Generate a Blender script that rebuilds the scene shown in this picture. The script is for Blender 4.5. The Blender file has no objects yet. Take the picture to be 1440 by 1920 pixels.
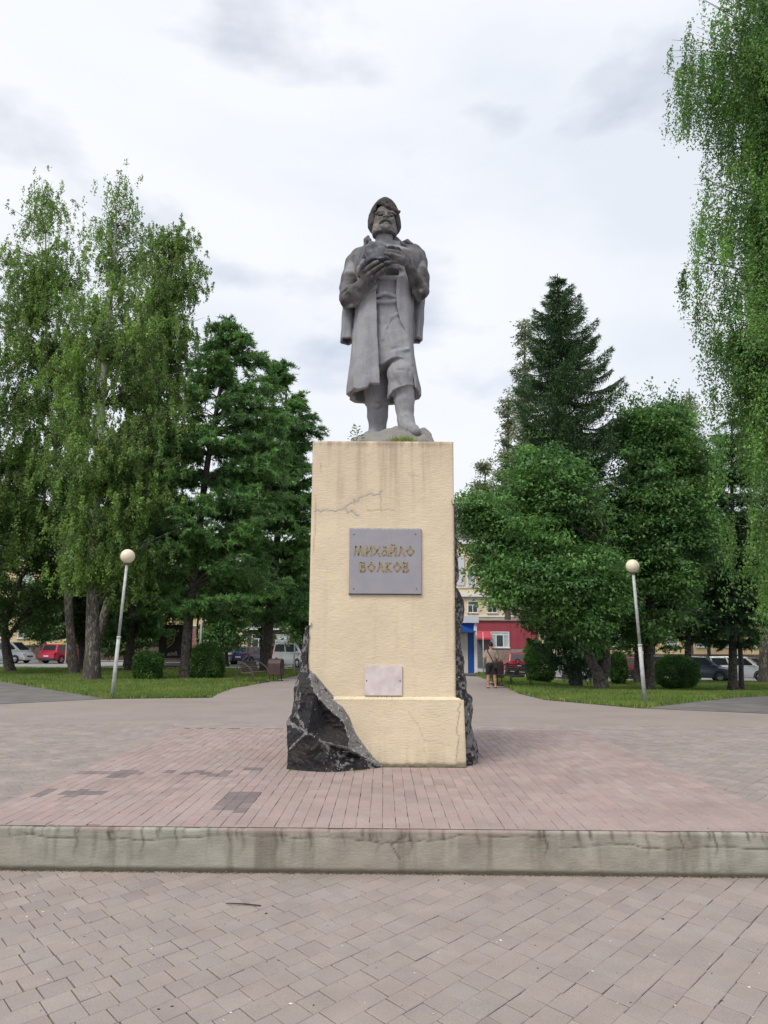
import bpy, bmesh, math, random
import numpy as np
from mathutils import Vector, Matrix, noise as mnoise
random.seed(7)
rng = np.random.default_rng(11)
sc = bpy.context.scene
COL = sc.collection

# ------------------------------------------------------------------ camera
CF, CP, CR, CH = 1442.0, math.radians(9.9), math.radians(0.3), 1.6
cam_d = bpy.data.cameras.new('camera'); cam = bpy.data.objects.new('camera', cam_d); COL.objects.link(cam)
cam_d.sensor_fit = 'VERTICAL'; cam_d.sensor_height = 36.0; cam_d.lens = CF/1920*36
cam_d.clip_start = 0.1; cam_d.clip_end = 3000
_rt = Vector((1, 0, 0)); _up = Vector((0, -math.sin(CP), math.cos(CP))); _fw = Vector((0, math.cos(CP), math.sin(CP)))
_X = _rt*math.cos(CR)+_up*math.sin(CR); _Y = -_rt*math.sin(CR)+_up*math.cos(CR); _Z = -_fw
cam.matrix_world = Matrix(((_X[0], _Y[0], _Z[0], 0), (_X[1], _Y[1], _Z[1], 0), (_X[2], _Y[2], _Z[2], CH), (0, 0, 0, 1)))
sc.camera = cam

# ------------------------------------------------------------------ world, sun, exposure
W = bpy.data.worlds.new('World'); sc.world = W; W.use_nodes = True
SUN_EL, SUN_AZ = math.radians(52), math.radians(215)      # azimuth measured clockwise from +Y
nt = W.node_tree; nt.nodes.clear()
def wn(t, **k):
    n = nt.nodes.new(t)
    for a, b in k.items(): setattr(n, a, b)
    return n
sky = wn('ShaderNodeTexSky', sky_type='NISHITA', sun_disc=False, sun_elevation=SUN_EL, sun_rotation=SUN_AZ)
sky.air_density = 1.0; sky.dust_density = 1.5
bg1 = wn('ShaderNodeBackground'); bg1.inputs[1].default_value = 0.13
bg2 = wn('ShaderNodeBackground'); bg2.inputs[1].default_value = 1.06
tc = wn('ShaderNodeTexCoord'); mp = wn('ShaderNodeMapping'); mp.inputs['Scale'].default_value = (1.0, 1.0, 2.2); mp.inputs['Location'].default_value = (0.3, 0.1, 0.55)
n1 = wn('ShaderNodeTexNoise'); n1.inputs['Scale'].default_value = 1.7; n1.inputs['Detail'].default_value = 9; n1.inputs['Roughness'].default_value = 0.48; n1.inputs['Distortion'].default_value = 0.25
r1 = wn('ShaderNodeValToRGB'); r1.color_ramp.elements[0].position = 0.36; r1.color_ramp.elements[0].color = (0.67, 0.71, 0.775, 1)
r1.color_ramp.elements[1].position = 0.57; r1.color_ramp.elements[1].color = (0.80, 0.815, 0.855, 1)
e_ = r1.color_ramp.elements.new(0.47); e_.color = (0.755, 0.78, 0.835, 1)
n2 = wn('ShaderNodeTexNoise'); n2.inputs['Scale'].default_value = 3.4; n2.inputs['Detail'].default_value = 7; n2.inputs['Roughness'].default_value = 0.5
r2 = wn('ShaderNodeMapRange'); r2.inputs['From Min'].default_value = 0.54; r2.inputs['From Max'].default_value = 0.68; r2.inputs['To Min'].default_value = 0.04; r2.inputs['To Max'].default_value = 0.42
mx = wn('ShaderNodeMixShader'); wo = wn('ShaderNodeOutputWorld')
L = nt.links.new
L(tc.outputs['Generated'], mp.inputs[0]); L(mp.outputs[0], n1.inputs['Vector']); L(mp.outputs[0], n2.inputs['Vector'])
L(n1.outputs['Fac'], r1.inputs[0]); L(r1.outputs[0], bg2.inputs[0]); L(sky.outputs[0], bg1.inputs[0])
L(n2.outputs['Fac'], r2.inputs['Value']); L(r2.outputs[0], mx.inputs[0]); L(bg2.outputs[0], mx.inputs[1]); L(bg1.outputs[0], mx.inputs[2]); L(mx.outputs[0], wo.inputs[0])
sun_d = bpy.data.lights.new('sun', 'SUN'); sun_d.energy = 2.3; sun_d.angle = math.radians(24); sun_d.color = (1, 0.94, 0.84)
sun = bpy.data.objects.new('sun', sun_d); COL.objects.link(sun)
_sd = Vector((math.sin(SUN_AZ)*math.cos(SUN_EL), math.cos(SUN_AZ)*math.cos(SUN_EL), math.sin(SUN_EL)))
sun.rotation_euler = (-_sd).to_track_quat('-Z', 'Y').to_euler()
sc.view_settings.view_transform = 'Standard'; sc.view_settings.look = 'None'
sc.view_settings.gamma = 1; sc.view_settings.use_curve_mapping = False; sc.view_settings.exposure = 0.22
sc.cycles.max_bounces = 6; sc.cycles.transparent_max_bounces = 8; sc.cycles.use_denoising = True

# ------------------------------------------------------------------ photo point -> place
def ray(u, v):
    a = (u-720)/CF; b = -(v-960)/CF
    c, s = math.cos(CR), math.sin(CR)
    a, b = a*c-b*s, a*s+b*c
    return np.array([a, math.cos(CP)-b*math.sin(CP), math.sin(CP)+b*math.cos(CP)])
def at(u, v, z=0.0):
    d = ray(u, v); t = (z-CH)/d[2]; return d*t+np.array([0, 0, CH])
def aty(u, v, y):
    d = ray(u, v); t = y/d[1]; return d*t+np.array([0, 0, CH])
def sm(t): t = np.clip(t, 0, 1); return t*t*(3-2*t)
def gz(x, y): return -0.62*sm((x-4)/9.0)*sm((y-24)/18.0)     # the park falls gently away to the right
def gat(u, v):
    z = 0.0
    for _ in range(30):
        p = at(u, v, z); z = float(gz(p[0], p[1]))*0.6+z*0.4
    return at(u, v, z)

# ------------------------------------------------------------------ mesh helpers
def tag(o, label=None, cat=None, group=None, kind=None):
    if label: o['label'] = label
    if cat: o['category'] = cat
    if group: o['group'] = group
    if kind: o['kind'] = kind
    return o
def empty(name, loc=(0, 0, 0), rz=0.0):
    o = bpy.data.objects.new(name, None); o.location = loc; o.rotation_euler = (0, 0, rz); o.empty_display_size = 0.2
    COL.objects.link(o); return o
def link(name, me, parent=None):
    o = bpy.data.objects.new(name, me); COL.objects.link(o)
    if parent is not None: o.parent = parent
    return o
def mk(name, V, F, mat, parent=None, smooth=False, fcol=None, vcol=None):
    """mesh from numpy; F is (n,3)/(n,4) array or list of tuples"""
    me = bpy.data.meshes.new(name)
    V = np.asarray(V, dtype=np.float32)
    if isinstance(F, np.ndarray):
        k = F.shape[1]; n = len(F)
        me.vertices.add(len(V)); me.vertices.foreach_set('co', V.ravel())
        me.loops.add(n*k); me.loops.foreach_set('vertex_index', F.astype(np.int32).ravel())
        me.polygons.add(n); me.polygons.foreach_set('loop_start', np.arange(0, n*k, k, dtype=np.int32))
        me.polygons.foreach_set('loop_total', np.full(n, k, dtype=np.int32))
        me.update(calc_edges=True)
    else:
        me.from_pydata([tuple(map(float, p)) for p in V], [], [tuple(map(int, f)) for f in F]); me.update()
    me.polygons.foreach_set('use_smooth', np.full(len(me.polygons), bool(smooth)))
    if fcol is not None:
        a = me.attributes.new('tint', 'FLOAT_COLOR', 'FACE'); c = np.ones((len(me.polygons), 4), np.float32); c[:, :3] = fcol; a.data.foreach_set('color', c.ravel())
    if vcol is not None:
        a = me.attributes.new('tint', 'FLOAT_COLOR', 'POINT'); c = np.ones((len(V), 4), np.float32); c[:, :3] = vcol; a.data.foreach_set('color', c.ravel())
    if mat: me.materials.append(mat)
    return link(name, me, parent)
class MB:
    """collects boxes, tubes, prisms; one build = one object"""
    def __init__(s): s.v = []; s.f = []
    def add(s, V, F):
        o = len(s.v); s.v += [tuple(p) for p in V]; s.f += [tuple(i+o for i in f) for f in F]; return s
    def box(s, x0, x1, y0, y1, z0, z1, rz=0, c=None):
        V = [(x0, y0, z0), (x1, y0, z0), (x1, y1, z0), (x0, y1, z0), (x0, y0, z1), (x1, y0, z1), (x1, y1, z1), (x0, y1, z1)]
        if rz:
            cx, cy = c if c else ((x0+x1)/2, (y0+y1)/2); ca, sa = math.cos(rz), math.sin(rz)
            V = [(cx+(x-cx)*ca-(y-cy)*sa, cy+(x-cx)*sa+(y-cy)*ca, z) for x, y, z in V]
        return s.add(V, [(0, 3, 2, 1), (4, 5, 6, 7), (0, 1, 5, 4), (1, 2, 6, 5), (2, 3, 7, 6), (3, 0, 4, 7)])
    def bar(s, a, b, w, h=None, up=(0, 0, 1)):
        a = Vector(a); b = Vector(b); h = h or w; d = (b-a).normalized(); u = Vector(up)
        if abs(d.dot(u)) > 0.98: u = Vector((1, 0, 0))
        sx = d.cross(u).normalized()*w/2; sy = sx.cross(d).normalized()*h/2
        V = [p+i*sx+j*sy for p in (a, b) for i, j in ((-1, -1), (1, -1), (1, 1), (-1, 1))]
        return s.add(V, [(0, 1, 2, 3), (7, 6, 5, 4), (0, 4, 5, 1), (1, 5, 6, 2), (2, 6, 7, 3), (3, 7, 4, 0)])
    def tube(s, pts, rad, n=8, cap=True):
        V, F = tube_np(np.array(pts, float), np.array(rad, float) if np.ndim(rad) else np.full(len(pts), rad), n)
        F = [tuple(f) for f in F]
        if cap: F += [tuple(range(n))[::-1], tuple(range(len(V)-n, len(V)))]
        return s.add(V, F)
    def lathe(s, prof, n=16, c=(0, 0)):
        V = [(c[0]+r*math.cos(2*math.pi*i/n), c[1]+r*math.sin(2*math.pi*i/n), z) for r, z in prof for i in range(n)]
        F = [(k*n+i, k*n+(i+1) % n, (k+1)*n+(i+1) % n, (k+1)*n+i) for k in range(len(prof)-1) for i in range(n)]
        F += [tuple(range(n))[::-1], tuple(range((len(prof)-1)*n, len(prof)*n))]
        return s.add(V, F)
    def prism(s, poly, d, axis='y', a=0.0):
        """poly in the two other axes, extruded from a to a+d"""
        n = len(poly)
        def m(p, t): return {'y': (p[0], t, p[1]), 'x': (t, p[0], p[1]), 'z': (p[0], p[1], t)}[axis]
        V = [m(p, a) for p in poly]+[m(p, a+d) for p in poly]
        F = [tuple(range(n)), tuple(range(2*n-1, n-1, -1))]+[(i, n+i, n+(i+1) % n, (i+1) % n) for i in range(n)]
        return s.add(V, F)
    def build(s, name, mat, parent=None, smooth=False, bevel=0, seg=2):
        o = mk(name, np.array([tuple(p) for p in s.v]), s.f, mat, parent, smooth)
        bm = bmesh.new(); bm.from_mesh(o.data); bmesh.ops.recalc_face_normals(bm, faces=bm.faces)
        if bevel: bmesh.ops.bevel(bm, geom=list(bm.edges), offset=bevel, segments=seg, affect='EDGES', profile=0.5, clamp_overlap=True)
        bm.to_mesh(o.data); bm.free(); return o
def tube_np(P, R, n=6):
    T = np.gradient(P, axis=0); T /= np.linalg.norm(T, axis=1, keepdims=True)+1e-9
    ref = np.array([0, 0, 1.0]) if abs(T[:, 2]).mean() < 0.8 else np.array([1.0, 0, 0])
    A = np.cross(T, ref); A /= np.linalg.norm(A, axis=1, keepdims=True)+1e-9; B = np.cross(T, A)
    th = np.arange(n)*2*np.pi/n
    V = P[:, None, :]+R[:, None, None]*(A[:, None, :]*np.cos(th)[None, :, None]+B[:, None, :]*np.sin(th)[None, :, None])
    m = len(P); i = np.arange(m-1)[:, None]*n; j = np.arange(n)[None, :]; j2 = (j+1) % n
    F = np.stack([i+j, i+j2, i+n+j2, i+n+j], -1).reshape(-1, 4)
    return V.reshape(-1, 3), F
def merge(parts):
    Vs, Fs, o = [], [], 0
    for V, F in parts: Vs.append(V); Fs.append(F+o); o += len(V)
    return np.concatenate(Vs), np.concatenate(Fs)
def copy_tree(o, parent=None):
    c = o.copy(); COL.objects.link(c); c.parent = parent
    for ch in list(o.children): copy_tree(ch, c)
    return c

# ------------------------------------------------------------------ materials
def newmat(name):
    m = bpy.data.materials.new(name); m.use_nodes = True; n = m.node_tree; return m, n, n.nodes['Principled BSDF']
class NT:
    def __init__(s, n): s.n = n
    def add(s, t, **k):
        x = s.n.nodes.new(t)
        for a, b in k.items():
            if a.startswith('i_'):
                key = a[2:].replace('_', ' ')
                try: x.inputs[key].default_value = b
                except KeyError: x.inputs[int(key)].default_value = b
            else: setattr(x, a, b)
        return x
    def l(s, a, b): s.n.links.new(a, b)
    def noise(s, scale, detail=4, rough=0.55, vec=None, dist=0.0):
        x = s.add('ShaderNodeTexNoise'); x.inputs['Scale'].default_value = scale; x.inputs['Detail'].default_value = detail
        x.inputs['Roughness'].default_value = rough; x.inputs['Distortion'].default_value = dist
        if vec is not None: s.l(vec, x.inputs['Vector'])
        return x.outputs['Fac']
    def pos(s, scale=(1, 1, 1), loc=(0, 0, 0), rot=(0, 0, 0), kind='Object'):
        t = s.add('ShaderNodeTexCoord'); m = s.add('ShaderNodeMapping')
        m.inputs['Scale'].default_value = scale; m.inputs['Location'].default_value = loc; m.inputs['Rotation'].default_value = rot
        s.l(t.outputs[kind], m.inputs[0]); return m.outputs[0]
    def rng(s, v, a, b, c=0.0, d=1.0):
        x = s.add('ShaderNodeMapRange'); s.l(v, x.inputs['Value'])
        for k, q in zip(('From Min', 'From Max', 'To Min', 'To Max'), (a, b, c, d)): x.inputs[k].default_value = q
        return x.outputs[0]
    def mix(s, f, a, b, mode='MIX'):
        x = s.add('ShaderNodeMix', data_type='RGBA', blend_type=mode)
        for sock, q in ((x.inputs[0], f), (x.inputs[6], a), (x.inputs[7], b)):
            if hasattr(q, 'links') or hasattr(q, 'is_linked'): s.l(q, sock)
            elif isinstance(q, (int, float)): sock.default_value = q
            else: sock.default_value = (*q, 1) if len(q) == 3 else q
        return x.outputs[2]
    def math(s, op, a, b=0.0):
        x = s.add('ShaderNodeMath', operation=op)
        for sock, q in ((x.inputs[0], a), (x.inputs[1], b)):
            if isinstance(q, (int, float)): sock.default_value = q
            else: s.l(q, sock)
        return x.outputs[0]
    def bump(s, bsdf, h, strength=0.3, dist=0.01):
        x = s.add('ShaderNodeBump'); x.inputs['Strength'].default_value = strength; x.inputs['Distance'].default_value = dist
        s.l(h, x.inputs['Height']); s.l(x.outputs[0], bsdf.inputs['Normal'])
def simple(name, col, rough=0.7, var=0.15, scale=6.0, bump=0.0, bscale=60, metal=0.0, spec=0.5, coat=0.0, col2=None, detail=5):
    m, n, b = newmat(name); t = NT(n); p = t.pos()
    f = t.noise(scale, detail, 0.6, p)
    c2 = col2 if col2 else tuple(max(0, c*(1-var*2.2)) for c in col)
    c1 = tuple(min(1, c*(1+var*0.6)) for c in col)
    t.l(t.mix(t.rng(f, 0.3, 0.7), c1, c2), b.inputs['Base Color'])
    b.inputs['Roughness'].default_value = rough; b.inputs['Metallic'].default_value = metal
    b.inputs['Specular IOR Level'].default_value = spec; b.inputs['Coat Weight'].default_value = coat
    if bump: t.bump(b, t.noise(bscale, 5, 0.6, p), bump, 0.01)
    return m
def tinted(name, rough=0.85, scale=9, bump=0.35, bscale=70, dark=0.75, spec=0.3, rnd=0.0, speck=None):
    """colour comes from the piece's own tint, with grain"""
    m, n, b = newmat(name); t = NT(n); p = t.pos()
    a = t.add('ShaderNodeAttribute', attribute_name='tint'); c = a.outputs['Color']
    f = t.noise(scale, 6, 0.65, p); c = t.mix(t.rng(f, 0.3, 0.72), c, tuple([dark]*3), 'MULTIPLY') if False else t.mix(1.0, c, t.mix(t.rng(f, 0.3, 0.72), (1.06,)*3, (dark,)*3), 'MULTIPLY')
    f2 = t.noise(180, 2, 0.5, p); c = t.mix(1.0, c, t.mix(t.rng(f2, 0.35, 0.65), (0.86,)*3, (1.12,)*3), 'MULTIPLY')
    if speck:
        f3 = t.noise(26, 2, 0.4, p); c = t.mix(t.rng(f3, 0.70, 0.73), c, speck)
    t.l(c, b.inputs['Base Color']); b.inputs['Roughness'].default_value = rough; b.inputs['Specular IOR Level'].default_value = spec
    if bump: t.bump(b, t.noise(bscale, 6, 0.6, p), bump, 0.006)
    return m
def paver_obj_mat(name, cols, dark=0.78):
    """single pavers: colour varies from piece to piece"""
    m, n, b = newmat(name); t = NT(n); p = t.pos(kind='Object'); oi = t.add('ShaderNodeObjectInfo')
    g = t.add('ShaderNodeNewGeometry'); r = t.add('ShaderNodeValToRGB'); r.color_ramp.interpolation = 'LINEAR'
    el = r.color_ramp.elements
    for i, c in enumerate(cols):
        pos = i/(len(cols)-1)
        if i < 2: el[i].position = pos if i == 0 else 1.0; el[i].color = (*c, 1)
    if len(cols) > 2:
        el[1].color = (*cols[-1], 1)
        for i, c in enumerate(cols[1:-1]): q = el.new((i+1)/(len(cols)-1)); q.color = (*c, 1)
    t.l(oi.outputs['Random'], r.inputs[0])
    f = t.noise(2.4, 6, 0.65, g.outputs['Position']); c = t.mix(1.0, r.outputs[0], t.mix(t.rng(f, 0.3, 0.7), (1.06,)*3, (dark*1.07,)*3), 'MULTIPLY')
    f2 = t.noise(160, 2, 0.5, g.outputs['Position']); c = t.mix(1.0, c, t.mix(t.rng(f2, 0.35, 0.65), (0.86,)*3, (1.12,)*3), 'MULTIPLY')
    f4 = t.noise(20, 4, 0.7, g.outputs['Position']); c = t.mix(t.rng(f4, 0.58, 0.8, 0, 0.35), c, (0.20, 0.17, 0.15))
    t.l(c, b.inputs['Base Color']); b.inputs['Roughness'].default_value = 0.82; b.inputs['Specular IOR Level'].default_value = 0.35
    t.bump(b, t.noise(90, 5, 0.6, g.outputs['Position']), 0.35, 0.005)
    return m
def leafmat(name, c1, c2, c3=None, trans=0.35, scale=0.45):
    """leaf colours differ from clump to clump and leaf to leaf"""
    m, n, b = newmat(name); t = NT(n); g = t.add('ShaderNodeNewGeometry')
    f = t.noise(scale, 3, 0.6, g.outputs['Position']); c = t.mix(t.rng(f, 0.35, 0.65), c1, c2)
    a = t.add('ShaderNodeAttribute', attribute_name='tint')
    if c3:
        f2 = t.noise(scale*2.3, 2, 0.5, g.outputs['Position']); c = t.mix(t.rng(f2, 0.6, 0.75, 0, 0.7), c, c3)
    c = t.mix(1.0, c, a.outputs['Color'], 'MULTIPLY')
    t.l(c, b.inputs['Base Color']); b.inputs['Roughness'].default_value = 0.5; b.inputs['Specular IOR Level'].default_value = 0.35
    tr = t.add('ShaderNodeBsdfTranslucent'); t.l(t.mix(1.0, c, (1.25, 1.3, 0.7), 'MULTIPLY'), tr.inputs[0])
    ms = t.add('ShaderNodeMixShader'); ms.inputs[0].default_value = trans
    t.l(b.outputs[0], ms.inputs[1]); t.l(tr.outputs[0], ms.inputs[2]); t.l(ms.outputs[0], n.nodes['Material Output'].inputs[0])
    return m

M = {}
PAV = (0.350, 0.287, 0.272)
M['joint'] = simple('joint_dirt', (0.165, 0.14, 0.12), 0.95, 0.55, 5, 0.5, 120)
M['pav_obj'] = paver_obj_mat('plaza_paver', [(0.284, 0.243, 0.226), (0.302, 0.256, 0.237), (0.310, 0.258, 0.237), (0.294, 0.256, 0.238), (0.316, 0.271, 0.250)])
M['pav'] = tinted('plaza_paver_far', 0.84, 1.6, 0.3, 90, 0.80)
M['brick_obj'] = paver_obj_mat('plinth_paver', [(0.325, 0.252, 0.238), (0.345, 0.264, 0.248), (0.355, 0.266, 0.250), (0.332, 0.264, 0.250), (0.350, 0.282, 0.264)])
M['asphalt'] = simple('asphalt', (0.165, 0.155, 0.150), 0.9, 0.16, 1.2, 0.4, 200)
M['road'] = simple('road_asphalt', (0.30, 0.295, 0.295), 0.85, 0.10, 0.7, 0.2, 100)
M['soil'] = simple('lawn_soil', (0.075, 0.105, 0.035), 0.95, 0.45, 1.2, 0.4, 60, col2=(0.12, 0.12, 0.05))
M['earth'] = simple('park_ground', (0.07, 0.09, 0.035), 0.95, 0.3, 0.6)
M['path'] = simple('pale_path', (0.26, 0.25, 0.235), 0.9, 0.15, 2)
M['grass'] = leafmat('grass_blades', (0.11, 0.185, 0.042), (0.18, 0.245, 0.058), (0.34, 0.30, 0.11), 0.3, 0.5)
M['birch_leaf'] = leafmat('birch_leaves', (0.115, 0.205, 0.060), (0.185, 0.300, 0.070), (0.26, 0.31, 0.065), 0.36)
M['birch_near'] = leafmat('weeping_birch_leaves', (0.095, 0.200, 0.062), (0.150, 0.280, 0.070), (0.20, 0.30, 0.065), 0.36, 0.8)
M['larch'] = leafmat('larch_needles', (0.085, 0.185, 0.065), (0.130, 0.265, 0.072), None, 0.3)
M['spruce'] = leafmat('spruce_needles', (0.034, 0.080, 0.034), (0.060, 0.120, 0.042), None, 0.2)
M['maple'] = leafmat('maple_leaves', (0.085, 0.185, 0.070), (0.135, 0.270, 0.080), (0.20, 0.33, 0.085), 0.36, 0.6)
M['dark_leaf'] = leafmat('shade_leaves', (0.070, 0.130, 0.042), (0.11, 0.19, 0.052), None, 0.3)  # darker green leaf colour for small trees, street trees and weeds
M['poplar'] = leafmat('poplar_leaves', (0.20, 0.235, 0.165), (0.26, 0.29, 0.20), None, 0.3)
M['bush'] = leafmat('hedge_leaves', (0.050, 0.120, 0.034), (0.085, 0.185, 0.042), None, 0.3, 2.0)
M['bark'] = simple('dark_bark', (0.095, 0.082, 0.072), 0.95, 0.45, 9, 0.9, 22, detail=8)
M['twig'] = simple('twig_bark', (0.10, 0.085, 0.070), 0.9, 0.2, 9)
M['gold'] = simple('worn_gold_paint', (0.34, 0.26, 0.115), 0.5, 0.25, 60, spec=0.5)
M['plaque'] = simple('grey_plaque', (0.225, 0.225, 0.262), 0.42, 0.14, 5, 0.06, 40, metal=0.0, spec=0.5, col2=(0.285, 0.275, 0.305))
M['plaque_rim'] = simple('plaque_rim', (0.42, 0.40, 0.43), 0.6, 0.3, 30)
M['marble'] = simple('pink_marble', (0.62, 0.565, 0.56), 0.4, 0.10, 9, 0, col2=(0.50, 0.43, 0.44))
M['screw'] = simple('screw_metal', (0.10, 0.10, 0.12), 0.5, 0.1, 20, metal=0.5)
M['pole'] = simple('galvanised_pole', (0.45, 0.47, 0.47), 0.55, 0.18, 8, 0.05, 60)
M['collar'] = simple('dark_lamp_collar', (0.10, 0.10, 0.10), 0.5, 0.1, 10)
M['globe'] = simple('cream_globe', (0.74, 0.66, 0.50), 0.35, 0.05, 3, spec=0.5)
M['bench_wood'] = simple('weathered_slats', (0.125, 0.105, 0.095), 0.8, 0.3, 12, 0.3, 60)
M['bench_dark'] = simple('dark_slats', (0.045, 0.038, 0.036), 0.7, 0.2, 12, 0.2, 60)
M['iron'] = simple('wrought_iron', (0.075, 0.062, 0.055), 0.6, 0.15, 12)
M['iron_dark'] = simple('black_iron', (0.022, 0.022, 0.024), 0.5, 0.1, 12)
M['bin'] = simple('brown_bin', (0.075, 0.040, 0.042), 0.6, 0.15, 6)
M['tyre'] = simple('tyre_rubber', (0.02, 0.02, 0.021), 0.9, 0.1, 20)
M['rim'] = simple('wheel_rim', (0.42, 0.43, 0.45), 0.35, 0.1, 20, metal=0.7)
M['carglass'] = simple('car_glass', (0.035, 0.045, 0.052), 0.08, 0.05, 3, spec=0.8)
M['trim'] = simple('black_trim', (0.03, 0.03, 0.032), 0.55, 0.1, 20)
M['chrome'] = simple('chrome', (0.6, 0.6, 0.62), 0.2, 0.05, 20, metal=0.9)
M['plate'] = simple('white_number_plate', (0.70, 0.70, 0.70), 0.5, 0.03, 20)
M['taillight'] = simple('tail_light', (0.42, 0.015, 0.02), 0.2, 0.1, 20, spec=0.7)
M['headlight'] = simple('head_light', (0.62, 0.65, 0.68), 0.12, 0.1, 20, spec=0.8)
M['ochre'] = simple('ochre_render', (0.62, 0.47, 0.27), 0.9, 0.08, 0.6)
M['cream'] = simple('cream_render', (0.74, 0.62, 0.44), 0.9, 0.06, 0.6)
M['white'] = simple('white_paint', (0.74, 0.74, 0.76), 0.6, 0.05, 4)
M['palegrey'] = simple('pale_grey_cladding', (0.60, 0.62, 0.66), 0.5, 0.05, 2)
M['blue'] = simple('blue_cladding', (0.012, 0.085, 0.38), 0.4, 0.08, 2)
M['redwall'] = simple('red_cladding', (0.30, 0.045, 0.065), 0.5, 0.08, 1)
M['awning'] = simple('red_awning', (0.45, 0.05, 0.07), 0.7, 0.1, 3)
M['brown'] = simple('brown_brick_wall', (0.11, 0.075, 0.065), 0.9, 0.2, 3)
M['greybase'] = simple('grey_wall_base', (0.26, 0.22, 0.20), 0.9, 0.1, 2)
M['greydoor'] = simple('grey_door', (0.10, 0.11, 0.115), 0.6, 0.1, 2)
M['creamdoor'] = simple('cream_door', (0.60, 0.56, 0.50), 0.6, 0.05, 2)
M['winglass'] = simple('window_glass', (0.06, 0.08, 0.09), 0.08, 0.2, 0.5, spec=0.9)
M['curtain'] = simple('pale_curtain', (0.42, 0.50, 0.50), 0.6, 0.15, 3)
M['step'] = simple('dark_step', (0.10, 0.095, 0.09), 0.9, 0.1, 6)
M['roof'] = simple('roof_metal', (0.20, 0.20, 0.20), 0.7, 0.1, 2)
M['signblue'] = simple('sign_blue', (0.01, 0.11, 0.42), 0.5, 0.02, 5)
M['signyellow'] = simple('sign_yellow', (0.62, 0.72, 0.02), 0.5, 0.02, 5)
M['banner'] = simple('dark_banner', (0.045, 0.034, 0.030), 0.7, 0.25, 3)
M['bannergold'] = simple('banner_gold', (0.42, 0.34, 0.14), 0.6, 0.1, 10)
M['bannerwhite'] = simple('banner_white', (0.55, 0.54, 0.52), 0.6, 0.1, 10)
M['redposter'] = simple('red_poster', (0.35, 0.06, 0.06), 0.6, 0.4, 9, col2=(0.5, 0.35, 0.3))
M['skin'] = simple('skin', (0.42, 0.24, 0.165), 0.6, 0.06, 12)
M['hair'] = simple('dark_hair', (0.018, 0.014, 0.012), 0.7, 0.1, 60)
M['shirt'] = simple('beige_shirt', (0.36, 0.28, 0.235), 0.9, 0.08, 14)
M['shorts'] = simple('black_shorts', (0.014, 0.014, 0.016), 0.9, 0.1, 14)
M['bag'] = simple('black_bag', (0.02, 0.018, 0.018), 0.7, 0.1, 14)
M['coal'] = simple('coal_lump', (0.035, 0.042, 0.065), 0.55, 0.5, 13, 0.9, 45, col2=(0.115, 0.113, 0.125), detail=8)
M['whitewash'] = simple('whitewashed_bark', (0.5, 0.48, 0.44), 0.9, 0.2, 9)

# statue stone: pale grey below, grime and lichen brown-grey on the arms, shoulders and head; some shade painted into the face
def stone_mat(name, light, dark, zlo, zhi, base=0.12):
    m, n, b = newmat(name); t = NT(n); g = t.add('ShaderNodeNewGeometry'); p = g.outputs['Position']
    sx = t.add('ShaderNodeSeparateXYZ'); t.l(p, sx.inputs[0])
    up = t.rng(sx.outputs['Z'], zlo, zhi, 0.0, 0.62)
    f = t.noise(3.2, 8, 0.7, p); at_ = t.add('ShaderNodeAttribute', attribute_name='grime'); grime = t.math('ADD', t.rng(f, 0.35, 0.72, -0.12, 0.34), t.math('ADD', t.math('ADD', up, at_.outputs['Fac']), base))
    mp2 = t.add('ShaderNodeMapping'); mp2.inputs['Scale'].default_value = (9, 9, 0.8); t.l(p, mp2.inputs[0])
    st = t.noise(1.0, 5, 0.6, mp2.outputs[0]); grime = t.math('ADD', grime, t.rng(st, 0.5, 0.75, 0, 0.25))
    c = t.mix(t.rng(grime, 0.0, 1.0), light, dark)
    sp = t.noise(60, 4, 0.7, p); c = t.mix(1.0, c, t.mix(t.rng(sp, 0.35, 0.65), (0.88,)*3, (1.05,)*3), 'MULTIPLY')
    t.l(c, b.inputs['Base Color']); b.inputs['Roughness'].default_value = 0.88; b.inputs['Specular IOR Level'].default_value = 0.25
    t.bump(b, t.noise(35, 7, 0.65, p), 0.35, 0.012)
    return m
M['statue'] = stone_mat('statue_stone', (0.285, 0.290, 0.315), (0.045, 0.040, 0.039), 7.5, 9.8, -0.04)
M['statue_skin'] = stone_mat('statue_flesh_stone', (0.285, 0.290, 0.315), (0.045, 0.039, 0.037), 7.5, 9.8, -0.04)
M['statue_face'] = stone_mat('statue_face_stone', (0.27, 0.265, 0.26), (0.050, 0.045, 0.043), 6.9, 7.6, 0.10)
M['statue_hair'] = stone_mat('statue_hair_stone', (0.13, 0.127, 0.13), (0.05, 0.045, 0.042), 7.0, 7.5, 0.3)
M['lining'] = stone_mat('coat_lining_stone', (0.22, 0.185, 0.175), (0.12, 0.10, 0.095), 4.0, 6.0, 0.1)
M['stonebase'] = stone_mat('statue_footing_stone', (0.27, 0.26, 0.25), (0.09, 0.085, 0.08), 3.0, 6.0, 0.0)

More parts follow.
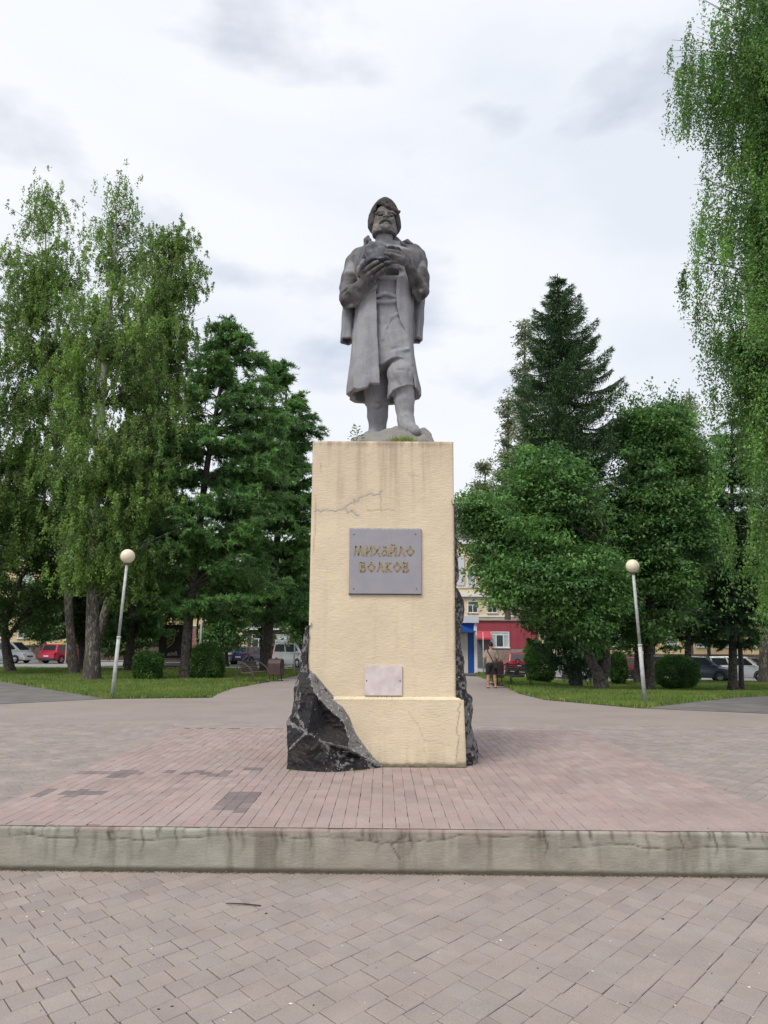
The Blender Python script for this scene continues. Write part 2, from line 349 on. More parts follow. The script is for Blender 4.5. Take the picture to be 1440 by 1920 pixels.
def attr_mat(name, rough=0.9, bump=0.4, bscale=60, grain=(0.9, 1.08)):
    m, n, b = newmat(name); t = NT(n); g = t.add('ShaderNodeNewGeometry'); p = g.outputs['Position']
    a = t.add('ShaderNodeAttribute', attribute_name='tint'); c = a.outputs['Color']
    f = t.noise(2.0, 6, 0.6, p); c = t.mix(1.0, c, t.mix(t.rng(f, 0.3, 0.7), (1.05,)*3, (0.90,)*3), 'MULTIPLY')
    f = t.noise(120, 3, 0.6, p); c = t.mix(1.0, c, t.mix(t.rng(f, 0.3, 0.7), (grain[0],)*3, (grain[1],)*3), 'MULTIPLY')
    t.l(c, b.inputs['Base Color']); b.inputs['Roughness'].default_value = rough; b.inputs['Specular IOR Level'].default_value = 0.25
    mp2 = t.add('ShaderNodeMapping'); mp2.inputs['Scale'].default_value = (0.45, 0.45, 1.3); t.l(p, mp2.inputs[0])
    t.bump(b, t.noise(bscale, 6, 0.62, mp2.outputs[0]), bump, 0.012)
    return m
M['stucco'] = attr_mat('cream_stucco', 0.92, 0.55, 42)
M['kerb'] = attr_mat('mossy_concrete', 0.92, 0.4, 50)
M['rock'] = attr_mat('black_painted_rock', 0.55, 0.85, 20, (0.75, 1.25))
def birch_bark():
    m, n, b = newmat('birch_bark'); t = NT(n); g = t.add('ShaderNodeNewGeometry'); p = g.outputs['Position']
    mp2 = t.add('ShaderNodeMapping'); mp2.inputs['Scale'].default_value = (3.5, 3.5, 1.1); t.l(p, mp2.inputs[0])
    sx = t.add('ShaderNodeSeparateXYZ'); t.l(p, sx.inputs[0])
    f = t.noise(3.4, 8, 0.75, mp2.outputs[0], 0.8)
    low = t.rng(sx.outputs['Z'], 0.5, 11, 0.13, -0.10)
    pale = t.mix(t.rng(sx.outputs['Z'], 2.5, 10), (0.26, 0.225, 0.19), (0.50, 0.47, 0.43))
    c = t.mix(t.rng(t.math('ADD', f, low), 0.48, 0.60), pale, (0.055, 0.048, 0.042))
    t.l(c, b.inputs['Base Color']); b.inputs['Roughness'].default_value = 0.9
    t.bump(b, f, 0.8, 0.05); return m
M['birch'] = birch_bark()

# ------------------------------------------------------------------ value noise for vertex colours
def vnoise(P, s, seed=0, octaves=3):
    P = np.asarray(P, float)*s+seed*17.3; out = 0; amp = 1; tot = 0
    for _ in range(octaves):
        i = np.floor(P).astype(np.int64); f = P-i; f = f*f*(3-2*f); r = 0
        for dx in (0, 1):
            for dy in (0, 1):
                for dz in (0, 1):
                    h = ((i[..., 0]+dx)*374761393+(i[..., 1]+dy)*668265263+(i[..., 2]+dz)*2147483647+seed*1013) & 0x7fffffff
                    h = (h ^ (h >> 13))*1274126177 & 0x7fffffff; h = (h ^ (h >> 16)) & 0xffff
                    w = (f[..., 0] if dx else 1-f[..., 0])*(f[..., 1] if dy else 1-f[..., 1])*(f[..., 2] if dz else 1-f[..., 2])
                    r = r+w*h/65535.0
        out = out+r*amp; tot += amp; amp *= 0.5; P = P*2.03+5.1
    return out/tot
def polyd(p, line):
    """distance of points (n,2) to a polyline"""
    d = np.full(len(p), 9e9); line = np.array(line, float)
    for a, b in zip(line[:-1], line[1:]):
        ab = b-a; t = np.clip(((p-a)@ab)/(ab@ab+1e-12), 0, 1); d = np.minimum(d, np.linalg.norm(p-a-t[:, None]*ab, axis=1))
    return d
def wiggle(line, amp=0.02, n=6, seed=0):
    r = np.random.default_rng(seed); out = [line[0]]
    for a, b in zip(line[:-1], line[1:]):
        for k in range(1, n+1):
            t = k/n; j = r.normal(0, amp, 2) if k < n else 0
            out.append(tuple(np.array(a)*(1-t)+np.array(b)*t+j))
    return out

# ================================================================== GROUND
def sheet(name, poly, dz, mat, step=3.0, kind='structure'):
    bm = bmesh.new(); vs = [bm.verts.new((x, y, 0)) for x, y in poly]; bm.faces.new(vs)
    xs = [p[0] for p in poly]; ys = [p[1] for p in poly]
    x0, x1, y0, y1 = max(min(xs), -2), min(max(xs), 24), max(min(ys), 20), min(max(ys), 48)
    x = x0
    while x < x1:
        bmesh.ops.bisect_plane(bm, geom=bm.verts[:]+bm.edges[:]+bm.faces[:], plane_co=(x, 0, 0), plane_no=(1, 0, 0)); x += step
    y = y0
    while y < y1:
        bmesh.ops.bisect_plane(bm, geom=bm.verts[:]+bm.edges[:]+bm.faces[:], plane_co=(0, y, 0), plane_no=(0, 1, 0)); y += step
    bmesh.ops.triangulate(bm, faces=bm.faces[:])
    for v in bm.verts: v.co.z = float(gz(v.co.x, v.co.y))+dz
    me = bpy.data.meshes.new(name); bm.normal_update(); bm.faces.ensure_lookup_table()
    if bm.faces and bm.faces[0].normal.z < 0: bmesh.ops.reverse_faces(bm, faces=bm.faces[:])
    bm.to_mesh(me); bm.free(); me.materials.append(mat); o = link(name, me); o['kind'] = kind; return o
sheet('ground', [(-600, -60), (600, -60), (600, 1200), (-600, 1200)], -0.16, M['earth'], 2.0)
M['plaza_far'] = None
def plaza_mat():
    m, n, b = newmat('plaza_paving_far'); t = NT(n); g = t.add('ShaderNodeNewGeometry'); p = g.outputs['Position']
    mp2 = t.add('ShaderNodeMapping'); mp2.inputs['Rotation'].default_value = (0, 0, math.radians(-51)); t.l(p, mp2.inputs[0])
    br = t.add('ShaderNodeTexBrick'); br.inputs['Scale'].default_value = 1.0; br.inputs['Brick Width'].default_value = 0.155; br.inputs['Row Height'].default_value = 0.152
    br.inputs['Mortar Size'].default_value = 0.004; br.inputs['Mortar Smooth'].default_value = 0.6; br.offset = 0.35
    br.inputs['Color1'].default_value = (0.290, 0.245, 0.225, 1); br.inputs['Color2'].default_value = (0.272, 0.232, 0.214, 1); br.inputs['Mortar'].default_value = (0.23, 0.195, 0.178, 1)
    t.l(mp2.outputs[0], br.inputs['Vector']); f = t.noise(0.5, 6, 0.6, p)
    c = t.mix(1.0, br.outputs['Color'], t.mix(t.rng(f, 0.3, 0.7), (1.08,)*3, (0.88,)*3), 'MULTIPLY')
    f4 = t.noise(7, 4, 0.7, p); c = t.mix(t.rng(f4, 0.6, 0.8, 0, 0.3), c, (0.20, 0.17, 0.15))
    t.l(c, b.inputs['Base Color']); b.inputs['Roughness'].default_value = 0.84; b.inputs['Specular IOR Level'].default_value = 0.35
    t.bump(b, br.outputs['Fac'], 0.2, -0.004); return m
M['plaza_far'] = plaza_mat()
# plaza: near field lies a little lower and carries the real pavers
NX, NY0, NY1 = 8.2, 1.2, 16.4
plaza = sheet('plaza', [(-40, NY1), (-10.4, NY1), (NX, NY1), (40, NY1), (40, 17.5), (13.5, 19.2), (9.6, 19.7), (6.9, 21.2), (5.0, 24.3), (4.75, 27.5), (5.1, 33.2), (5.3, 43.8), (-4.6, 46), (-4.8, 41.8),
                       (-5.5, 31.5), (-5.75, 30.1), (-5.6, 26.8), (-5.4, 24.5), (-8.3, 23.8), (-10.4, 21.5), (-14, 20.6), (-40, 19)], -0.0045, M['plaza_far'])
s1 = sheet('plaza_side', [(NX, -20), (40, -20), (40, NY1), (NX, NY1)], -0.0045, M['plaza_far']); s2 = sheet('plaza_side', [(-40, -20), (-NX, -20), (-NX, NY1), (-40, NY1)], -0.0045, M['plaza_far'])
s3 = sheet('plaza_side', [(-NX, -20), (NX, -20), (NX, NY0), (-NX, NY0)], -0.0045, M['plaza_far'])
bed = sheet('plaza_bed', [(-NX, NY0), (NX, NY0), (NX, NY1), (-NX, NY1)], -0.010, M['joint'])
sheet('asphalt_path', [(-8.3, 23.8), (-10.4, 21.5), (-14, 20.6), (-40, 19), (-40, 30), (-40, 60), (-16.6, 34.2)][::-1], 0.004, M['asphalt'])
sheet('asphalt_path', [(6.9, 21.2), (9.6, 19.7), (13.5, 19.2), (40, 17.5), (40, 48), (16.5, 31)], 0.004, M['asphalt'])
LAWN_L = [(-8.3, 23.8), (-5.4, 24.5), (-5.6, 26.8), (-5.75, 30.1), (-5.5, 31.5), (-4.8, 41.8), (-4.6, 52.5), (-60, 51), (-60, 42), (-30, 43.5), (-16.6, 34.2)]
LAWN_R = [(6.9, 21.2), (16.5, 31), (40, 48), (60, 51), (42, 51), (20.7, 50.8), (10.9, 50), (5.5, 48.5), (5.3, 43.0), (5.1, 33.2), (4.75, 27.5), (5.0, 24.3)]
sheet('lawn_ground', LAWN_L, 0.010, M['soil']); sheet('lawn_ground', LAWN_R, 0.010, M['soil'])
sheet('thin_path', [(-60, 40.4), (-5.1, 40.0), (-5.0, 41.2), (-60, 41.9)], 0.018, M['path'])
sheet('thin_path', [(5.3, 40.5), (13, 39.6), (30, 41.5), (30, 42.9), (13, 41.0), (5.35, 41.6)], 0.018, M['path'])
sheet('road', [(-200, 51.2), (-60, 51.2), (-4.6, 52.7), (5.5, 48.7), (10.9, 50.2), (20.7, 51.0), (60, 51.2), (200, 51.2), (200, 70), (30, 71), (-5, 76), (-200, 76)], -0.04, M['road'])
sheet('far_pavement', [(-200, 76.3), (-5, 76.3), (30, 70.4), (200, 66.4), (200, 72), (30, 75), (-5, 79.5), (-200, 79.5)], 0.06, M['path'])

# real pavers of the plaza (0.15 m squares in rows at 51 degrees to the picture)
def inpoly(x, y, poly):
    c = np.zeros(len(x), bool); n = len(poly)
    for i in range(n):
        x1, y1 = poly[i]; x2, y2 = poly[(i+1) % n]
        cond = ((y1 > y) != (y2 > y)); xi = (x2-x1)*(y-y1)/((y2-y1) if y2 != y1 else 1e-9)+x1
        c ^= cond & (x < xi)
    return c
PL = [(-3.19, 5.90), (3.17, 5.80), (3.13, 12.58), (-3.19, 12.68)]      # plinth outline
A51 = math.radians(51.3); ca, sa = math.cos(A51), math.sin(A51)
pieces = []
row_w = 0.155; B51 = math.radians(127.5); cb, sb = math.cos(B51), math.sin(B51); GAM = B51-A51
for r in range(-140, 140):
    t = -18+random.random()*0.15; v0 = r*row_w
    while t < 22:
        ln = random.choices([0.152, 0.105, 0.2], [10, 0.6, 0.3])[0]
        cx, cy = t+ln/2, v0+row_w/2; x, y = cx*ca-cy*cb, cx*sa-cy*sb
        if -NX-0.07 < x < NX+0.07 and NY0-0.07 < y < NY1+0.07: pieces.append((x, y, ln, row_w))
        t += ln
pieces = np.array(pieces)
keep = ~inpoly(pieces[:, 0], pieces[:, 1], [(-3.10, 6.00), (3.08, 5.90), (3.04, 12.50), (-3.10, 12.58)])
pieces = pieces[keep]
def pav_template(lx, ly, h=0.018, ch=0.003, gam=None):
    a, b = (lx/2-0.0030, ly/2-0.0011) if gam is not None else (lx/2-0.0009, ly/2-0.0014)
    V = [(-a, -b, -h), (a, -b, -h), (a, b, -h), (-a, b, -h), (-a, -b, -ch), (a, -b, -ch), (a, b, -ch), (-a, b, -ch), (-a+ch, -b+ch, 0), (a-ch, -b+ch, 0), (a-ch, b-ch, 0), (-a+ch, b-ch, 0)]
    F = [(8, 9, 10, 11)]+[(k, (k+1) % 4, 4+(k+1) % 4, 4+k) for k in range(4)]+[(4+k, 4+(k+1) % 4, 8+(k+1) % 4, 8+k) for k in range(4)]
    V = np.array(V, float)
    if gam is not None: V[:, 0] += V[:, 1]*math.cos(gam); V[:, 1] *= math.sin(gam)
    return V, np.array(F)
def lay(name, pcs, ang, z0, matobj, matfar, parent, tints, shares, n_obj=300, zf=None, zj=0.0009, tilt=0.0035, dark=None, gam=None):
    """the pieces that show largest become objects, the rest one mesh"""
    dist = np.hypot(pcs[:, 0], pcs[:, 1]); vis = (np.abs(pcs[:, 0]) < 0.505*pcs[:, 1]*0.99+0.10) & (pcs[:, 1] > 3.62)
    order = np.argsort(np.where(vis, dist, dist+1000)); near = set(order[:n_obj].tolist()); cache = {}
    farV, farF, farC = [], [], []; off = 0
    for i, (x, y, lx, ly) in enumerate(pcs):
        zz = z0+random.gauss(0, zj); rx, ry, rz = random.gauss(0, tilt), random.gauss(0, tilt), ang+random.gauss(0, 0.006 if zj < 0.0008 else 0.016); x += random.gauss(0, 0.0012); y += random.gauss(0, 0.0012)
        dk = dark is not None and dark[i]
        if i in near:
            key = (round(lx, 3), round(ly, 3), dk)
            if key not in cache:
                V, F = pav_template(lx, ly, gam=gam); me = bpy.data.meshes.new(name); me.from_pydata(V.tolist(), [], F.tolist()); me.materials.append(M['dark_paver'] if dk else matobj); cache[key] = me
            o = link(name, cache[key], parent); o.location = (x, y, zz); o.rotation_euler = (rx, ry, rz)
        else:
            V, F = pav_template(lx, ly, gam=gam); R = np.array(Matrix.Rotation(rz, 3, 'Z')@Matrix.Rotation(rx, 3, 'X')@Matrix.Rotation(ry, 3, 'Y'))
            farV.append(V@R.T+[x, y, zz]); farF.append(F+off); off += len(V)
            c = np.array(tints[random.randrange(len(tints))])*random.uniform(0.93, 1.07)
            if dk: c = np.array((0.20, 0.165, 0.165))*random.uniform(0.85, 1.15)
            farC.append(np.tile(c, (len(F), 1)))
    o = mk(name+'_field', np.concatenate(farV), np.concatenate(farF), matfar, parent, fcol=np.concatenate(farC)); o['kind'] = 'stuff'
    return o
M['dark_paver'] = paver_obj_mat('dark_paver', [(0.17, 0.14, 0.142), (0.235, 0.19, 0.19)])
PT = [(0.284, 0.243, 0.226), (0.302, 0.256, 0.237), (0.310, 0.258, 0.237), (0.294, 0.256, 0.238), (0.316, 0.271, 0.250)]
lay('paver', pieces, A51, 0.0, M['pav_obj'], M['pav'], bed, PT, None, gam=GAM)

# ================================================================== PLINTH (low paved platform with a concrete edge)
plinth = empty('plinth', (0, 0, 0)); tag(plinth, 'low square platform paved in pinkish brick with a mossy grey-green concrete edge under the monument', 'platform')
ang0 = math.atan2(PL[1][1]-PL[0][1], PL[1][0]-PL[0][0])
mbp = MB(); inner = [(-3.15, 5.94), (3.13, 5.84), (3.09, 12.54), (-3.15, 12.64)]
mbp.add([(x, y, 0.285) for x, y in inner], [(0, 1, 2, 3)]); mbp.build('mortar_bed', simple('pale_joint', (0.23, 0.19, 0.17), 0.95, 0.5, 3), plinth)
# kerb: front face finely divided so that cracks, drips and moss have their own shape
def strip(pts_a, pts_b, nu, nv):
    pass
def kerb_face():
    (x0, y0), (x1, y1) = PL[0], PL[1]; nu, nv = 560, 30
    u = np.linspace(0, 1, nu+1); z = np.linspace(-0.03, 0.300, nv+1)
    U, Z = np.meshgrid(u, z, indexing='ij'); X = x0+(x1-x0)*U; Y = y0+(y1-y0)*U
    s = U*6.36; p2 = np.stack([s.ravel(), Z.ravel()], 1)
    P3 = np.stack([s, Z*0+3, Z], -1)
    crack = wiggle([(0.0, 0.235), (0.9, 0.225), (1.5, 0.21), (2.1, 0.25), (2.9, 0.235), (3.3, 0.21), (3.62, 0.235), (3.75, 0.265), (4.4, 0.26)], 0.006, 7, 3)
    crack2 = wiggle([(4.45, 0.18), (4.9, 0.21), (5.15, 0.19), (5.7, 0.20), (6.3, 0.17)], 0.006, 7, 4); crack3 = wiggle([(3.3, 0.30), (3.36, 0.25), (3.25, 0.2), (3.32, 0.1)], 0.006, 4, 5)
    dc = np.minimum(np.minimum(polyd(p2, crack), polyd(p2, crack2)), polyd(p2, crack3)).reshape(U.shape)
    n1 = vnoise(P3, 1.3, 1); n2 = vnoise(P3*[14, 1, 1.6], 1.0, 2, 4); n3 = vnoise(P3, 9, 3, 3); n4 = vnoise(P3*[30, 1, 1], 1.0, 4, 2)
    green = np.array((0.305, 0.288, 0.250)); brown = np.array((0.285, 0.255, 0.220)); dirt = np.array((0.125, 0.108, 0.082)); pale = np.array((0.43, 0.415, 0.36))
    m1 = sm((n1-0.35)/0.3)[..., None]; c = green*(1-m1)+brown*m1
    edge_g = np.exp(-((s-1.4)/1.3)**2)+0.8*np.exp(-((s-5.9)/0.9)**2); edge_g = np.clip(edge_g, 0, 1)[..., None]; c = c*(1-0.7*edge_g)+np.array((0.30, 0.302, 0.262))*0.7*edge_g
    c = c*(0.72+0.56*n3[..., None])
    q = (sm((n2-0.5)/0.22)*0.5)[..., None]; c = c*(1-q)+dirt*q
    q = (sm((n2-0.38)/-0.15)*0.35)[..., None]; c = c*(1-q)+pale*q
    r = np.random.default_rng(5); drip = np.zeros_like(s)          # a drip below every few paving joints
    for k in range(70):
        sx = r.uniform(0, 6.36) if k > 26 else 0.26*k*0.93+0.25; ln = r.uniform(0.03, 0.12) if k > 26 else r.uniform(0.04, 0.26); w = r.uniform(0.006, 0.016)
        g = np.exp(-((s-sx-0.01*np.sin(Z*40))/w)**2)*sm((Z-(0.295-ln))/(ln*0.7+0.001))*r.uniform(0.35, 0.95); drip = np.maximum(drip, g)
    drip *= (0.6+0.6*n4); q = np.clip(drip, 0, 0.9)[..., None]; c = c*(1-q)+np.array((0.045, 0.038, 0.033))*q
    q = np.exp(-(dc/0.004)**2)[..., None]*0.75*sm((n3[..., None]-0.3)/0.25); c = c*(1-q)+np.array((0.05, 0.045, 0.035))*q
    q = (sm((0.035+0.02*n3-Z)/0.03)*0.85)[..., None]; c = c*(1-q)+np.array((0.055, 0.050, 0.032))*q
    q = (sm((Z-0.262)/0.02)*sm((n1-0.45)/0.1)*0.55)[..., None]; c = c*(1-q)+np.array((0.30, 0.22, 0.205))*q
    rel = 0.006*(n3-0.5)-0.006*np.exp(-(dc/0.005)**2)-0.01*sm((Z-0.29)/0.01)*n4
    chip = sm((vnoise(P3*[7, 1, 1], 1.0, 8, 4)-0.60)/0.08)[:, -1]
    Y = Y-rel; rnd = sm((Z-0.284)/0.016); Y = Y+0.006*rnd+0.022*rnd*chip[:, None]; Z = Z-rnd*chip[:, None]*0.010
    Y[:, -1] += 0.030; Z[:, -1] = 0.2998
    V = np.stack([X, Y, Z], -1).reshape(-1, 3)
    i = np.arange(nu)[:, None]*(nv+1); j = np.arange(nv)[None, :]; F = np.stack([i+j, i+nv+1+j, i+nv+2+j, i+j+1], -1).reshape(-1, 4)
    return mk('front_edge', V, F, M['kerb'], plinth, True, vcol=c.reshape(-1, 3))
kerb_face()
mk2 = []
V = []; F = []
out = PL; inn = inner
zt = 0.301
for k in range(4):
    a, b = out[k], out[(k+1) % 4]; c, d = inn[k], inn[(k+1) % 4]; o = len(V)
    sh_ = 0.026 if k == 0 else 0.0; V += [(a[0], a[1]+sh_, zt), (b[0], b[1]+sh_, zt), (*d, zt), (*c, zt), (*a, -0.03), (*b, -0.03)]; F += [(o, o+1, o+2, o+3)]
    if k: F += [(o+4, o+5, o+1, o)]
nf = len(F); mk('concrete_rim', V, F, M['kerb'], plinth, fcol=np.tile(np.array((0.29, 0.245, 0.225)), (nf, 1)))
# bricks of the plinth
bp = []
for i in range(64):
    s = 0.0; y = 5.86+random.random()*0.02
    x = -3.15+i*0.0985
    if x+0.0985 > 3.16: break
    j0 = random.choice([0, 0, 0.1])
    y = 5.86-j0
    while y < 12.55:
        ln = 0.2 if random.random() < 0.9 else 0.3
        c0, c1 = max(y, 5.94-(x+3.15)*0.0159), min(y+ln, 12.63-(x+3.15)*0.0159)
        if c1-c0 > 0.04: bp.append((x+0.049, (c0+c1)/2, 0.0985, c1-c0))
        y += ln
bp = np.array(bp)
keep = ~((np.abs(bp[:, 0]+0.01) < 0.82) & (bp[:, 1] > 8.9) & (bp[:, 1] < 10.3)); bp = bp[keep]
dk = np.zeros(len(bp), bool)
for (u, v, w, h) in ((452, 1503, 0.16, 0.42), (205, 1450, 0.30, 0.16), (340, 1449, 0.22, 0.12), (392, 1450, 0.22, 0.14), (130, 1486, 0.30, 0.15), (300, 1487, 0.10, 0.08), (470, 1441, 0.2, 0.06)):
    p = at(u, v, 0.3); dk |= (np.abs(bp[:, 0]-p[0]) < w) & (np.abs(bp[:, 1]-p[1]) < h) & (rng.random(len(bp)) < (0.97 if w == 0.16 else 0.7))
lay('paving_brick', bp, ang0*0, 0.3035, M['brick_obj'], M['pav'], plinth, [(0.325, 0.252, 0.238), (0.345, 0.264, 0.248), (0.355, 0.266, 0.250), (0.332, 0.264, 0.250), (0.350, 0.282, 0.264)], None, 290, zj=0.0007, tilt=0.003, dark=dk)

# ================================================================== PEDESTAL
ped = empty('pedestal', (-0.02, 8.8, 0.3)); tag(ped, 'tall cream rendered pedestal with cracked face carrying the grey statue', 'pedestal')
PX0, PX1, PY0, PY1, PZ1 = -0.845, 0.815, 8.80, 10.40, 3.985
BX0, BX1, BY0, BY1, BZ = -0.905, 0.895, 8.74, 10.46, 1.02
def to_xz(u, v): p = aty(u, v, PY0); return (p[0], p[2])
def face_col(X, Z, Ys, base):
    P3 = np.stack([X, Ys, Z], -1); n1 = vnoise(P3, 1.1, 11); n2 = vnoise(P3*[16, 16, 0.7], 1.0, 12, 4); n3 = vnoise(P3, 12, 13, 3); n4 = vnoise(P3*[40, 40, 3], 1.0, 14, 2)
    c = np.ones(X.shape+(3,))*np.array((0.655, 0.56, 0.41)); q = (sm((n1-0.3)/0.4)*0.35)[..., None]; c = c*(1-q)+np.array((0.62, 0.52, 0.39))*q
    c = c*(0.95+0.1*n3[..., None])
    if not base:
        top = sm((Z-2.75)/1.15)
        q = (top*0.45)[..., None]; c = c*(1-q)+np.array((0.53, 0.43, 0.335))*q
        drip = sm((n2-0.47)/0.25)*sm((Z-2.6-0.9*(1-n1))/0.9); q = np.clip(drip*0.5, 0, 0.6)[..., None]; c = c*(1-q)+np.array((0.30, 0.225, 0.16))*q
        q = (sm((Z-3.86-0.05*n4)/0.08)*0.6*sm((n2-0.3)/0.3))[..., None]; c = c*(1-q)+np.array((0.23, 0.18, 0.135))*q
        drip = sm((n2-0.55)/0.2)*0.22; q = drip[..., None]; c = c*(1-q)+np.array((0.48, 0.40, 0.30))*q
    else:
        q = (sm((0.40+0.1*n1-Z)/0.14)*0.45*n3)[..., None]; c = c*(1-q)+np.array((0.28, 0.24, 0.16))*q
        q = (sm((n3-0.55)/0.2)*0.25)[..., None]; c = c*(1-q)+np.array((0.55, 0.46, 0.34))*q
        q = (sm((0.33+0.05*n2-Z)/0.03)*0.8)[..., None]; c = c*(1-q)+np.array((0.10, 0.085, 0.06))*q; q = (sm((n2-0.5)/0.2)*sm((0.75-Z)/0.4)*0.3)[..., None]; c = c*(1-q)+np.array((0.36, 0.31, 0.21))*q
    return c, n3
CR_U = [to_xz(*q) for q in ((591, 959), (610, 957), (628, 960), (645, 954), (652, 948), (658, 943), (670, 941), (676, 932), (690, 928), (708, 927), (717, 920))]
CR_U2 = [to_xz(*q) for q in ((647, 955), (660, 960), (672, 968))]; CR_U3 = [to_xz(*q) for q in ((711, 928), (716, 938), (714, 952), (716, 960))]; CR_U4 = [to_xz(*q) for q in ((688, 957), (716, 956), (740, 957))]
CR_U5 = [to_xz(*q) for q in ((766, 888), (770, 893), (786, 893))]; CR_U6 = [to_xz(*q) for q in ((591, 930), (591, 1000), (587, 1040))]; CR_U7 = [to_xz(*q) for q in ((601, 868), (601, 886))]
def pgrid(name, x0, x1, y, z0, z1, n, m, base, flare=0.0):
    u = np.linspace(0, 1, n+1); w = np.linspace(0, 1, m+1); U, Wd = np.meshgrid(u, w, indexing='ij'); Z = z0+(z1-z0)*Wd
    xc = (x0+x1)/2; X = xc+(x0+(x1-x0)*U-xc)*(1+flare*(1-Wd)); Y = np.full_like(X, y)
    c, n3 = face_col(X, Z, Y, base); p2 = np.stack([X.ravel(), Z.ravel()], 1); rel = 0.004*(n3-0.5)
    def crack(line, w, amt, col, r=0.0, seed=1, amp=0.004):
        nonlocal c, rel
        d = polyd(p2, wiggle(line, amp, 4, seed)).reshape(X.shape); q = (np.exp(-(d/w)**2)*amt)[..., None]; c = c*(1-q)+np.array(col)*q
        rel = rel-r*np.exp(-(d/w)**2)
    if not base:
        for L_, sd in ((CR_U, 1), (CR_U2, 2)):
            crack(L_, 0.040, 0.34, (0.47, 0.40, 0.37), 0, sd, 0.014); crack(L_, 0.005, 0.75, (0.20, 0.16, 0.15), 0.004, sd, 0.014)
        for L_ in (CR_U3, CR_U4, CR_U5, CR_U6, CR_U7): crack(L_, 0.006, 0.5, (0.27, 0.2, 0.13), 0.002, 3)
    else:
        P_ = lambda u, v: (lambda q: (q[0], q[2]))(aty(u, v, BY0))
        crack([P_(863, 1318), (P_(860, 1345)), P_(856, 1365), P_(860, 1390), P_(856, 1420), P_(858, 1435)], 0.006, 0.7, (0.22, 0.17, 0.12), 0.003, 6, 0.008)
        crack([P_(765, 1335), P_(785, 1360), P_(795, 1388), P_(830, 1393), P_(850, 1400)], 0.005, 0.45, (0.28, 0.22, 0.15), 0.002, 7, 0.008)
        crack([P_(795, 1390), P_(799, 1415), P_(800, 1436)], 0.005, 0.35, (0.28, 0.22, 0.15), 0.002, 8, 0.008)
    Y = Y-rel; ew = 0.02                                                         # softly worn arris
    ed = np.minimum(U, 1-U)*(x1-x0); Y = Y+0.010*sm(1-ed/ew)**2
    if not base: Y = Y+0.012*sm(1-(1-Wd)*(z1-z0)/0.02)*(0.5+n3)
    V = np.stack([X, Y, Z], -1).reshape(-1, 3); i = np.arange(n)[:, None]*(m+1); j = np.arange(m)[None, :]
    F = np.stack([i+j, i+m+1+j, i+m+2+j, i+j+1], -1).reshape(-1, 4)
    return mk(name, V-np.array(ped.location), F, M['stucco'], ped, True, vcol=c.reshape(-1, 3))
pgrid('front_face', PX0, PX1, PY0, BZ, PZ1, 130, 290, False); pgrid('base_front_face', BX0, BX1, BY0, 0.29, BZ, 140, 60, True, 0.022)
def shell(name, x0, x1, y0, y1, z0, z1, front=False, top=True, flare=0.0):
    f = 1+flare; xc = (x0+x1)/2
    V = [((xc+(x0-xc)*f), y0, z0), (xc+(x1-xc)*f, y0, z0), (xc+(x1-xc)*f, y1, z0), (xc+(x0-xc)*f, y1, z0), (x0, y0, z1), (x1, y0, z1), (x1, y1, z1), (x0, y1, z1)]
    F = [(1, 2, 6, 5), (2, 3, 7, 6), (3, 0, 4, 7), (4, 5, 6, 7)]
    return mk(name, np.array(V)-np.array(ped.location), F, M['stucco'], ped, fcol=np.tile(np.array((0.60, 0.49, 0.34)), (4, 1)))
shell('shaft', PX0, PX1, PY0+0.008, PY1, BZ-0.02, PZ1-0.008); shell('base', BX0, BX1, BY0+0.008, BY1, 0.29, BZ-0.006, flare=0.022)
# pale chamfer between shaft and base
n = 120; xs = np.linspace(BX0, BX1, n+1); r_ = np.random.default_rng(3); jag = r_.normal(0, 0.004, n+1)
V = [(x, BY0-0.002+0.001*j, BZ-0.012+jag[i]) for i, x in enumerate(xs) for j in (0,)]+[(x, PY0-0.004, BZ+0.028+0.5*jag[i]) for i, x in enumerate(np.linspace(PX0-0.01, PX1+0.01, n+1))]
F = [(i, i+1, n+2+i, n+1+i) for i in range(n)]
cc = np.tile(np.array((0.69, 0.585, 0.425)), (n, 1))*(0.80+0.30*vnoise(np.stack([xs[:-1], xs[:-1]*0, xs[:-1]*0], 1), 9, 4, 4))[:, None]
mk('chamfer', np.array(V)-np.array(ped.location), F, M['stucco'], ped, fcol=cc)

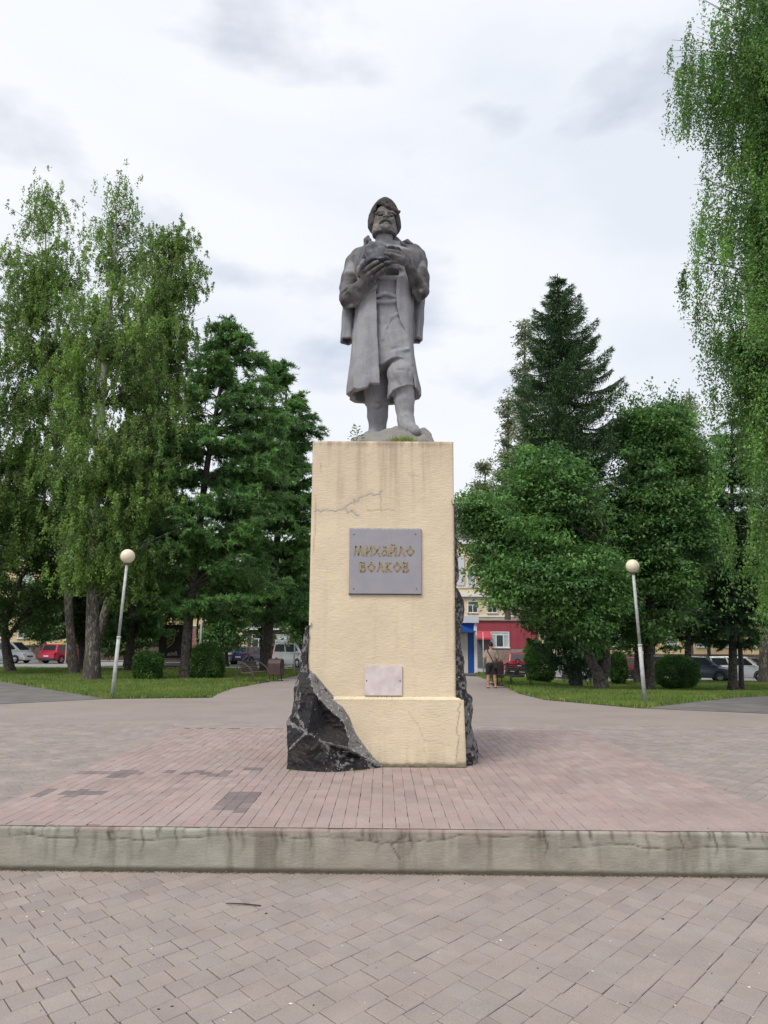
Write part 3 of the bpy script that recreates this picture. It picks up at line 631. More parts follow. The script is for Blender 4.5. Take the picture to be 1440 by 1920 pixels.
# plaques --------------------------------------------------------------
def glyphs(text, x0, x1, z0, z1, y, th, weights):
    """carved slavic-style capitals drawn as strokes: (polyline, thick?)"""
    G = {'М': [([(0, 0), (0.16, 1)], 0), ([(0.16, 1), (0.42, 0.05)], 1), ([(0.42, 0.05), (0.62, 1)], 0), ([(0.62, 1), (0.92, 0)], 1)],
         'И': [([(0.1, 0), (0.1, 1)], 1), ([(0.1, 0.2), (0.78, 0.8)], 0), ([(0.78, 0), (0.78, 1)], 1)],
         'Й': [([(0.1, 0), (0.1, 1)], 1), ([(0.1, 0.2), (0.78, 0.8)], 0), ([(0.78, 0), (0.78, 1)], 1), ([(0.18, 1.24), (0.4, 1.15), (0.74, 1.22)], 0)],
         'Х': [([(0.08, 1), (0.9, 0)], 1), ([(0.85, 1), (0.5, 0.5), (0.02, 0.1)], 0)],
         'А': [([(0.5, 0.62), (0.2, 0.5), (0.03, 0.25), (0.2, 0.02), (0.45, 0.08), (0.68, 0.4)], 0), ([(0.22, 0.98), (0.55, 0.92), (0.9, 0)], 1)],
         'Л': [([(0, 0.05), (0.16, 0.06), (0.3, 0.4), (0.42, 0.98)], 0), ([(0.42, 0.98), (0.9, 0)], 1)],
         'О': [([(0.48, 0.02), (0.05, 0.5), (0.48, 0.98), (0.92, 0.5), (0.48, 0.02)], 0.5)],
         'В': [([(0.14, 0), (0.14, 1)], 1), ([(0.14, 0.96), (0.72, 0.96), (0.66, 0.66), (0.3, 0.54)], 0), ([(0.3, 0.54), (0.74, 0.44), (0.86, 0.16), (0.62, 0.02), (0.14, 0.03)], 0.5)],
         'К': [([(0.14, 0), (0.14, 1)], 1), ([(0.82, 0.96), (0.5, 0.88), (0.22, 0.52)], 0), ([(0.22, 0.55), (0.5, 0.2), (0.88, 0.02)], 0.6)]}
    outp = []; W_ = (x1-x0)/sum(weights); x = x0
    for ch, w in zip(text, weights):
        mb = MB(); cw = W_*w*0.88
        for pl, thick in G[ch]:
            pts = [(x+a*cw, y, z0+b*(z1-z0)) for a, b in pl]
            for a, b in zip(pts[:-1], pts[1:]):
                d = Vector(b)-Vector(a); e = d.normalized()*0.002; mb.bar(Vector(a)-e, Vector(b)+e, 0.008, (0.010+0.012*thick), up=(0, 1, 0)) if False else mb.bar(Vector(a)-e, Vector(b)+e, 0.010+0.013*thick, 0.008, up=(0, 1, 0))
        outp.append(mb); x += W_*w
    return outp
def plaque(name, label, u0, u1, v0, v1, depth, mat, cat):
    a = aty(u0, v1, PY0-depth); b = aty(u1, v0, PY0-depth); o = empty(name, ((a[0]+b[0])/2, PY0, (a[2]+b[2])/2)); tag(o, label, cat)
    return o, a[0]-o.location.x, b[0]-o.location.x, a[2]-o.location.z, b[2]-o.location.z
pq, qx0, qx1, qz0, qz1 = plaque('name_plaque', 'grey square name plaque with carved gold letters on the upper pedestal face', 654, 789.5, 992.5, 1113, 0.03, M['plaque'], 'plaque')
MB().box(qx0, qx1, -0.032, -0.004, qz0, qz1).build('slab', M['plaque'], pq, bevel=0.004)
rimm = MB(); rimm.box(qx0-0.004, qx1+0.004, -0.020, -0.003, qz1-0.006, qz1+0.010); rimm.build('upper_lip', M['plaque_rim'], pq)
MB().box(qx0-0.003, qx1+0.003, -0.018, -0.003, qz0-0.010, qz0+0.002).build('lower_lip', M['screw'], pq)
ox, oy, oz = pq.location
def lw(u, v): p = aty(u, v, PY0-0.034); return p[0]-ox, p[2]-oz
def hh(u, v): p = aty(u, v, PY0); return (p[0], p[2])
xa, za = lw(664, 1041.5); xb, zb = lw(779, 1024.5)
for mb, ch in zip(glyphs('МИХАЙЛО', xa, xb, za, zb, -0.034, 0, [1.35, 0.95, 0.95, 1.0, 0.95, 1.0, 1.1]), 'МИХАЙЛО'): mb.build('letter', M['gold'], pq)
xa, za = lw(674, 1071.5); xb, zb = lw(769, 1054.5)
for mb, ch in zip(glyphs('ВОЛКОВ', xa, xb, za, zb, -0.034, 0, [0.95, 1.1, 1.1, 0.95, 1.1, 0.95]), 'ВОЛКОВ'): mb.build('letter', M['gold'], pq)
for u, v in ((663.5, 1001.5), (779, 1001.5), (663, 1104), (781, 1104)):
    x, z = lw(u, v); mb = MB(); mb.tube([(x, -0.030, z), (x, -0.037, z)], 0.007, 8); mb.build('screw', M['screw'], pq)
pm, qx0, qx1, qz0, qz1 = plaque('blank_plaque', 'small blank pinkish marble plate low on the pedestal face', 683.5, 754, 1248.5, 1304, 0.02, M['marble'], 'plaque')
MB().box(qx0, qx1, -0.022, -0.004, qz0, qz1).build('slab', M['marble'], pm, bevel=0.002)
for s in (qx0+0.022, qx1-0.022):
    mb = MB(); mb.tube([(s, -0.020, 0.0), (s, -0.027, 0.0)], 0.007, 8); mb.build('screw', M['screw'], pm)

# ================================================================== ROCK around the pedestal
rock = empty('rock', (-0.02, 9.6, 0.3)); tag(rock, 'jagged black painted rock with grey worn edges around the foot of the cream pedestal', 'rock')
def zb(u, v): p = at(u, v, 0.3); p[2] = 0.296; return p
ft = 8.735
RV = dict(a0=zb(537, 1443), a1=aty(539, 1408, 8.62), a2=aty(537, 1352, 8.80), a3=aty(553, 1330, 8.82), a4=aty(550, 1292, 8.88), a5=aty(560, 1264, 8.90),
          i1=aty(562, 1300, 8.62), i2=aty(557, 1342, 8.60), s0=aty(578, 1253, 8.80), s1=aty(592, 1264, 8.805), s2=aty(621, 1300, 8.80), s3=aty(643, 1326, ft), s4=aty(656, 1346, ft), s5=aty(665, 1372, ft),
          s6=aty(683, 1398, ft), s7=aty(701, 1420, ft), s8=aty(720, 1438, ft-0.01), r0=aty(581, 1273, 8.66), r1=aty(590, 1300, 8.58), r2=aty(613, 1326, 8.55), r3=aty(642, 1352, 8.56), r4=aty(655, 1386, 8.57),
          l0=aty(577, 1373, 8.40), l1=aty(606, 1391, 8.42), l2=aty(652, 1402, 8.50), l3=aty(690, 1423, 8.62), b1=zb(578, 1447), b2=zb(622, 1449), b3=zb(676, 1445), m1=aty(615, 1360, 8.62), m2=aty(650, 1420, 8.60), m3=aty(560, 1412, 8.50),
          c5=aty(566, 1264, 9.4), c4=aty(556, 1292, 9.5), c2=aty(545, 1352, 9.6), c0=at(545, 1420, 0.296), c6=np.array([-0.80, 9.0, 1.2]), g=np.array([-0.5, 9.0, 0.8]))
RT = 'a5 s0 r0 0|a5 r0 i1 0|a4 a5 i1 1|a4 i1 a3 1|a3 i1 i2 1|a3 i2 a2 1|a2 i2 l0 2|a2 l0 a1 2|a1 l0 m3 0|a1 m3 a0 0|l0 b1 m3 0|m3 b1 a0 0|i1 r0 r1 0|i1 r1 i2 0|i2 r1 l0 0|r1 m1 l0 0|r1 r2 m1 0|r2 r3 m1 0|m1 l1 l0 0|m1 r3 r4 0|m1 r4 l2 0|m1 l2 l1 0|s0 s1 r0 3|s1 r1 r0 3|s1 s2 r1 3|s2 r2 r1 3|s2 s3 r2 3|s3 r3 r2 3|s3 s4 r3 3|s4 r4 r3 3|s4 s5 r4 3|s5 s6 r4 3|s6 l2 r4 3|s6 l3 l2 3|s6 s7 l3 3|s7 s8 l3 3|l0 l1 b1 0|l1 b2 b1 0|l1 m2 b2 4|l1 l2 m2 4|l2 l3 m2 4|m2 l3 b3 4|m2 b3 b2 4|l3 s8 b3 4|a5 c5 s0 1|a4 c4 a5 1|c4 c5 a5 1|a2 c2 a3 1|a3 c2 c4 1|a3 c4 a4 1|a1 c0 a2 1|c0 c2 a2 1|a0 c0 a1 1'
def subdiv_tris(tris, lev):
    for _ in range(lev):
        a, b, c = tris[:, 0], tris[:, 1], tris[:, 2]; ab, bc, cb = (a+b)/2, (b+c)/2, (c+a)/2
        tris = np.concatenate([np.stack([a, ab, cb], 1), np.stack([ab, b, bc], 1), np.stack([cb, bc, c], 1), np.stack([ab, bc, cb], 1)])
    return tris
def rock_color(C, N, lich, seed=0):
    """black paint, worn to grey stone on ridges and ledges"""
    n1 = vnoise(C, 4, 20+seed, 4); n2 = vnoise(C, 22, 21+seed, 4); n3 = vnoise(C, 60, 22+seed, 2)
    black = np.array((0.012, 0.0115, 0.014)); grey = np.array((0.19, 0.185, 0.185)); brownish = np.array((0.032, 0.027, 0.026))
    c = black*(1-sm((n1-0.45)/0.3)[:, None])+brownish*sm((n1-0.45)/0.3)[:, None]
    q = np.clip(sm((n2+lich*0.42-0.66)/0.16), 0, 1)[:, None]; c = c*(1-q*0.85)+grey*q*0.85
    q = sm((n3+lich*0.10-0.80)/0.06)[:, None]; c = c*(1-q)+np.array((0.45, 0.44, 0.43))*q
    return c
T0 = []; TL = []
for row in RT.split('|'):
    a, b, c, k = row.split(); T0.append([RV[a], RV[b], RV[c]]); TL.append({'0': -0.35, '1': 0.35, '2': 0.05, '3': 1.0, '4': 0.28}[k])
T0 = np.array(T0); T = subdiv_tris(T0, 5); TLs = np.tile(np.array(TL), 1)
lv = np.array(TL)
for _ in range(5): lv = np.concatenate([lv]*4)
pts = T.reshape(-1, 3); key = np.round(pts, 5); uq, inv = np.unique(key, axis=0, return_inverse=True); inv = inv.reshape(-1, 3)
disp = (vnoise(uq, 5, 31, 4)-0.5)*0.085+(np.abs(vnoise(uq, 13, 32, 3)-0.5))*-0.05
onped = np.exp(-((uq[:, 1]-8.80)/0.03)**2)
nrm = np.array([-0.35, -1.0, 0.25]); nrm /= np.linalg.norm(nrm); uq2 = uq+nrm*(disp*(1-0.7*onped)*(1-np.exp(-((uq[:, 2]-0.296)/0.03)**2)))[:, None]
C = uq[inv].mean(1); ridge = np.full(len(C), 9.0)
for ln in (('s0', 'r0', 'r1', 'r2', 'r3', 'r4'), ('a2', 'l0'), ('a1', 'l0', 'l1', 'l2', 'l3', 's8'), ('s0', 's1', 's2', 's3', 's4', 's5', 's6', 's7', 's8'), ('i1', 'i2', 'l0')):
    for a, b in zip(ln[:-1], ln[1:]):
        A, B = RV[a], RV[b]; t = np.clip(((C-A)@(B-A))/((B-A)@(B-A)), 0, 1); ridge = np.minimum(ridge, np.linalg.norm(C-A-t[:, None]*(B-A), axis=1))
lich = lv+0.95*np.exp(-(ridge/0.022)**2)
mk('wedge', uq2-np.array(rock.location), inv, M['rock'], rock, False, fcol=rock_color(C, None, lich))
def side_rock(name, prof, xped, sgn, seed, ztop):
    zs = np.array([aty(u, v, y)[2] for u, v, y in prof]); xs = np.array([aty(u, v, y)[0] for u, v, y in prof]); o = np.argsort(zs); zs, xs = zs[o], xs[o]
    nz, ns = 260, 110; z = np.linspace(0.29, ztop, nz); s = np.linspace(0, 1, ns); Zg, Sg = np.meshgrid(z, s, indexing='ij')
    out = np.interp(Zg, zs, xs)*sgn-xped*sgn
    b = np.interp(Sg, [0, 0.06, 0.22, 0.4, 0.7, 0.86, 1.0], [0.0, 0.62, 0.88, 1.0, 0.95, 0.85, 0.9])
    P3 = np.stack([Zg*0+seed, Sg*1.9, Zg], -1); n1 = vnoise(P3, 2.6, seed, 2); n2 = vnoise(P3, 7, seed+1, 3); n3 = vnoise(P3, 18, seed+2, 3)
    f = out*b+(n1-0.5)*0.16*b*np.clip(Sg*3, 0, 1)*0.5-np.abs(n2-0.5)*0.12*b+(n3-0.5)*0.03
    f = np.minimum(f, out*1.02); f = np.where(out < 0.004, -0.03, np.maximum(f, -0.02)); f[-6:, :] = -0.03
    X = xped+sgn*f; Y = 8.78+Sg*1.74+0.02*(n2-0.5)
    back = Sg > 0.86; t = (Sg-0.86)/0.14
    X = np.where(back, xped+sgn*f*(1-t)-sgn*t*0.8, X); Y = np.where(back, 8.78+0.86*1.74+0.32*np.sin(np.clip(t, 0, 1)*1.57)+0.1*n2, Y)
    V = np.stack([X, Y, Zg], -1).reshape(-1, 3); i = np.arange(nz-1)[:, None]*ns; j = np.arange(ns-1)[None, :]
    F = np.stack([i+j, i+j+1, i+ns+j+1, i+ns+j], -1).reshape(-1, 4)
    if sgn < 0: F = F[:, ::-1]
    C = V[F].mean(1); li = 0.25+1.6*(0.5-np.abs(n2.reshape(-1)[F[:, 0]]-0.5))*0.25+0.25*(C[:, 2] < 1.0)
    return mk(name, V-np.array(rock.location), F, M['rock'], rock, False, fcol=rock_color(C, None, li, 5))
R_PROF = [(849, 955, 9.4), (853, 962, 9.4), (854, 975, 9.4), (851, 990, 9.4), (852, 1020, 9.4), (856, 1045, 9.4), (858, 1070, 9.4), (859, 1088, 9.4), (853, 1098, 9.4), (853, 1106, 9.4), (861, 1115, 9.4), (871, 1130, 9.4), (869, 1150, 9.4), (867, 1165, 9.4), (862, 1190, 9.4), (864, 1215, 9.4), (871, 1240, 9.4), (870, 1255, 9.4), (875, 1275, 9.4), (877, 1300, 9.4), (886, 1305, 9.4), (889, 1320, 9.3), (886, 1350, 9.3), (890, 1370, 9.3), (898, 1395, 9.3), (900, 1412, 9.3)]
side_rock('side_face', R_PROF, PX1+0.0, 1, 3, 3.3)
L_PROF = [(578, 1174, 9.5), (574, 1186, 9.5), (570, 1200, 9.4), (567, 1220, 9.4), (564, 1240, 9.4), (559, 1262, 9.3), (553, 1290, 9.3), (551, 1320, 9.3), (546, 1350, 9.3), (545, 1400, 9.3)]
side_rock('side_face', L_PROF, PX0, -1, 8, 1.86)

# ================================================================== SIGNED-DISTANCE SCULPTING (one continuous surface per part)
class SDF:
    def __init__(s, lo, hi, h):
        s.h = h; s.lo = np.array(lo, float); s.n = np.ceil((np.array(hi)-s.lo)/h).astype(int)+1
        s.ax = [s.lo[i]+h*np.arange(s.n[i]) for i in range(3)]; s.F = np.full(s.n, 1.0, np.float32)
    def blk(s, lo, hi):
        a = np.clip(np.floor((np.array(lo)-s.lo)/s.h).astype(int), 0, s.n); b = np.clip(np.ceil((np.array(hi)-s.lo)/s.h).astype(int)+1, 0, s.n)
        sl = tuple(slice(a[i], b[i]) for i in range(3)); return sl, s.ax[0][sl[0]][:, None, None], s.ax[1][sl[1]][None, :, None], s.ax[2][sl[2]][None, None, :]
    def op(s, fn, lo, hi, k=0.0, mode='u'):
        m = k+3*s.h; sl, x, y, z = s.blk(np.array(lo)-m, np.array(hi)+m)
        if 0 in s.F[sl].shape: return s
        d = fn(x, y, z).astype(np.float32); A = s.F[sl]
        if mode == 'u': r = np.minimum(A, d) if k <= 0 else np.minimum(A, d)-np.maximum(k-np.abs(A-d), 0)**2/(4*k)
        elif mode == 's': r = np.maximum(A, -d) if k <= 0 else np.maximum(A, -d)+np.maximum(k-np.abs(A+d), 0)**2/(4*k)
        elif mode == 'i': r = np.maximum(A, d)
        elif mode == 'd': r = A+d
        s.F[sl] = r; return s
    def cap(s, a, b, ra, rb=None, k=0.02, mode='u'):
        a = np.array(a, float); b = np.array(b, float); rb = ra if rb is None else rb; ab = b-a; L2 = ab@ab+1e-12; R = max(ra, rb)
        def f(x, y, z):
            px, py, pz = x-a[0], y-a[1], z-a[2]; t = np.clip((px*ab[0]+py*ab[1]+pz*ab[2])/L2, 0, 1)
            return np.sqrt((px-t*ab[0])**2+(py-t*ab[1])**2+(pz-t*ab[2])**2)-(ra+(rb-ra)*t)
        return s.op(f, np.minimum(a, b)-R, np.maximum(a, b)+R, k, mode)
    def chain(s, pts, rad, k=0.02, mode='u'):
        for i in range(len(pts)-1): s.cap(pts[i], pts[i+1], rad[i], rad[i+1], k, mode)
        return s
    def ell(s, c, r, k=0.02, mode='u', rot=None):
        c = np.array(c, float); r = np.array(r, float); R = max(r); Rm = np.array(rot) if rot is not None else np.eye(3)
        def f(x, y, z):
            px, py, pz = x-c[0], y-c[1], z-c[2]
            q = [Rm[0][i]*px+Rm[1][i]*py+Rm[2][i]*pz for i in range(3)] if rot is not None else [px, py, pz]
            k0 = np.sqrt((q[0]/r[0])**2+(q[1]/r[1])**2+(q[2]/r[2])**2); k1 = np.sqrt((q[0]/r[0]**2)**2+(q[1]/r[1]**2)**2+(q[2]/r[2]**2)**2)+1e-6
            return k0*(k0-1)/k1
        return s.op(f, c-R, c+R, k, mode)
    def mesh(s):
        F = s.F; I = F < 0; n = F.shape
        c = I[:-1, :-1, :-1].astype(np.int8)
        tot = np.zeros_like(c)
        for dx in (0, 1):
            for dy in (0, 1):
                for dz in (0, 1): tot += I[dx:n[0]-1+dx, dy:n[1]-1+dy, dz:n[2]-1+dz]
        act = (tot > 0) & (tot < 8); ix = np.argwhere(act); idm = np.full(act.shape, -1, np.int32); idm[act] = np.arange(len(ix))
        acc = np.zeros((len(ix), 3)); cnt = np.zeros(len(ix))
        cor = [(a, b, c_) for a in (0, 1) for b in (0, 1) for c_ in (0, 1)]
        val = {q: F[ix[:, 0]+q[0], ix[:, 1]+q[1], ix[:, 2]+q[2]].astype(float) for q in cor}
        for q in cor:
            for ax in range(3):
                if q[ax] == 0:
                    q2 = list(q); q2[ax] = 1; q2 = tuple(q2); a, b = val[q], val[q2]; m = (a < 0) != (b < 0); t = np.where(m, a/(a-b+1e-12), 0)
                    p = np.zeros((len(ix), 3)); p[:] = q; p[:, ax] = t; acc += p*m[:, None]; cnt += m
        V = s.lo+(ix+acc/cnt[:, None])*s.h; Q = []
        for ax in range(3):
            o = [0, 1, 2]; o.remove(ax); b_, c_ = o
            sl = [slice(1, n[0]-1), slice(1, n[1]-1), slice(1, n[2]-1)]; sl[ax] = slice(0, n[ax]-1); s2 = list(sl); s2[ax] = slice(1, n[ax])
            A = I[tuple(sl)]; B = I[tuple(s2)]; e = np.argwhere(A != B); off = np.array([1, 1, 1]); off[ax] = 0; e = e+off
            fl = I[e[:, 0], e[:, 1], e[:, 2]]
            def cell(db, dc): w = e.copy(); w[:, b_] -= db; w[:, c_] -= dc; return idm[w[:, 0], w[:, 1], w[:, 2]]
            q = np.stack([cell(1, 1), cell(0, 1), cell(0, 0), cell(1, 0)], 1)
            if ax == 1: fl = ~fl
            q[~fl] = q[~fl][:, ::-1]; Q.append(q)
        Q = np.concatenate(Q); return V, Q[(Q >= 0).all(1)]
    def obj(s, name, mat, parent=None, smooth=True, grime=None):
        V, Q = s.mesh(); o = mk(name, V-(np.array(parent.location) if parent is not None else 0), Q, mat, parent, smooth)
        if grime is not None: a = o.data.attributes.new('grime', 'FLOAT', 'POINT'); a.data.foreach_set('value', grime(V).astype(np.float32))
        return o
def seg_near(V, chains, r0, r1):
    d = np.full(len(V), 9.0)
    for ch in chains:
        for a, b_ in zip(ch[:-1], ch[1:]):
            a, b_ = np.array(a), np.array(b_); ab = b_-a; t = np.clip((V-a)@ab/(ab@ab), 0, 1); d = np.minimum(d, np.linalg.norm(V-a-t[:, None]*ab, axis=1))
    return 1-sm((d-r0)/(r1-r0))

# ================================================================== STATUE
def P(u, v, y=9.5): return aty(u, v, y)
px = 1/143.0
st = empty('statue', (-0.02, 9.5, 3.98)); tag(st, 'grey stone statue of a bearded man in long open coat holding a coal lump', 'statue')
LO, HI = (-0.68, 8.86, 3.9), (0.64, 10.12, 7.62)
# footing slab on the pedestal
fo = SDF((-0.6, 8.95, 3.93), (0.75, 10.15, 4.42), 0.014)
def slab(x, y, z):
    n = 0.0
    top = 4.285+0.0*x; top = np.where(x > 0.50, top-(x-0.50)*0.75, top); top = np.where(x < 0.05, top-(0.05-x)*0.30, top)
    top = top-np.maximum(9.25-y, 0)*0.9
    return np.maximum(np.maximum(z-top, np.maximum(-0.46-x+(z-4)*0.5, x-0.62+(z-4)*0.2)), np.maximum(9.02-y, y-10.1))*0.8
fo.op(slab, (-0.6, 8.95, 3.93), (0.75, 10.15, 4.42))
fo.cap(P(690, 832, 9.25), P(722, 826, 9.2), 0.06, 0.08, 0.05); fo.cap(P(740, 822, 9.15), P(800, 824, 9.2), 0.07, 0.05, 0.04); fo.cap(P(745, 818, 9.3), P(785, 820, 9.3), 0.08, 0.06, 0.04)
def bumpf(sc_, amp, seed):
    def f(x, y, z):
        return amp*(np.sin(x*sc_*1.3+seed+1.7*np.sin(y*sc_*0.8+z*sc_*0.5))*np.sin(y*sc_*1.1+2.1*np.sin(z*sc_*0.9+seed))*1.0+0.6*np.sin(z*sc_*1.9+x*sc_*1.2+seed*2)*np.sin(x*sc_*2.3-y*sc_*1.7))
    return f
fo.op(bumpf(11, 0.018, 1), (-0.6, 8.95, 3.93), (0.75, 10.15, 4.42), 0, 'd')
fo.obj('rock_footing', M['stonebase'], st, False)

# ---- body: head, neck, shirt, breeches, boots, arms and hands as one surface
b = SDF(LO, HI, 0.0105)
zk = lambda v, y=9.5: aty(720, v, y)[2]
# legs: left leg (picture right) steps forward
b.chain([P(748, 630, 9.55), P(751, 680, 9.42), P(752, 700, 9.36)], [0.17, 0.165, 0.172], 0.05)
b.ell(P(751, 703, 9.31), (0.172, 0.13, 0.17), 0.04)
kz = P(752, 728, 9.25)
def breech(x, y, z):
    a_, c_ = P(751, 690, 9.38), P(753.5, 735, 9.37); t = np.clip((z-a_[2])/(c_[2]-a_[2]), 0, 1); cx, cy = a_[0]+(c_[0]-a_[0])*t, a_[1]+(c_[1]-a_[1])*t
    dx, dy = x-cx, y-cy; th = np.arctan2(dy, dx); r = 0.160+0.022*t+0.006*np.sin(5*th+3*t); d = np.sqrt(dx*dx+dy*dy)-r
    return np.maximum(np.maximum(d, z-a_[2]), kz[2]+0.30*(x-kz[0])-0.9*np.maximum(kz[0]-0.10-x, 0)-z)
b.op(breech, (P(725, 735, 9.37)[0], 9.15, kz[2]-0.15), (P(780, 690, 9.37)[0], 9.6, P(751, 690, 9.38)[2]), 0.02)        # breeches gathered over the boot
b.cap(P(737, 741, 9.36), P(739, 725, 9.33), 0.022, 0.06, 0.02)
b.chain([P(757, 728, 9.38), P(758, 752, 9.38), P(760, 782, 9.38)], [0.136, 0.134, 0.104], 0.008)
b.chain([P(761, 788, 9.36), P(764, 800, 9.30)], [0.112, 0.105], 0.03)
b.chain([P(763, 804, 9.36), P(773, 807, 9.20), P(780, 809, 9.12)], [0.095, 0.078, 0.055], 0.04)
for v, r, ya in ((779, 0.112, 0.03), (785, 0.118, 0.0), (792, 0.113, 0.02)):
    b.chain([P(748, v+3, 9.34), P(758, v-1+ya*60, 9.27), P(773, v+4, 9.34)], [0.016, 0.02, 0.016], 0.018)
# right leg (picture left), standing back
b.chain([P(703, 640, 9.70), P(706, 725, 9.66), P(707, 752, 9.65)], [0.19, 0.165, 0.155], 0.04)
b.chain([P(688, 757, 9.60), P(708, 760, 9.51), P(727, 755, 9.60)], [0.03, 0.035, 0.03], 0.03)
b.chain([P(708, 760, 9.66), P(708, 780, 9.66), P(708, 808, 9.66)], [0.142, 0.135, 0.108], 0.012)
b.chain([P(706, 815, 9.64), P(694, 824, 9.42), P(686, 829, 9.28)], [0.11, 0.10, 0.07], 0.05)
for v in (800, 807): b.chain([P(695, v+4, 9.60), P(708, v, 9.55), P(722, v+2, 9.62)], [0.014, 0.017, 0.014], 0.02)
# knee creases
for a_, c_ in (((733, 700), (745, 720)), ((736, 712), (752, 722)), ((768, 695), (770, 712))): b.cap(P(*a_, 9.20), P(*c_, 9.19), 0.012, 0.012, 0.03, 's')
b.cap(P(744, 693, 9.17), P(756, 694, 9.17), 0.014, 0.010, 0.02, 's')
# torso with shirt and apron-like skirt
def taper(tab):
    t = sorted([(zk(v), (aty(ul, v, 9.5)[0]), (aty(ur, v, 9.5)[0]), ry, cy) for v, ul, ur, ry, cy in tab]); return [np.array(c) for c in zip(*t)]
def body_fn(tab, fold=0.0, nf=0, ph=0.0, foldz=(0, 1)):
    Zt, XL, XR, RY, CY = taper(tab)
    def f(x, y, z):
        xl, xr, ry, cy = np.interp(z, Zt, XL), np.interp(z, Zt, XR), np.interp(z, Zt, RY), np.interp(z, Zt, CY)
        cx, rx = (xl+xr)/2, (xr-xl)/2; dx, dy = (x-cx)/rx, (y-cy)/ry
        rho = (np.abs(dx)**2.6+np.abs(dy)**2.6)**(1/2.6)
        d = (rho-1)*np.minimum(rx, ry)*0.95
        if fold:
            th = np.arctan2(dy, dx); a = np.clip((foldz[1]-z)/(foldz[1]-foldz[0]), 0.08, 1); d = d-fold*a*(np.sin(nf*th+ph+0.6*np.sin(z*2.1))+0.45*np.sin((nf*2.3)*th+ph*2+z*1.3))
        return d
    return f, Zt[0], Zt[-1]
SH = [(690, 699, 779, 0.255, 9.46), (682, 699, 777, 0.255, 9.46), (640, 697, 772, 0.26, 9.49), (590, 694, 762, 0.235, 9.53), (545, 694, 757, 0.225, 9.54), (520, 690, 758, 0.24, 9.54), (495, 684, 768, 0.235, 9.56), (470, 684, 775, 0.19, 9.58), (460, 700, 755, 0.13, 9.60)]
fn, z0_, z1_ = body_fn(SH, 0.010, 7, 0.6, (zk(690), zk(540)))
zh = np.array(sorted([(aty(u, v, 9.25)[0], aty(u, v, 9.25)[2]) for u, v in ((700, 690), (713, 685), (722, 681), (732, 675), (745, 672), (757, 674), (767, 681), (774, 690))]))
def shirt(x, y, z):
    d = fn(x, y, z); hem = np.interp(x, zh[:, 0], zh[:, 1]); hem = hem+np.maximum(y-9.35, 0)*0.0
    d = np.maximum(d, hem-z); inner_ = -(d+0.045); return np.maximum(d, np.minimum(np.maximum(inner_, 0)+inner_*0-1e3*(z > hem+0.14), 0)*0+d)
b.op(shirt, (-0.4, 9.2, z0_), (0.45, 9.85, z1_+0.02), 0.012)
yf = 9.27
# belt and shirt folds
for (pts_, r_b, k_, md) in (([(704, 556, yf+0.02), (722, 550, yf+0.01), (744, 557, yf+0.02)], 0.026, 0.02, 'u'), ([(705, 566, yf+0.03), (725, 567, yf+0.02), (746, 565, yf+0.03)], 0.030, 0.025, 'u'),
                        ([(705, 559.5, yf), (722, 554.5, yf-0.01), (744, 561, yf)], 0.009, 0.008, 's'), ([(705, 573.5, yf+0.01), (725, 575, yf+0.005), (746, 572.5, yf+0.01)], 0.008, 0.008, 's'), ([(705, 586, yf-0.005), (747, 587, yf-0.005)], 0.007, 0.008, 's'), ([(712, 545, yf-0.02), (722, 547, yf-0.02)], 0.010, 0.01, 's'), ([(729, 545, yf-0.02), (740, 547, yf-0.02)], 0.010, 0.01, 's'),
                        ([(722, 632, 9.235), (728, 612, 9.25), (737, 597, 9.265), (752, 591, 9.27)], 0.008, 0.008, 's'), ([(718, 636, 9.26), (724, 612, 9.27), (733, 596, 9.285), (750, 587, 9.29)], 0.022, 0.03, 'u'),
                        ([(713, 617, 9.24), (724, 606, 9.245)], 0.008, 0.04, 's'), ([(736, 662, 9.235), (766, 654, 9.24)], 0.010, 0.04, 'u'), ([(735, 655, 9.20), (762, 646, 9.205)], 0.008, 0.04, 's'),
                        ([(716, 660, 9.20), (730, 640, 9.20)], 0.010, 0.03, 's')):
    b.chain([P(*q) for q in pts_], [r_b]*len(pts_), k_, md)
# open chest hollow under the hands
b.ell(P(738, 505, 9.24), (0.15, 0.19, 0.062), 0.01, 's')
b.cap(P(714, 521, 9.30), P(752, 522, 9.30), 0.035, 0.035, 0.03)
# neck and head
b.chain([P(721, 470, 9.58), P(721, 440, 9.55)], [0.130, 0.122], 0.03)
b.cap(P(712, 464, 9.48), P(716, 444, 9.46), 0.02, 0.018, 0.03); b.cap(P(731, 464, 9.48), P(727, 444, 9.46), 0.02, 0.018, 0.03)
hd = SDF((-0.35, 9.1, 6.85), (0.35, 9.95, 7.62), 0.0075)
def colfn(tab, yref, pw):
    t = sorted([(aty(723, v, yref)[2], aty(ul, v, yref)[0], aty(ur, v, yref)[0], ry, cy) for v, ul, ur, ry, cy in tab]); Zt, XL, XR, RY, CY = [np.array(c) for c in zip(*t)]
    def f(x, y, z):
        xl, xr, ry, cy = np.interp(z, Zt, XL), np.interp(z, Zt, XR), np.interp(z, Zt, RY), np.interp(z, Zt, CY); cx, rx = (xl+xr)/2, (xr-xl)/2
        rho = (np.abs((x-cx)/rx)**pw+np.abs((y-cy)/ry)**pw)**(1/pw); return np.maximum(np.maximum((rho-1)*np.minimum(rx, ry)*0.9, Zt[0]-z), z-Zt[-1])
    return f, Zt, XL, XR
FT = [(432, 698, 743.5, 0.150, 9.50), (428, 697, 745, 0.163, 9.50), (423, 697, 745.5, 0.165, 9.50), (415, 699, 744, 0.155, 9.50), (405, 701, 742, 0.148, 9.50), (395, 703, 740, 0.145, 9.50), (386, 706, 738, 0.135, 9.50), (379, 711, 733, 0.09, 9.52)]
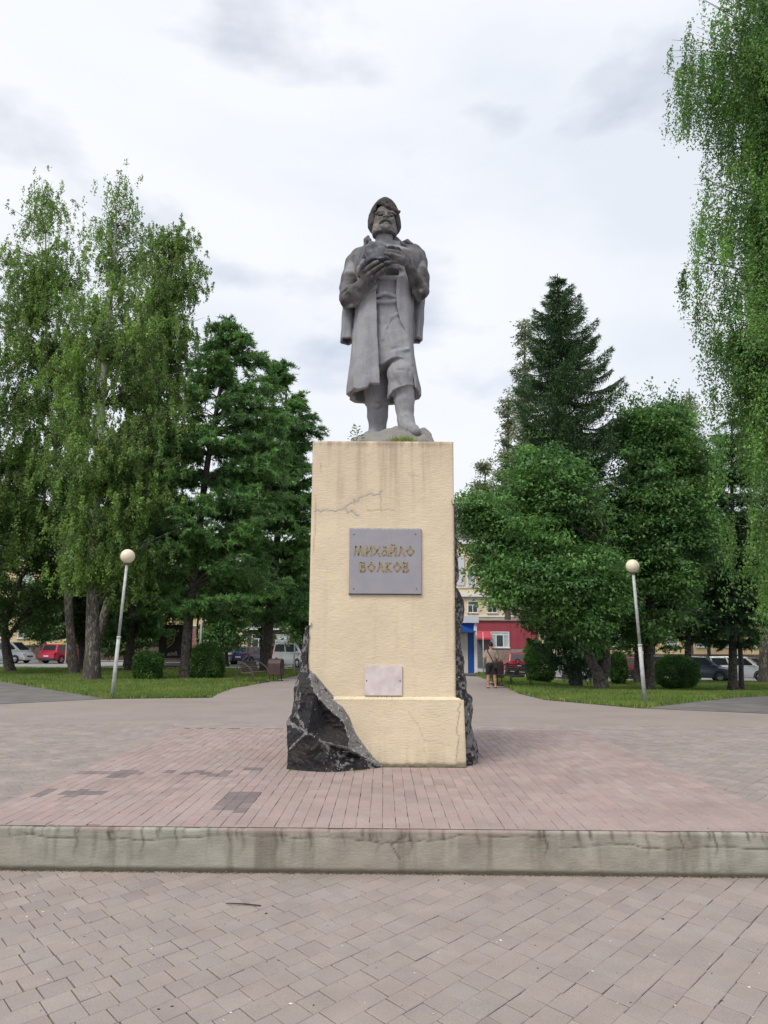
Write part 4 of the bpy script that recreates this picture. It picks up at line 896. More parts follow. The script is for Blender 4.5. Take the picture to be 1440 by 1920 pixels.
ff, fZ, fL, fR = colfn(FT, 9.36, 2.15); hd.op(ff, (-0.25, 9.3, fZ[0]), (0.25, 9.7, fZ[-1]), 0.015)
hd.ell(P(711, 411, 9.385), (0.040, 0.035, 0.04), 0.03); hd.ell(P(737, 412, 9.385), (0.036, 0.035, 0.04), 0.03)                    # cheekbones
hd.chain([P(704.5, 400, 9.40), P(711, 396.5, 9.372), P(720, 396, 9.358)], [0.014, 0.016, 0.012], 0.02); hd.chain([P(742, 402, 9.40), P(736, 398, 9.372), P(728, 397, 9.358)], [0.013, 0.016, 0.012], 0.02)   # brows
hd.ell(P(713, 401.5, 9.345), (0.044, 0.050, 0.024), 0.008, 's'); hd.ell(P(734, 402.8, 9.348), (0.042, 0.050, 0.024), 0.008, 's')
hd.ell(P(713.3, 402.6, 9.378), (0.026, 0.024, 0.014), 0.003); hd.ell(P(733.8, 403.8, 9.380), (0.025, 0.024, 0.014), 0.003)
hd.chain([P(724, 396, 9.352), P(724.3, 400, 9.330), P(724.8, 404.3, 9.296)], [0.013, 0.016, 0.022], 0.010)         # nose
hd.ell(P(719.8, 405.6, 9.325), (0.017, 0.020, 0.013), 0.006); hd.ell(P(729.6, 406, 9.325), (0.016, 0.020, 0.013), 0.006)
hd.cap(P(720.5, 408.2, 9.305), P(729, 408.4, 9.305), 0.009, 0.009, 0.004, 's')
hd.chain([P(710, 418.5, 9.350), P(716, 412.8, 9.322), P(723, 410.6, 9.314), P(730, 413, 9.322), P(736, 419, 9.350)], [0.012, 0.018, 0.015, 0.018, 0.012], 0.010)   # moustache
hd.chain([P(714.5, 418.2, 9.325), P(718, 415.2, 9.312), P(723, 413.8, 9.308), P(728, 415.4, 9.312), P(732.5, 418.8, 9.325)], [0.008, 0.013, 0.014, 0.013, 0.008], 0.003, 's')   # open mouth
hd.cap(P(719.8, 417.6, 9.326), P(726.8, 417.8, 9.326), 0.009, 0.009, 0.005); hd.ell(P(723, 424, 9.340), (0.06, 0.025, 0.04), 0.02)
for a_, c_, y_ in (((724, 420), (721.5, 427), 9.316), ((713, 421), (709, 430), 9.34), ((734, 421), (738, 430), 9.34), ((718, 424), (715, 431), 9.322), ((730, 423), (733, 431), 9.322), ((704, 414), (702, 426), 9.40), ((741, 414), (742, 426), 9.40)): hd.cap(P(*a_, y_), P(*c_, y_), 0.005, 0.006, 0.010, 's')
for a_, c_ in (((704, 409), (707, 418)), ((741, 409), (739, 418))): hd.cap(P(*a_, 9.375), P(*c_, 9.35), 0.008, 0.008, 0.03, 's')
hd.op(lambda x, y, z: 0.0022*np.sin(x*110+3*np.sin(z*40))+0.002*np.sin(z*90+x*40), (-0.35, 9.1, 6.85), (0.35, 9.6, aty(723, 419, 9.36)[2]), 0, 'd')
hd.chain([P(721, 430, 9.60), P(721, 444, 9.57)], [0.118, 0.118], 0.02)
# arms ----------------------------------------------------------------
# picture-left arm
b.chain([P(668, 492, 9.62), P(656, 530, 9.52), P(650, 556, 9.40)], [0.125, 0.112, 0.10], 0.04)
b.chain([P(652, 562, 9.36), P(670, 545, 9.22), P(688, 522, 9.14)], [0.105, 0.088, 0.060], 0.03)
b.cap(P(664, 566, 9.36), P(700, 535, 9.22), 0.07, 0.055, 0.05)
for q in (((640, 553, 9.36), (650, 541, 9.24), (664, 534, 9.30)), ((641, 560, 9.34), (653, 547, 9.21), (668, 540, 9.26))): b.chain([P(*w) for w in q], [0.022, 0.026, 0.022], 0.012)   # rolled cuff
for pts_, rr_ in ((((641, 563, 9.42), (648, 577, 9.38), (660, 573, 9.30)), 0.020), (((643, 548, 9.33), (656, 537, 9.26), (672, 540, 9.24)), 0.018)): b.chain([P(*w) for w in pts_], [rr_]*3, 0.03)
for a_, c_ in (((660, 556), (684, 540)), ((668, 566), (694, 546)), ((650, 571), (662, 562)), ((676, 548), (692, 532))): b.cap(P(*a_, 9.125), P(*c_, 9.085), 0.010, 0.010, 0.05, 's')
# hand 1 (picture left) cupping the lump from below
b.ell(P(686, 515, 9.10), (0.078, 0.045, 0.080), 0.03, 'u', Matrix.Rotation(math.radians(-35), 3, 'Y'))
b.chain([P(675, 516, 9.12), P(674, 503, 9.09), P(678, 495, 9.06), P(681, 488.5, 9.05)], [0.036, 0.029, 0.026, 0.022], 0.012)     # thumb
b.chain([P(683, 510, 9.07), P(693, 500, 9.035), P(702, 494, 9.02), P(708, 490.5, 9.04)], [0.034, 0.030, 0.027, 0.023], 0.007)
b.chain([P(690, 516, 9.07), P(701, 507, 9.025), P(711, 500.5, 9.01), P(717.5, 496.5, 9.03)], [0.034, 0.029, 0.026, 0.022], 0.006)
b.chain([P(697, 520, 9.10), P(708, 513, 9.05), P(717, 507, 9.035), P(721.5, 503.5, 9.06)], [0.032, 0.026, 0.024, 0.020], 0.006)
b.chain([P(700, 523, 9.13), P(711, 518, 9.09), P(719, 512, 9.08), P(722.5, 508.5, 9.10)], [0.028, 0.023, 0.021, 0.017], 0.005)
for u_, v_ in ((684, 508), (691, 514), (697, 519)): b.ell(P(u_, v_, 9.04), (0.018, 0.016, 0.018), 0.012)
# picture-right arm
b.chain([P(779, 488, 9.62), P(788, 520, 9.52), P(791, 545, 9.40)], [0.125, 0.115, 0.10], 0.04)
b.chain([P(789, 548, 9.36), P(779, 527, 9.24), P(768, 503, 9.14)], [0.095, 0.082, 0.060], 0.03)
for q in (((800, 540, 9.38), (789, 546, 9.23), (776, 541, 9.30)), ((801, 534, 9.40), (792, 537, 9.26), (781, 532, 9.30))): b.chain([P(*w) for w in q], [0.022, 0.025, 0.020], 0.012)
b.chain([P(795, 548, 9.42), P(785, 562, 9.36), P(776, 548, 9.28)], [0.030, 0.022, 0.024], 0.04)
for a_, c_ in (((777, 508), (787, 530)), ((771, 515), (779, 536)), ((790, 505), (796, 528))): b.cap(P(*a_, 9.11), P(*c_, 9.15), 0.012, 0.012, 0.05, 's')
# hand 2 (picture right) closing over the lump
b.ell(P(760, 487, 9.08), (0.085, 0.042, 0.075), 0.03, 'u', Matrix.Rotation(math.radians(48), 3, 'Y'))
b.chain([P(755, 478, 9.06), P(746, 467, 9.02), P(736, 464, 9.02), P(729, 463.5, 9.05)], [0.033, 0.027, 0.024, 0.020], 0.006)
b.chain([P(757, 482, 9.04), P(746, 473.5, 9.00), P(733, 470, 9.00), P(723, 469.5, 9.04)], [0.033, 0.028, 0.025, 0.021], 0.005)
b.chain([P(758, 487, 9.04), P(747, 480.5, 9.00), P(733, 477, 9.00), P(722, 475, 9.04)], [0.032, 0.028, 0.025, 0.021], 0.005)
b.chain([P(760, 491, 9.05), P(749, 486.5, 9.015), P(738, 482.5, 9.02), P(730, 480, 9.05)], [0.028, 0.024, 0.021, 0.018], 0.005)
b.chain([P(762, 495, 9.08), P(747, 490, 9.05), P(734, 491, 9.05), P(723, 493, 9.07)], [0.036, 0.029, 0.026, 0.021], 0.007)
for u_, v_ in ((754, 476), (757, 481), (758, 486)): b.ell(P(u_, v_, 9.015), (0.018, 0.016, 0.018), 0.012)
for a_, c_ in (((760, 478), (768, 497)), ((765, 480), (771, 494))): b.cap(P(*a_, 9.05), P(*c_, 9.10), 0.008, 0.008, 0.02)
b.op(bumpf(22, 0.0025, 3), LO, HI, 0, 'd'); b.op(bumpf(40, 0.0014, 6), (-0.68, 8.86, 5.8), (0.64, 9.5, 6.7), 0, 'd')
ARMS = [[P(655, 530, 9.5), P(650, 560, 9.36), P(688, 522, 9.14), P(712, 500, 9.04)], [P(790, 520, 9.5), P(790, 548, 9.36), P(768, 503, 9.12), P(730, 474, 9.03)]]
figure = b.obj('figure', M['statue_skin'], st, grime=lambda V: (0.45+0.5*vnoise(V, 9, 71, 3))*seg_near(V, ARMS, 0.12, 0.17)+0.35*sm((V[:, 2]-6.45)/0.2)*(V[:, 2] < 6.7)+0.20*sm((4.75-V[:, 2])/0.5))
hd.obj('head', M['statue_face'], st, grime=lambda V: 0.65*sm((aty(723, 431, 9.36)[2]-V[:, 2])/0.015)+0.25*sm((vnoise(V, 12, 5, 3)-0.5)/0.2)+0.22*(sm((V[:, 2]-aty(723, 404, 9.36)[2])/0.01)*sm((aty(723, 399, 9.36)[2]-V[:, 2])/0.01)*sm((V[:, 1]-9.362)/0.008)*sm((9.40-V[:, 1])/0.01)*(np.abs(V[:, 0]-aty(723.5, 402, 9.36)[0]) > 0.035)))  # shade of eye sockets and beard underside painted in, along with patchy grime
# ---- hair and soft cap
hr = SDF((-0.38, 9.2, 6.8), (0.38, 10.0, 7.68), 0.0095)
HT = [(437, 700, 743.5, 0.10, 9.62), (431, 694, 749, 0.15, 9.61), (425, 690, 752, 0.18, 9.60), (415, 689.5, 751.5, 0.20, 9.60), (404, 691.5, 749, 0.215, 9.60), (396, 695.5, 747, 0.22, 9.59), (390, 700, 743.5, 0.205, 9.58), (385, 705, 739, 0.175, 9.57), (380, 713, 731.5, 0.11, 9.55), (376.5, 720, 725.5, 0.04, 9.53)]
hf, hZ, hL, hR_ = colfn(HT, 9.58, 2.1); hr.op(hf, (-0.3, 9.25, hZ[0]), (0.3, 9.9, hZ[-1]), 0.01)
WZ = sorted([(aty(723, v, 9.4)[2], aty(a_, v, 9.4)[0], aty(c_, v, 9.4)[0]) for v, a_, c_ in ((450, 698, 744), (436, 698, 744), (424, 698, 745), (415, 700, 744), (405, 702, 742), (396, 704, 740), (391, 705, 735), (386, 706, 727), (382.5, 707, 716), (380, 709, 711))]); wz, wl, wr_ = [np.array(c) for c in zip(*WZ)]
hr.op(lambda x, y, z: np.maximum(np.maximum(np.interp(z, wz, wl)-x, x-np.interp(z, wz, wr_)), np.maximum(y-9.56, z-wz[-1])), (-0.3, 9.2, 6.85), (0.3, 9.6, wz[-1]), 0.006, 's')
hr.chain([P(706, 383.5, 9.46), P(711, 381, 9.41), P(718, 382, 9.375), P(727, 386, 9.355), P(735, 391, 9.37), P(743, 396, 9.41), P(748, 398, 9.46)], [0.016, 0.022, 0.026, 0.028, 0.028, 0.026, 0.018], 0.012)   # hard slanting edge of the cap
hr.cap(P(744, 398.5, 9.43), P(749, 396, 9.46), 0.026, 0.014, 0.01)
hr.chain([P(712, 380.5, 9.375), P(720, 378.5, 9.40), P(727, 382, 9.38)], [0.008, 0.010, 0.008], 0.010, 's'); hr.chain([P(722, 376, 9.47), P(735, 386, 9.40), P(744, 393, 9.43)], [0.008, 0.012, 0.01], 0.03)
for a_, c_ in (((697, 400), (692, 424)), ((702, 398), (695, 430)), ((746, 404), (749, 424))): hr.cap(P(*a_, 9.44), P(*c_, 9.46), 0.010, 0.008, 0.02, 's')
hr.op(lambda x, y, z: 0.003*np.sin(y*60+4*np.sin(z*14)+x*30), (-0.38, 9.2, 6.8), (0.38, 10.0, wz[-4]), 0, 'd')
hr.obj('hair_and_cap', M['statue_hair'], st)
# ---- lump of coal
cl = SDF((-0.36, 8.9, 6.2), (0.22, 9.5, 6.85), 0.011)
def lump(x, y, z):
    c = P(703, 482, 9.2); dx, dy, dz = (x-c[0]), (y-c[1]), (z-c[2]); d = None
    for nx, ny, nz, o in ((-1, -0.3, 0.2, 0.165), (1, -0.2, 0.1, 0.20), (0.1, -1, 0.15, 0.125), (-0.6, -0.7, -0.3, 0.16), (0.6, -0.8, 0.1, 0.165), (-0.1, 0.1, 1, 0.155), (-0.7, -0.2, 0.8, 0.175), (0.5, -0.3, 0.9, 0.185), (0.1, -0.2, -1, 0.12), (-0.7, -0.2, -0.8, 0.165), (0.7, 0, -0.7, 0.165), (0, 1, 0, 0.2)):
        l_ = math.sqrt(nx*nx+ny*ny+nz*nz); q = (nx*dx+ny*dy+nz*dz)/l_-o; d = q if d is None else np.maximum(d, q)
    return d
cl.op(lump, (-0.36, 8.9, 6.2), (0.22, 9.5, 6.85)); cl.op(bumpf(26, 0.006, 2), (-0.36, 8.9, 6.2), (0.22, 9.5, 6.85), 0, 'd')
cl.obj('coal_lump', M['coal'], st, False)
# ---- coat
ct = SDF(LO, HI, 0.0115)
CT = [(755, 651, 789, 0.415, 9.58), (722, 652, 788, 0.41, 9.575), (680, 657, 779, 0.395, 9.565), (640, 661, 775, 0.37, 9.56), (590, 665, 775, 0.34, 9.56), (555, 667, 777, 0.31, 9.55), (520, 666, 782, 0.295, 9.55), (495, 662, 790, 0.28, 9.57), (480, 657, 793, 0.26, 9.60), (471, 664, 792, 0.22, 9.63), (465, 684, 780, 0.18, 9.66), (460, 700, 760, 0.12, 9.68)]
cf, cz0, cz1 = body_fn(CT, 0.012, 8, 0.9, (zk(740), zk(520)))
Eo = sorted([(aty(u, v, 9.2)[2], aty(u, v, 9.2)[0], aty(w, v, 9.2)[0]) for v, u, w in ((505, 700, 748), (520, 704, 744), (545, 705.5, 742.5), (575, 706, 745), (600, 707, 751), (615, 707.5, 759), (640, 708.5, 764), (683, 711, 772), (700, 711.5, 775), (722, 712.5, 779), (760, 713, 781))])
Ez, El, Er = [np.array(c) for c in zip(*Eo)]
hem_x = np.array(sorted([(aty(u, v, 9.18)[0], aty(u, v, 9.18)[2]) for u, v in ((646, 724), (653, 726), (662, 722.5), (672, 727.5), (684, 726.5), (690, 724), (693, 717), (703, 718.5), (712, 719.5), (779, 722), (787, 723.5), (792, 726))]))
def coat(x, y, z):
    d = cf(x, y, z); hem = np.interp(x, hem_x[:, 0], hem_x[:, 1]); hemb = P(720, 723, 9.18)[2]
    w = np.clip((y-9.35)/0.3, 0, 1); hem = hem*(1-w)+(hemb+0.0)*w; d = np.maximum(d, hem-z)
    shell_ = np.maximum(d, -(cf(x, y, z)+0.062)); hollow = (z < zk(560)) 
    d = np.where(hollow, shell_, d)
    xl = np.interp(z, Ez, El); xr = np.interp(z, Ez, Er)
    open_ = np.maximum(np.maximum(xl-x, x-xr), y-9.55)          # front opening
    return np.maximum(d, -open_)
ct.op(coat, (-0.6, 9.2, cz0), (0.6, 10.05, cz1+0.05))
# shoulders and sleeves laid over the arms
ct.chain([P(700, 472, 9.68), P(676, 483, 9.66), P(666, 496, 9.64), P(657, 523, 9.58), P(651, 540, 9.52)], [0.10, 0.125, 0.128, 0.118, 0.105], 0.05)
ct.chain([P(752, 468, 9.68), P(772, 476, 9.66), P(782, 492, 9.64), P(788, 520, 9.58), P(791, 532, 9.54)], [0.10, 0.125, 0.128, 0.112, 0.10], 0.05)
ct.chain([P(660, 486, 9.60), P(668, 480, 9.62), P(690, 468, 9.66)], [0.055, 0.06, 0.06], 0.04); ct.chain([P(790, 476, 9.60), P(778, 470, 9.62), P(758, 463, 9.66)], [0.055, 0.06, 0.06], 0.04)
ct.chain([P(676, 482, 9.50), P(681, 500, 9.42), P(679, 520, 9.40)], [0.020, 0.016, 0.012], 0.02)
# loose hanging sleeves
def tubefold(p0, p1, r0, r1, fl, nfold, ph, hol=0.030):
    p0, p1 = np.array(p0), np.array(p1)
    def f(x, y, z):
        t = np.clip((z-p0[2])/(p1[2]-p0[2]), 0, 1); cx = p0[0]+(p1[0]-p0[0])*t; cy = p0[1]+(p1[1]-p0[1])*t; r = r0+(r1-r0)*t
        dx, dy = (x-cx), (y-cy)/fl; th = np.arctan2(dy, dx); rr = np.sqrt(dx*dx+dy*dy); e = rr-r*(1+0.10*np.sin(nfold*th+ph)*t)
        sh_ = np.maximum(e, -(e+hol)) if hol else e; e = np.where(z < p0[2]-0.12, sh_, e)
        return np.maximum(np.maximum(e, p1[2]-z), z-p0[2]-0.03)
    return f
pa, pb = P(655, 556, 9.66), P(651.5, 640, 9.62); ct.op(tubefold(pa, pb, 0.085, 0.094, 1.5, 5, 0.5), (-0.66, 9.40, pb[2]-0.02), (-0.30, 9.85, pa[2]+0.03), 0.02)
pa, pb = P(787, 548, 9.66), P(782, 639, 9.62); ct.op(tubefold(pa, pb, 0.075, 0.068, 1.7, 5, 2.5), (0.30, 9.40, pb[2]-0.02), (0.60, 9.85, pa[2]+0.03), 0.02)
ct.chain([P(654, 571, 9.50), P(645, 572, 9.52), P(640, 560, 9.55)], [0.012, 0.012, 0.012], 0.02)
# lapel edges and long folds
ct.cap(P(737, 507, 9.24), P(752, 507, 9.24), 0.07, 0.06, 0.01, 's')
for ln, r_c in ((((671, 640), (667, 690), (663, 722)), 0.014), (((690, 660), (690, 700), (689, 724)), 0.014), (((679, 610), (676, 680), (675, 726)), 0.012), (((700, 640), (700, 718)), 0.010)):
    ct.chain([P(*q, 9.160+0.02*(720-q[1])/80) for q in ln], [0.004]+[r_c*0.8]*(len(ln)-1), 0.03, 's')
# collar flaps
ct.chain([P(686, 462, 9.60), P(687, 450, 9.58), P(690, 444, 9.56)], [0.030, 0.036, 0.022], 0.02); ct.chain([P(696, 461, 9.50), P(693, 450, 9.54), P(690, 445, 9.56)], [0.022, 0.024, 0.016], 0.02)
ct.chain([P(703, 455, 9.55), P(696, 463, 9.44), P(690, 468, 9.40)], [0.020, 0.022, 0.016], 0.015)
ct.chain([P(736, 456, 9.52), P(743, 449, 9.52), P(748, 453, 9.54), P(757, 459, 9.52)], [0.022, 0.030, 0.026, 0.03], 0.02); ct.cap(P(744, 456, 9.44), P(744, 451, 9.46), 0.020, 0.012, 0.01, 's')
ct.chain([P(757, 454, 9.58), P(764, 452, 9.56), P(772, 456, 9.54)], [0.022, 0.028, 0.018], 0.02)
ct.op(bumpf(10, 0.0035, 5), LO, HI, 0, 'd')
SLV = [[P(672, 484, 9.6), P(657, 520, 9.5), P(650, 548, 9.4)], [P(778, 476, 9.6), P(790, 520, 9.5), P(792, 548, 9.4)]]
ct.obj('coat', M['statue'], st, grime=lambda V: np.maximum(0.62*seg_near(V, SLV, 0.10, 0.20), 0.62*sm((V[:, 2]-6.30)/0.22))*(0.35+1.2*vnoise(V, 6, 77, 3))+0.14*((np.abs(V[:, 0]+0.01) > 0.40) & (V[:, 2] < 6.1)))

# ================================================================== TREES
def unit(a): return a/(np.linalg.norm(a, axis=-1, keepdims=True)+1e-9)
def leaves_mesh(name, P_, D, N_, Ln, Wd, mat, parent, tint, quad=False):
    """leaf blades: base point, direction, normal-ish, length, width, per-leaf tint"""
    S = unit(np.cross(D, N_)); n = len(P_); Ln = np.broadcast_to(Ln, (n,))[:, None]; Wd = np.broadcast_to(Wd, (n,))[:, None]
    if quad:
        V = np.stack([P_, P_+D*Ln*0.45+S*Wd/2, P_+D*Ln, P_+D*Ln*0.45-S*Wd/2], 1).reshape(-1, 3); F = np.arange(4*n).reshape(-1, 4)
    else:
        V = np.stack([P_-S*Wd*0.5, P_+S*Wd*0.5, P_+D*Ln], 1).reshape(-1, 3); F = np.arange(3*n).reshape(-1, 3)
    t = np.clip(tint, 0.3, 1.9)[:, None]*np.array([1, 1, 1.0]); t = t*(1+rng.normal(0, 0.05, (n, 3)))
    if parent is not None: V = V-np.array(parent.location)
    return mk(name, V, F, mat, parent, fcol=t.astype(np.float32))
def env_world(env, y0):
    z, l, r = [], [], []
    for v, ul, ur in env:
        a, c = aty(ul, v, y0), aty(ur, v, y0); z.append((a[2]+c[2])/2); l.append(a[0]); r.append(c[0])
    o = np.argsort(z); return np.array(z)[o], np.array(l)[o], np.array(r)[o]
def anchors(env, y0, n, depth=0.9, inner=0.35, gap=0.0, seed=0, zpow=1.0):
    z, l, r = env_world(env, y0); r_ = np.random.default_rng(seed)
    zz = np.linspace(z[0], z[-1], 400); w = np.interp(zz, z, r)-np.interp(zz, z, l); w = np.maximum(w, 0.05); w = w**zpow; cdf = np.cumsum(w)/w.sum()
    out = []
    while len(out) < n:
        m = n*3; Z = np.interp(r_.random(m), cdf, zz); L_, R_ = np.interp(Z, z, l), np.interp(Z, z, r); cx, hw = (L_+R_)/2, (R_-L_)/2
        th = r_.random(m)*2*np.pi; q = np.sqrt(inner**2+(1-inner**2)*r_.random(m)); p = np.stack([cx+hw*q*np.cos(th), y0+hw*depth*q*np.sin(th), Z], 1)
        if gap: p = p[vnoise(p, 0.55, seed, 2) > gap]
        out += p.tolist()
    return np.array(out[:n])
def trunk_path(pts, n=16):
    pts = np.array(pts, float); t = np.linspace(0, 1, len(pts)); tt = np.linspace(0, 1, n); return np.stack([np.interp(tt, t, pts[:, i]) for i in range(3)], 1)
def make_tree(name, label, trunk, r0, r1, species, mat, env, y0, n_anch, seed, group=None, cat='tree', leaf=(0.10, 0.07), count=60000, bark='bark', inner=0.35, gap=0.0, depth=0.9, droop=(0.6, 2.0), tone=1.0, extra_trunks=(), limb_r=0.05, zpow=1.0, quad=False, branch_up=0.5, thin=0.0, spread=0.22):
    base = np.array(trunk[0], float); root = empty(name, tuple(base)); tag(root, label, cat, group)
    r_ = np.random.default_rng(seed); T_ = trunk_path(trunk, 18); T_[1:-1, :2] += np.cumsum(r_.normal(0, 0.02, (16, 2)), 0)*0.8
    R = r0+(r1-r0)*np.linspace(0, 1, 18)**0.8; R[0] *= 1.3
    T_[0, 2] -= 0.12
    tubes = [tube_np(T_, R, 12)]
    paths = [T_]
    for et, ra, rb in extra_trunks:
        E_ = trunk_path(et, 10); tubes.append(tube_np(E_, ra+(rb-ra)*np.linspace(0, 1, 10), 8)); paths.append(E_)
    A = anchors(env, y0, n_anch, depth, inner, gap, seed, zpow); skel = np.concatenate(paths)
    br = []; fol_P, fol_D = [], []
    starts = []
    for a in A:
        dh = np.hypot(a[0]-skel[:, 0], a[1]-skel[:, 1]); rise = branch_up*dh; k = np.argmin(np.abs(skel[:, 2]-(a[2]-rise))*1.0+dh*0.6); s_ = skel[k]
        d = a-s_; L_ = np.linalg.norm(d); mid = s_+d*0.5+np.array([0, 0, 0.14*L_])+r_.normal(0, 0.05*L_, 3)
        t = np.linspace(0, 1, 7)[:, None]; c = (1-t)**2*s_+2*t*(1-t)*mid+t*t*a; br.append(c); rad = np.linspace(min(limb_r, r0*0.5)*min(1.3, 0.35+L_/5), 0.004, 7); tubes.append(tube_np(c, rad, 5))
    V, F = merge(tubes[:len(paths)]); V = V-base; mk('trunk', V, F, M[bark], root, True); V, F = merge(tubes[len(paths):]); mk('limbs', V-base, F, M['limb_pale'] if bark == 'birch' else M['twig'], root, True)
    br = np.array(br); per = max(1, count//n_anch); Ps, Ds, Ns, tn = [], [], [], []
    clump_t = np.clip(r_.normal(1, 0.20, n_anch), 0.55, 1.6)
    for i in range(n_anch):
        c = br[i]
        if species == 'birch':
            ns = 9; k = per//ns
            zf_ = (c[-1][2]-A[:, 2].min())/(np.ptp(A[:, 2])+1e-6); k = int(k*(1-thin*sm((zf_-0.45)/0.5)))
            for _ in range(ns):
                t = r_.uniform(0.30, 1.0); q = t*6; j = int(min(q, 5)); p0 = c[j]+(c[j+1]-c[j])*(q-j)+r_.normal(0, spread, 3)
                ln = r_.uniform(*droop); s = r_.random(k)**0.9; out = unit(np.array([c[-1][0]-c[0][0], c[-1][1]-c[0][1], 0])+1e-3)*r_.uniform(0, 0.6)
                pt = p0+s[:, None]*np.array([0, 0, -ln])+out*(np.sqrt(s)*0.5)[:, None]*min(1, ln)+r_.normal(0, 0.045+0.02*ln, (k, 3))*(0.5+s[:, None])
                Ps.append(pt); Ds.append(unit(r_.normal(0, 0.6, (k, 3))+[0, 0, -0.9])); tn.append(np.full(k, clump_t[i]*r_.uniform(0.88, 1.12)))
        elif species in ('larch', 'spruce'):
            ns = 15; k = per//ns; ax = c[-1]-c[0]; axh = unit(np.array([ax[0], ax[1], 0.0])+1e-4); side = np.array([-axh[1], axh[0], 0])
            for m_ in range(ns):
                t = r_.uniform(0.30, 1.0); q = t*6; j = int(min(q, 5)); p0 = c[j]+(c[j+1]-c[j])*(q-j); sg = r_.choice([-1, 1])
                ln = r_.uniform(0.35, 0.95)*(1.15-0.45*t)
                if species == 'larch': dr = unit(side*sg*r_.uniform(0.4, 1)+axh*r_.uniform(0.3, 1.0)+np.array([0, 0, r_.uniform(-0.55, 0.25)]))
                else: dr = unit(side*sg*r_.uniform(0.1, 0.8)+axh*r_.uniform(0.0, 0.6)+np.array([0, 0, r_.uniform(-1.2, -0.4)]))
                s = r_.random(k)[:, None]; pt = p0+dr*ln*s+np.array([0, 0, -0.12])*s*s*ln+r_.normal(0, 0.015, (k, 3)); Ps.append(pt)
                Ds.append(unit(dr*0.55+r_.normal(0, 0.55, (k, 3)))); tn.append(np.full(k, clump_t[i]*r_.uniform(0.85, 1.15)))
        else:                                       # broad-leaved clumps: flattened sprays around the branch end
            k = per; rr = r_.uniform(0.45, 0.95)*(droop[1] if droop[1] < 1.2 else 0.8); ns = 6
            for _ in range(ns):
                t = r_.uniform(0.6, 1.0); q = t*6; j = int(min(q, 5)); p0 = c[j]+(c[j+1]-c[j])*(q-j)+r_.normal(0, rr*0.45, 3); kk = k//ns
                off = r_.normal(0, 1, (kk, 3))*[rr*0.42, rr*0.42, rr*0.13]; off[:, 2] -= 0.25*np.hypot(off[:, 0], off[:, 1]); Ps.append(p0+off)
                Ds.append(unit(off*[1, 1, 0.2]+r_.normal(0, 0.35, (kk, 3))+[0, 0, -0.25])); tn.append(np.full(kk, clump_t[i]*r_.uniform(0.88, 1.12)))
    Ps, Ds, tn = np.concatenate(Ps), np.concatenate(Ds), np.concatenate(tn)*tone
    n = len(Ps); Nn = unit(r_.normal(0, 0.5, (n, 3))+([0, 0, 1.0] if species == 'broad' else [0.2, -0.4, 0.6])); tn = tn*r_.normal(1, 0.15, n)
    leaves_mesh('crown', Ps, Ds, Nn, leaf[0]*r_.uniform(0.7, 1.25, n), leaf[1]*r_.uniform(0.75, 1.2, n), mat, root, tn, quad)
    return root
def top(u, v, y): return tuple(aty(u, v, y))
M['limb_pale'] = simple('birch_limb_bark', (0.17, 0.15, 0.13), 0.9, 0.5, 4)
TREES = []
g0 = lambda u, v: tuple(gat(u, v))
# --- left side
p = g0(172, 1278); y0 = p[1]
make_tree('birch_tree', 'tall birch with thick rough pale-flecked trunk standing right beside the leaning left lamp post', [p, top(176, 1000, y0), top(200, 640, y0+0.3), top(212, 480, y0+0.2), top(220, 372, y0)], 0.34, 0.02, 'birch', M['birch_leaf'],
          [(316, 214, 232), (340, 195, 250), (368, 155, 288), (430, 140, 305), (500, 135, 310), (560, 125, 335), (620, 90, 385), (700, 70, 390), (780, 60, 385), (850, 60, 370), (950, 55, 350), (1030, 85, 335), (1085, 130, 280)], y0, 300, 21, leaf=(0.11, 0.08), count=150000, bark='birch', droop=(0.2, 0.95), inner=0.15, limb_r=0.035, gap=0.40, thin=0.68, spread=0.34)
p = (-16.3, 41.5, 0); y0 = 41.5
make_tree('birch_tree', 'slender birch with thin airy top at the far left edge of the grove', [p, top(120, 1000, y0), top(88, 700, y0), top(84, 385, y0)], 0.26, 0.03, 'birch', M['birch_leaf'],
          [(332, 72, 92), (362, 40, 128), (395, 5, 168), (450, -10, 190), (520, -40, 195), (600, -50, 200), (700, -60, 200), (800, -60, 200), (900, -60, 180), (990, -40, 150)], y0, 300, 22, leaf=(0.12, 0.085), count=165000, bark='birch', droop=(0.2, 1.0), inner=0.15, gap=0.40, limb_r=0.035, thin=0.62, spread=0.34)
p = (-15.2, 40.3, 0); y0 = 40.3
make_tree('birch_tree', 'birch with drooping outer twigs and a crooked white limb above the tall larch', [p, top(240, 1000, y0), top(275, 760, y0), top(305, 610, y0), top(325, 470, y0)], 0.25, 0.03, 'birch', M['birch_leaf'],
          [(408, 318, 338), (435, 275, 372), (465, 245, 396), (520, 232, 402), (600, 235, 398), (700, 230, 395), (800, 225, 385), (900, 200, 360), (1000, 190, 330)], y0, 280, 23, leaf=(0.13, 0.09), count=140000, bark='birch', droop=(0.2, 1.0), inner=0.2, gap=0.40, limb_r=0.035, thin=0.5, spread=0.34)
p = (-24.5, 38.5, 0); y0 = 38.5
make_tree('birch_tree', 'birch reaching in from beyond the left border above the small dark tree', [p, top(-120, 800, y0), top(-90, 520, y0)], 0.25, 0.04, 'birch', M['birch_leaf'],
          [(530, -110, -10), (580, -150, 40), (680, -180, 75), (800, -180, 100), (950, -170, 100), (1060, -120, 80)], y0, 150, 24, leaf=(0.13, 0.095), count=70000, bark='birch', droop=(0.6, 2.0), inner=0.2, limb_r=0.035)
p = g0(347, 1275); y0 = p[1]
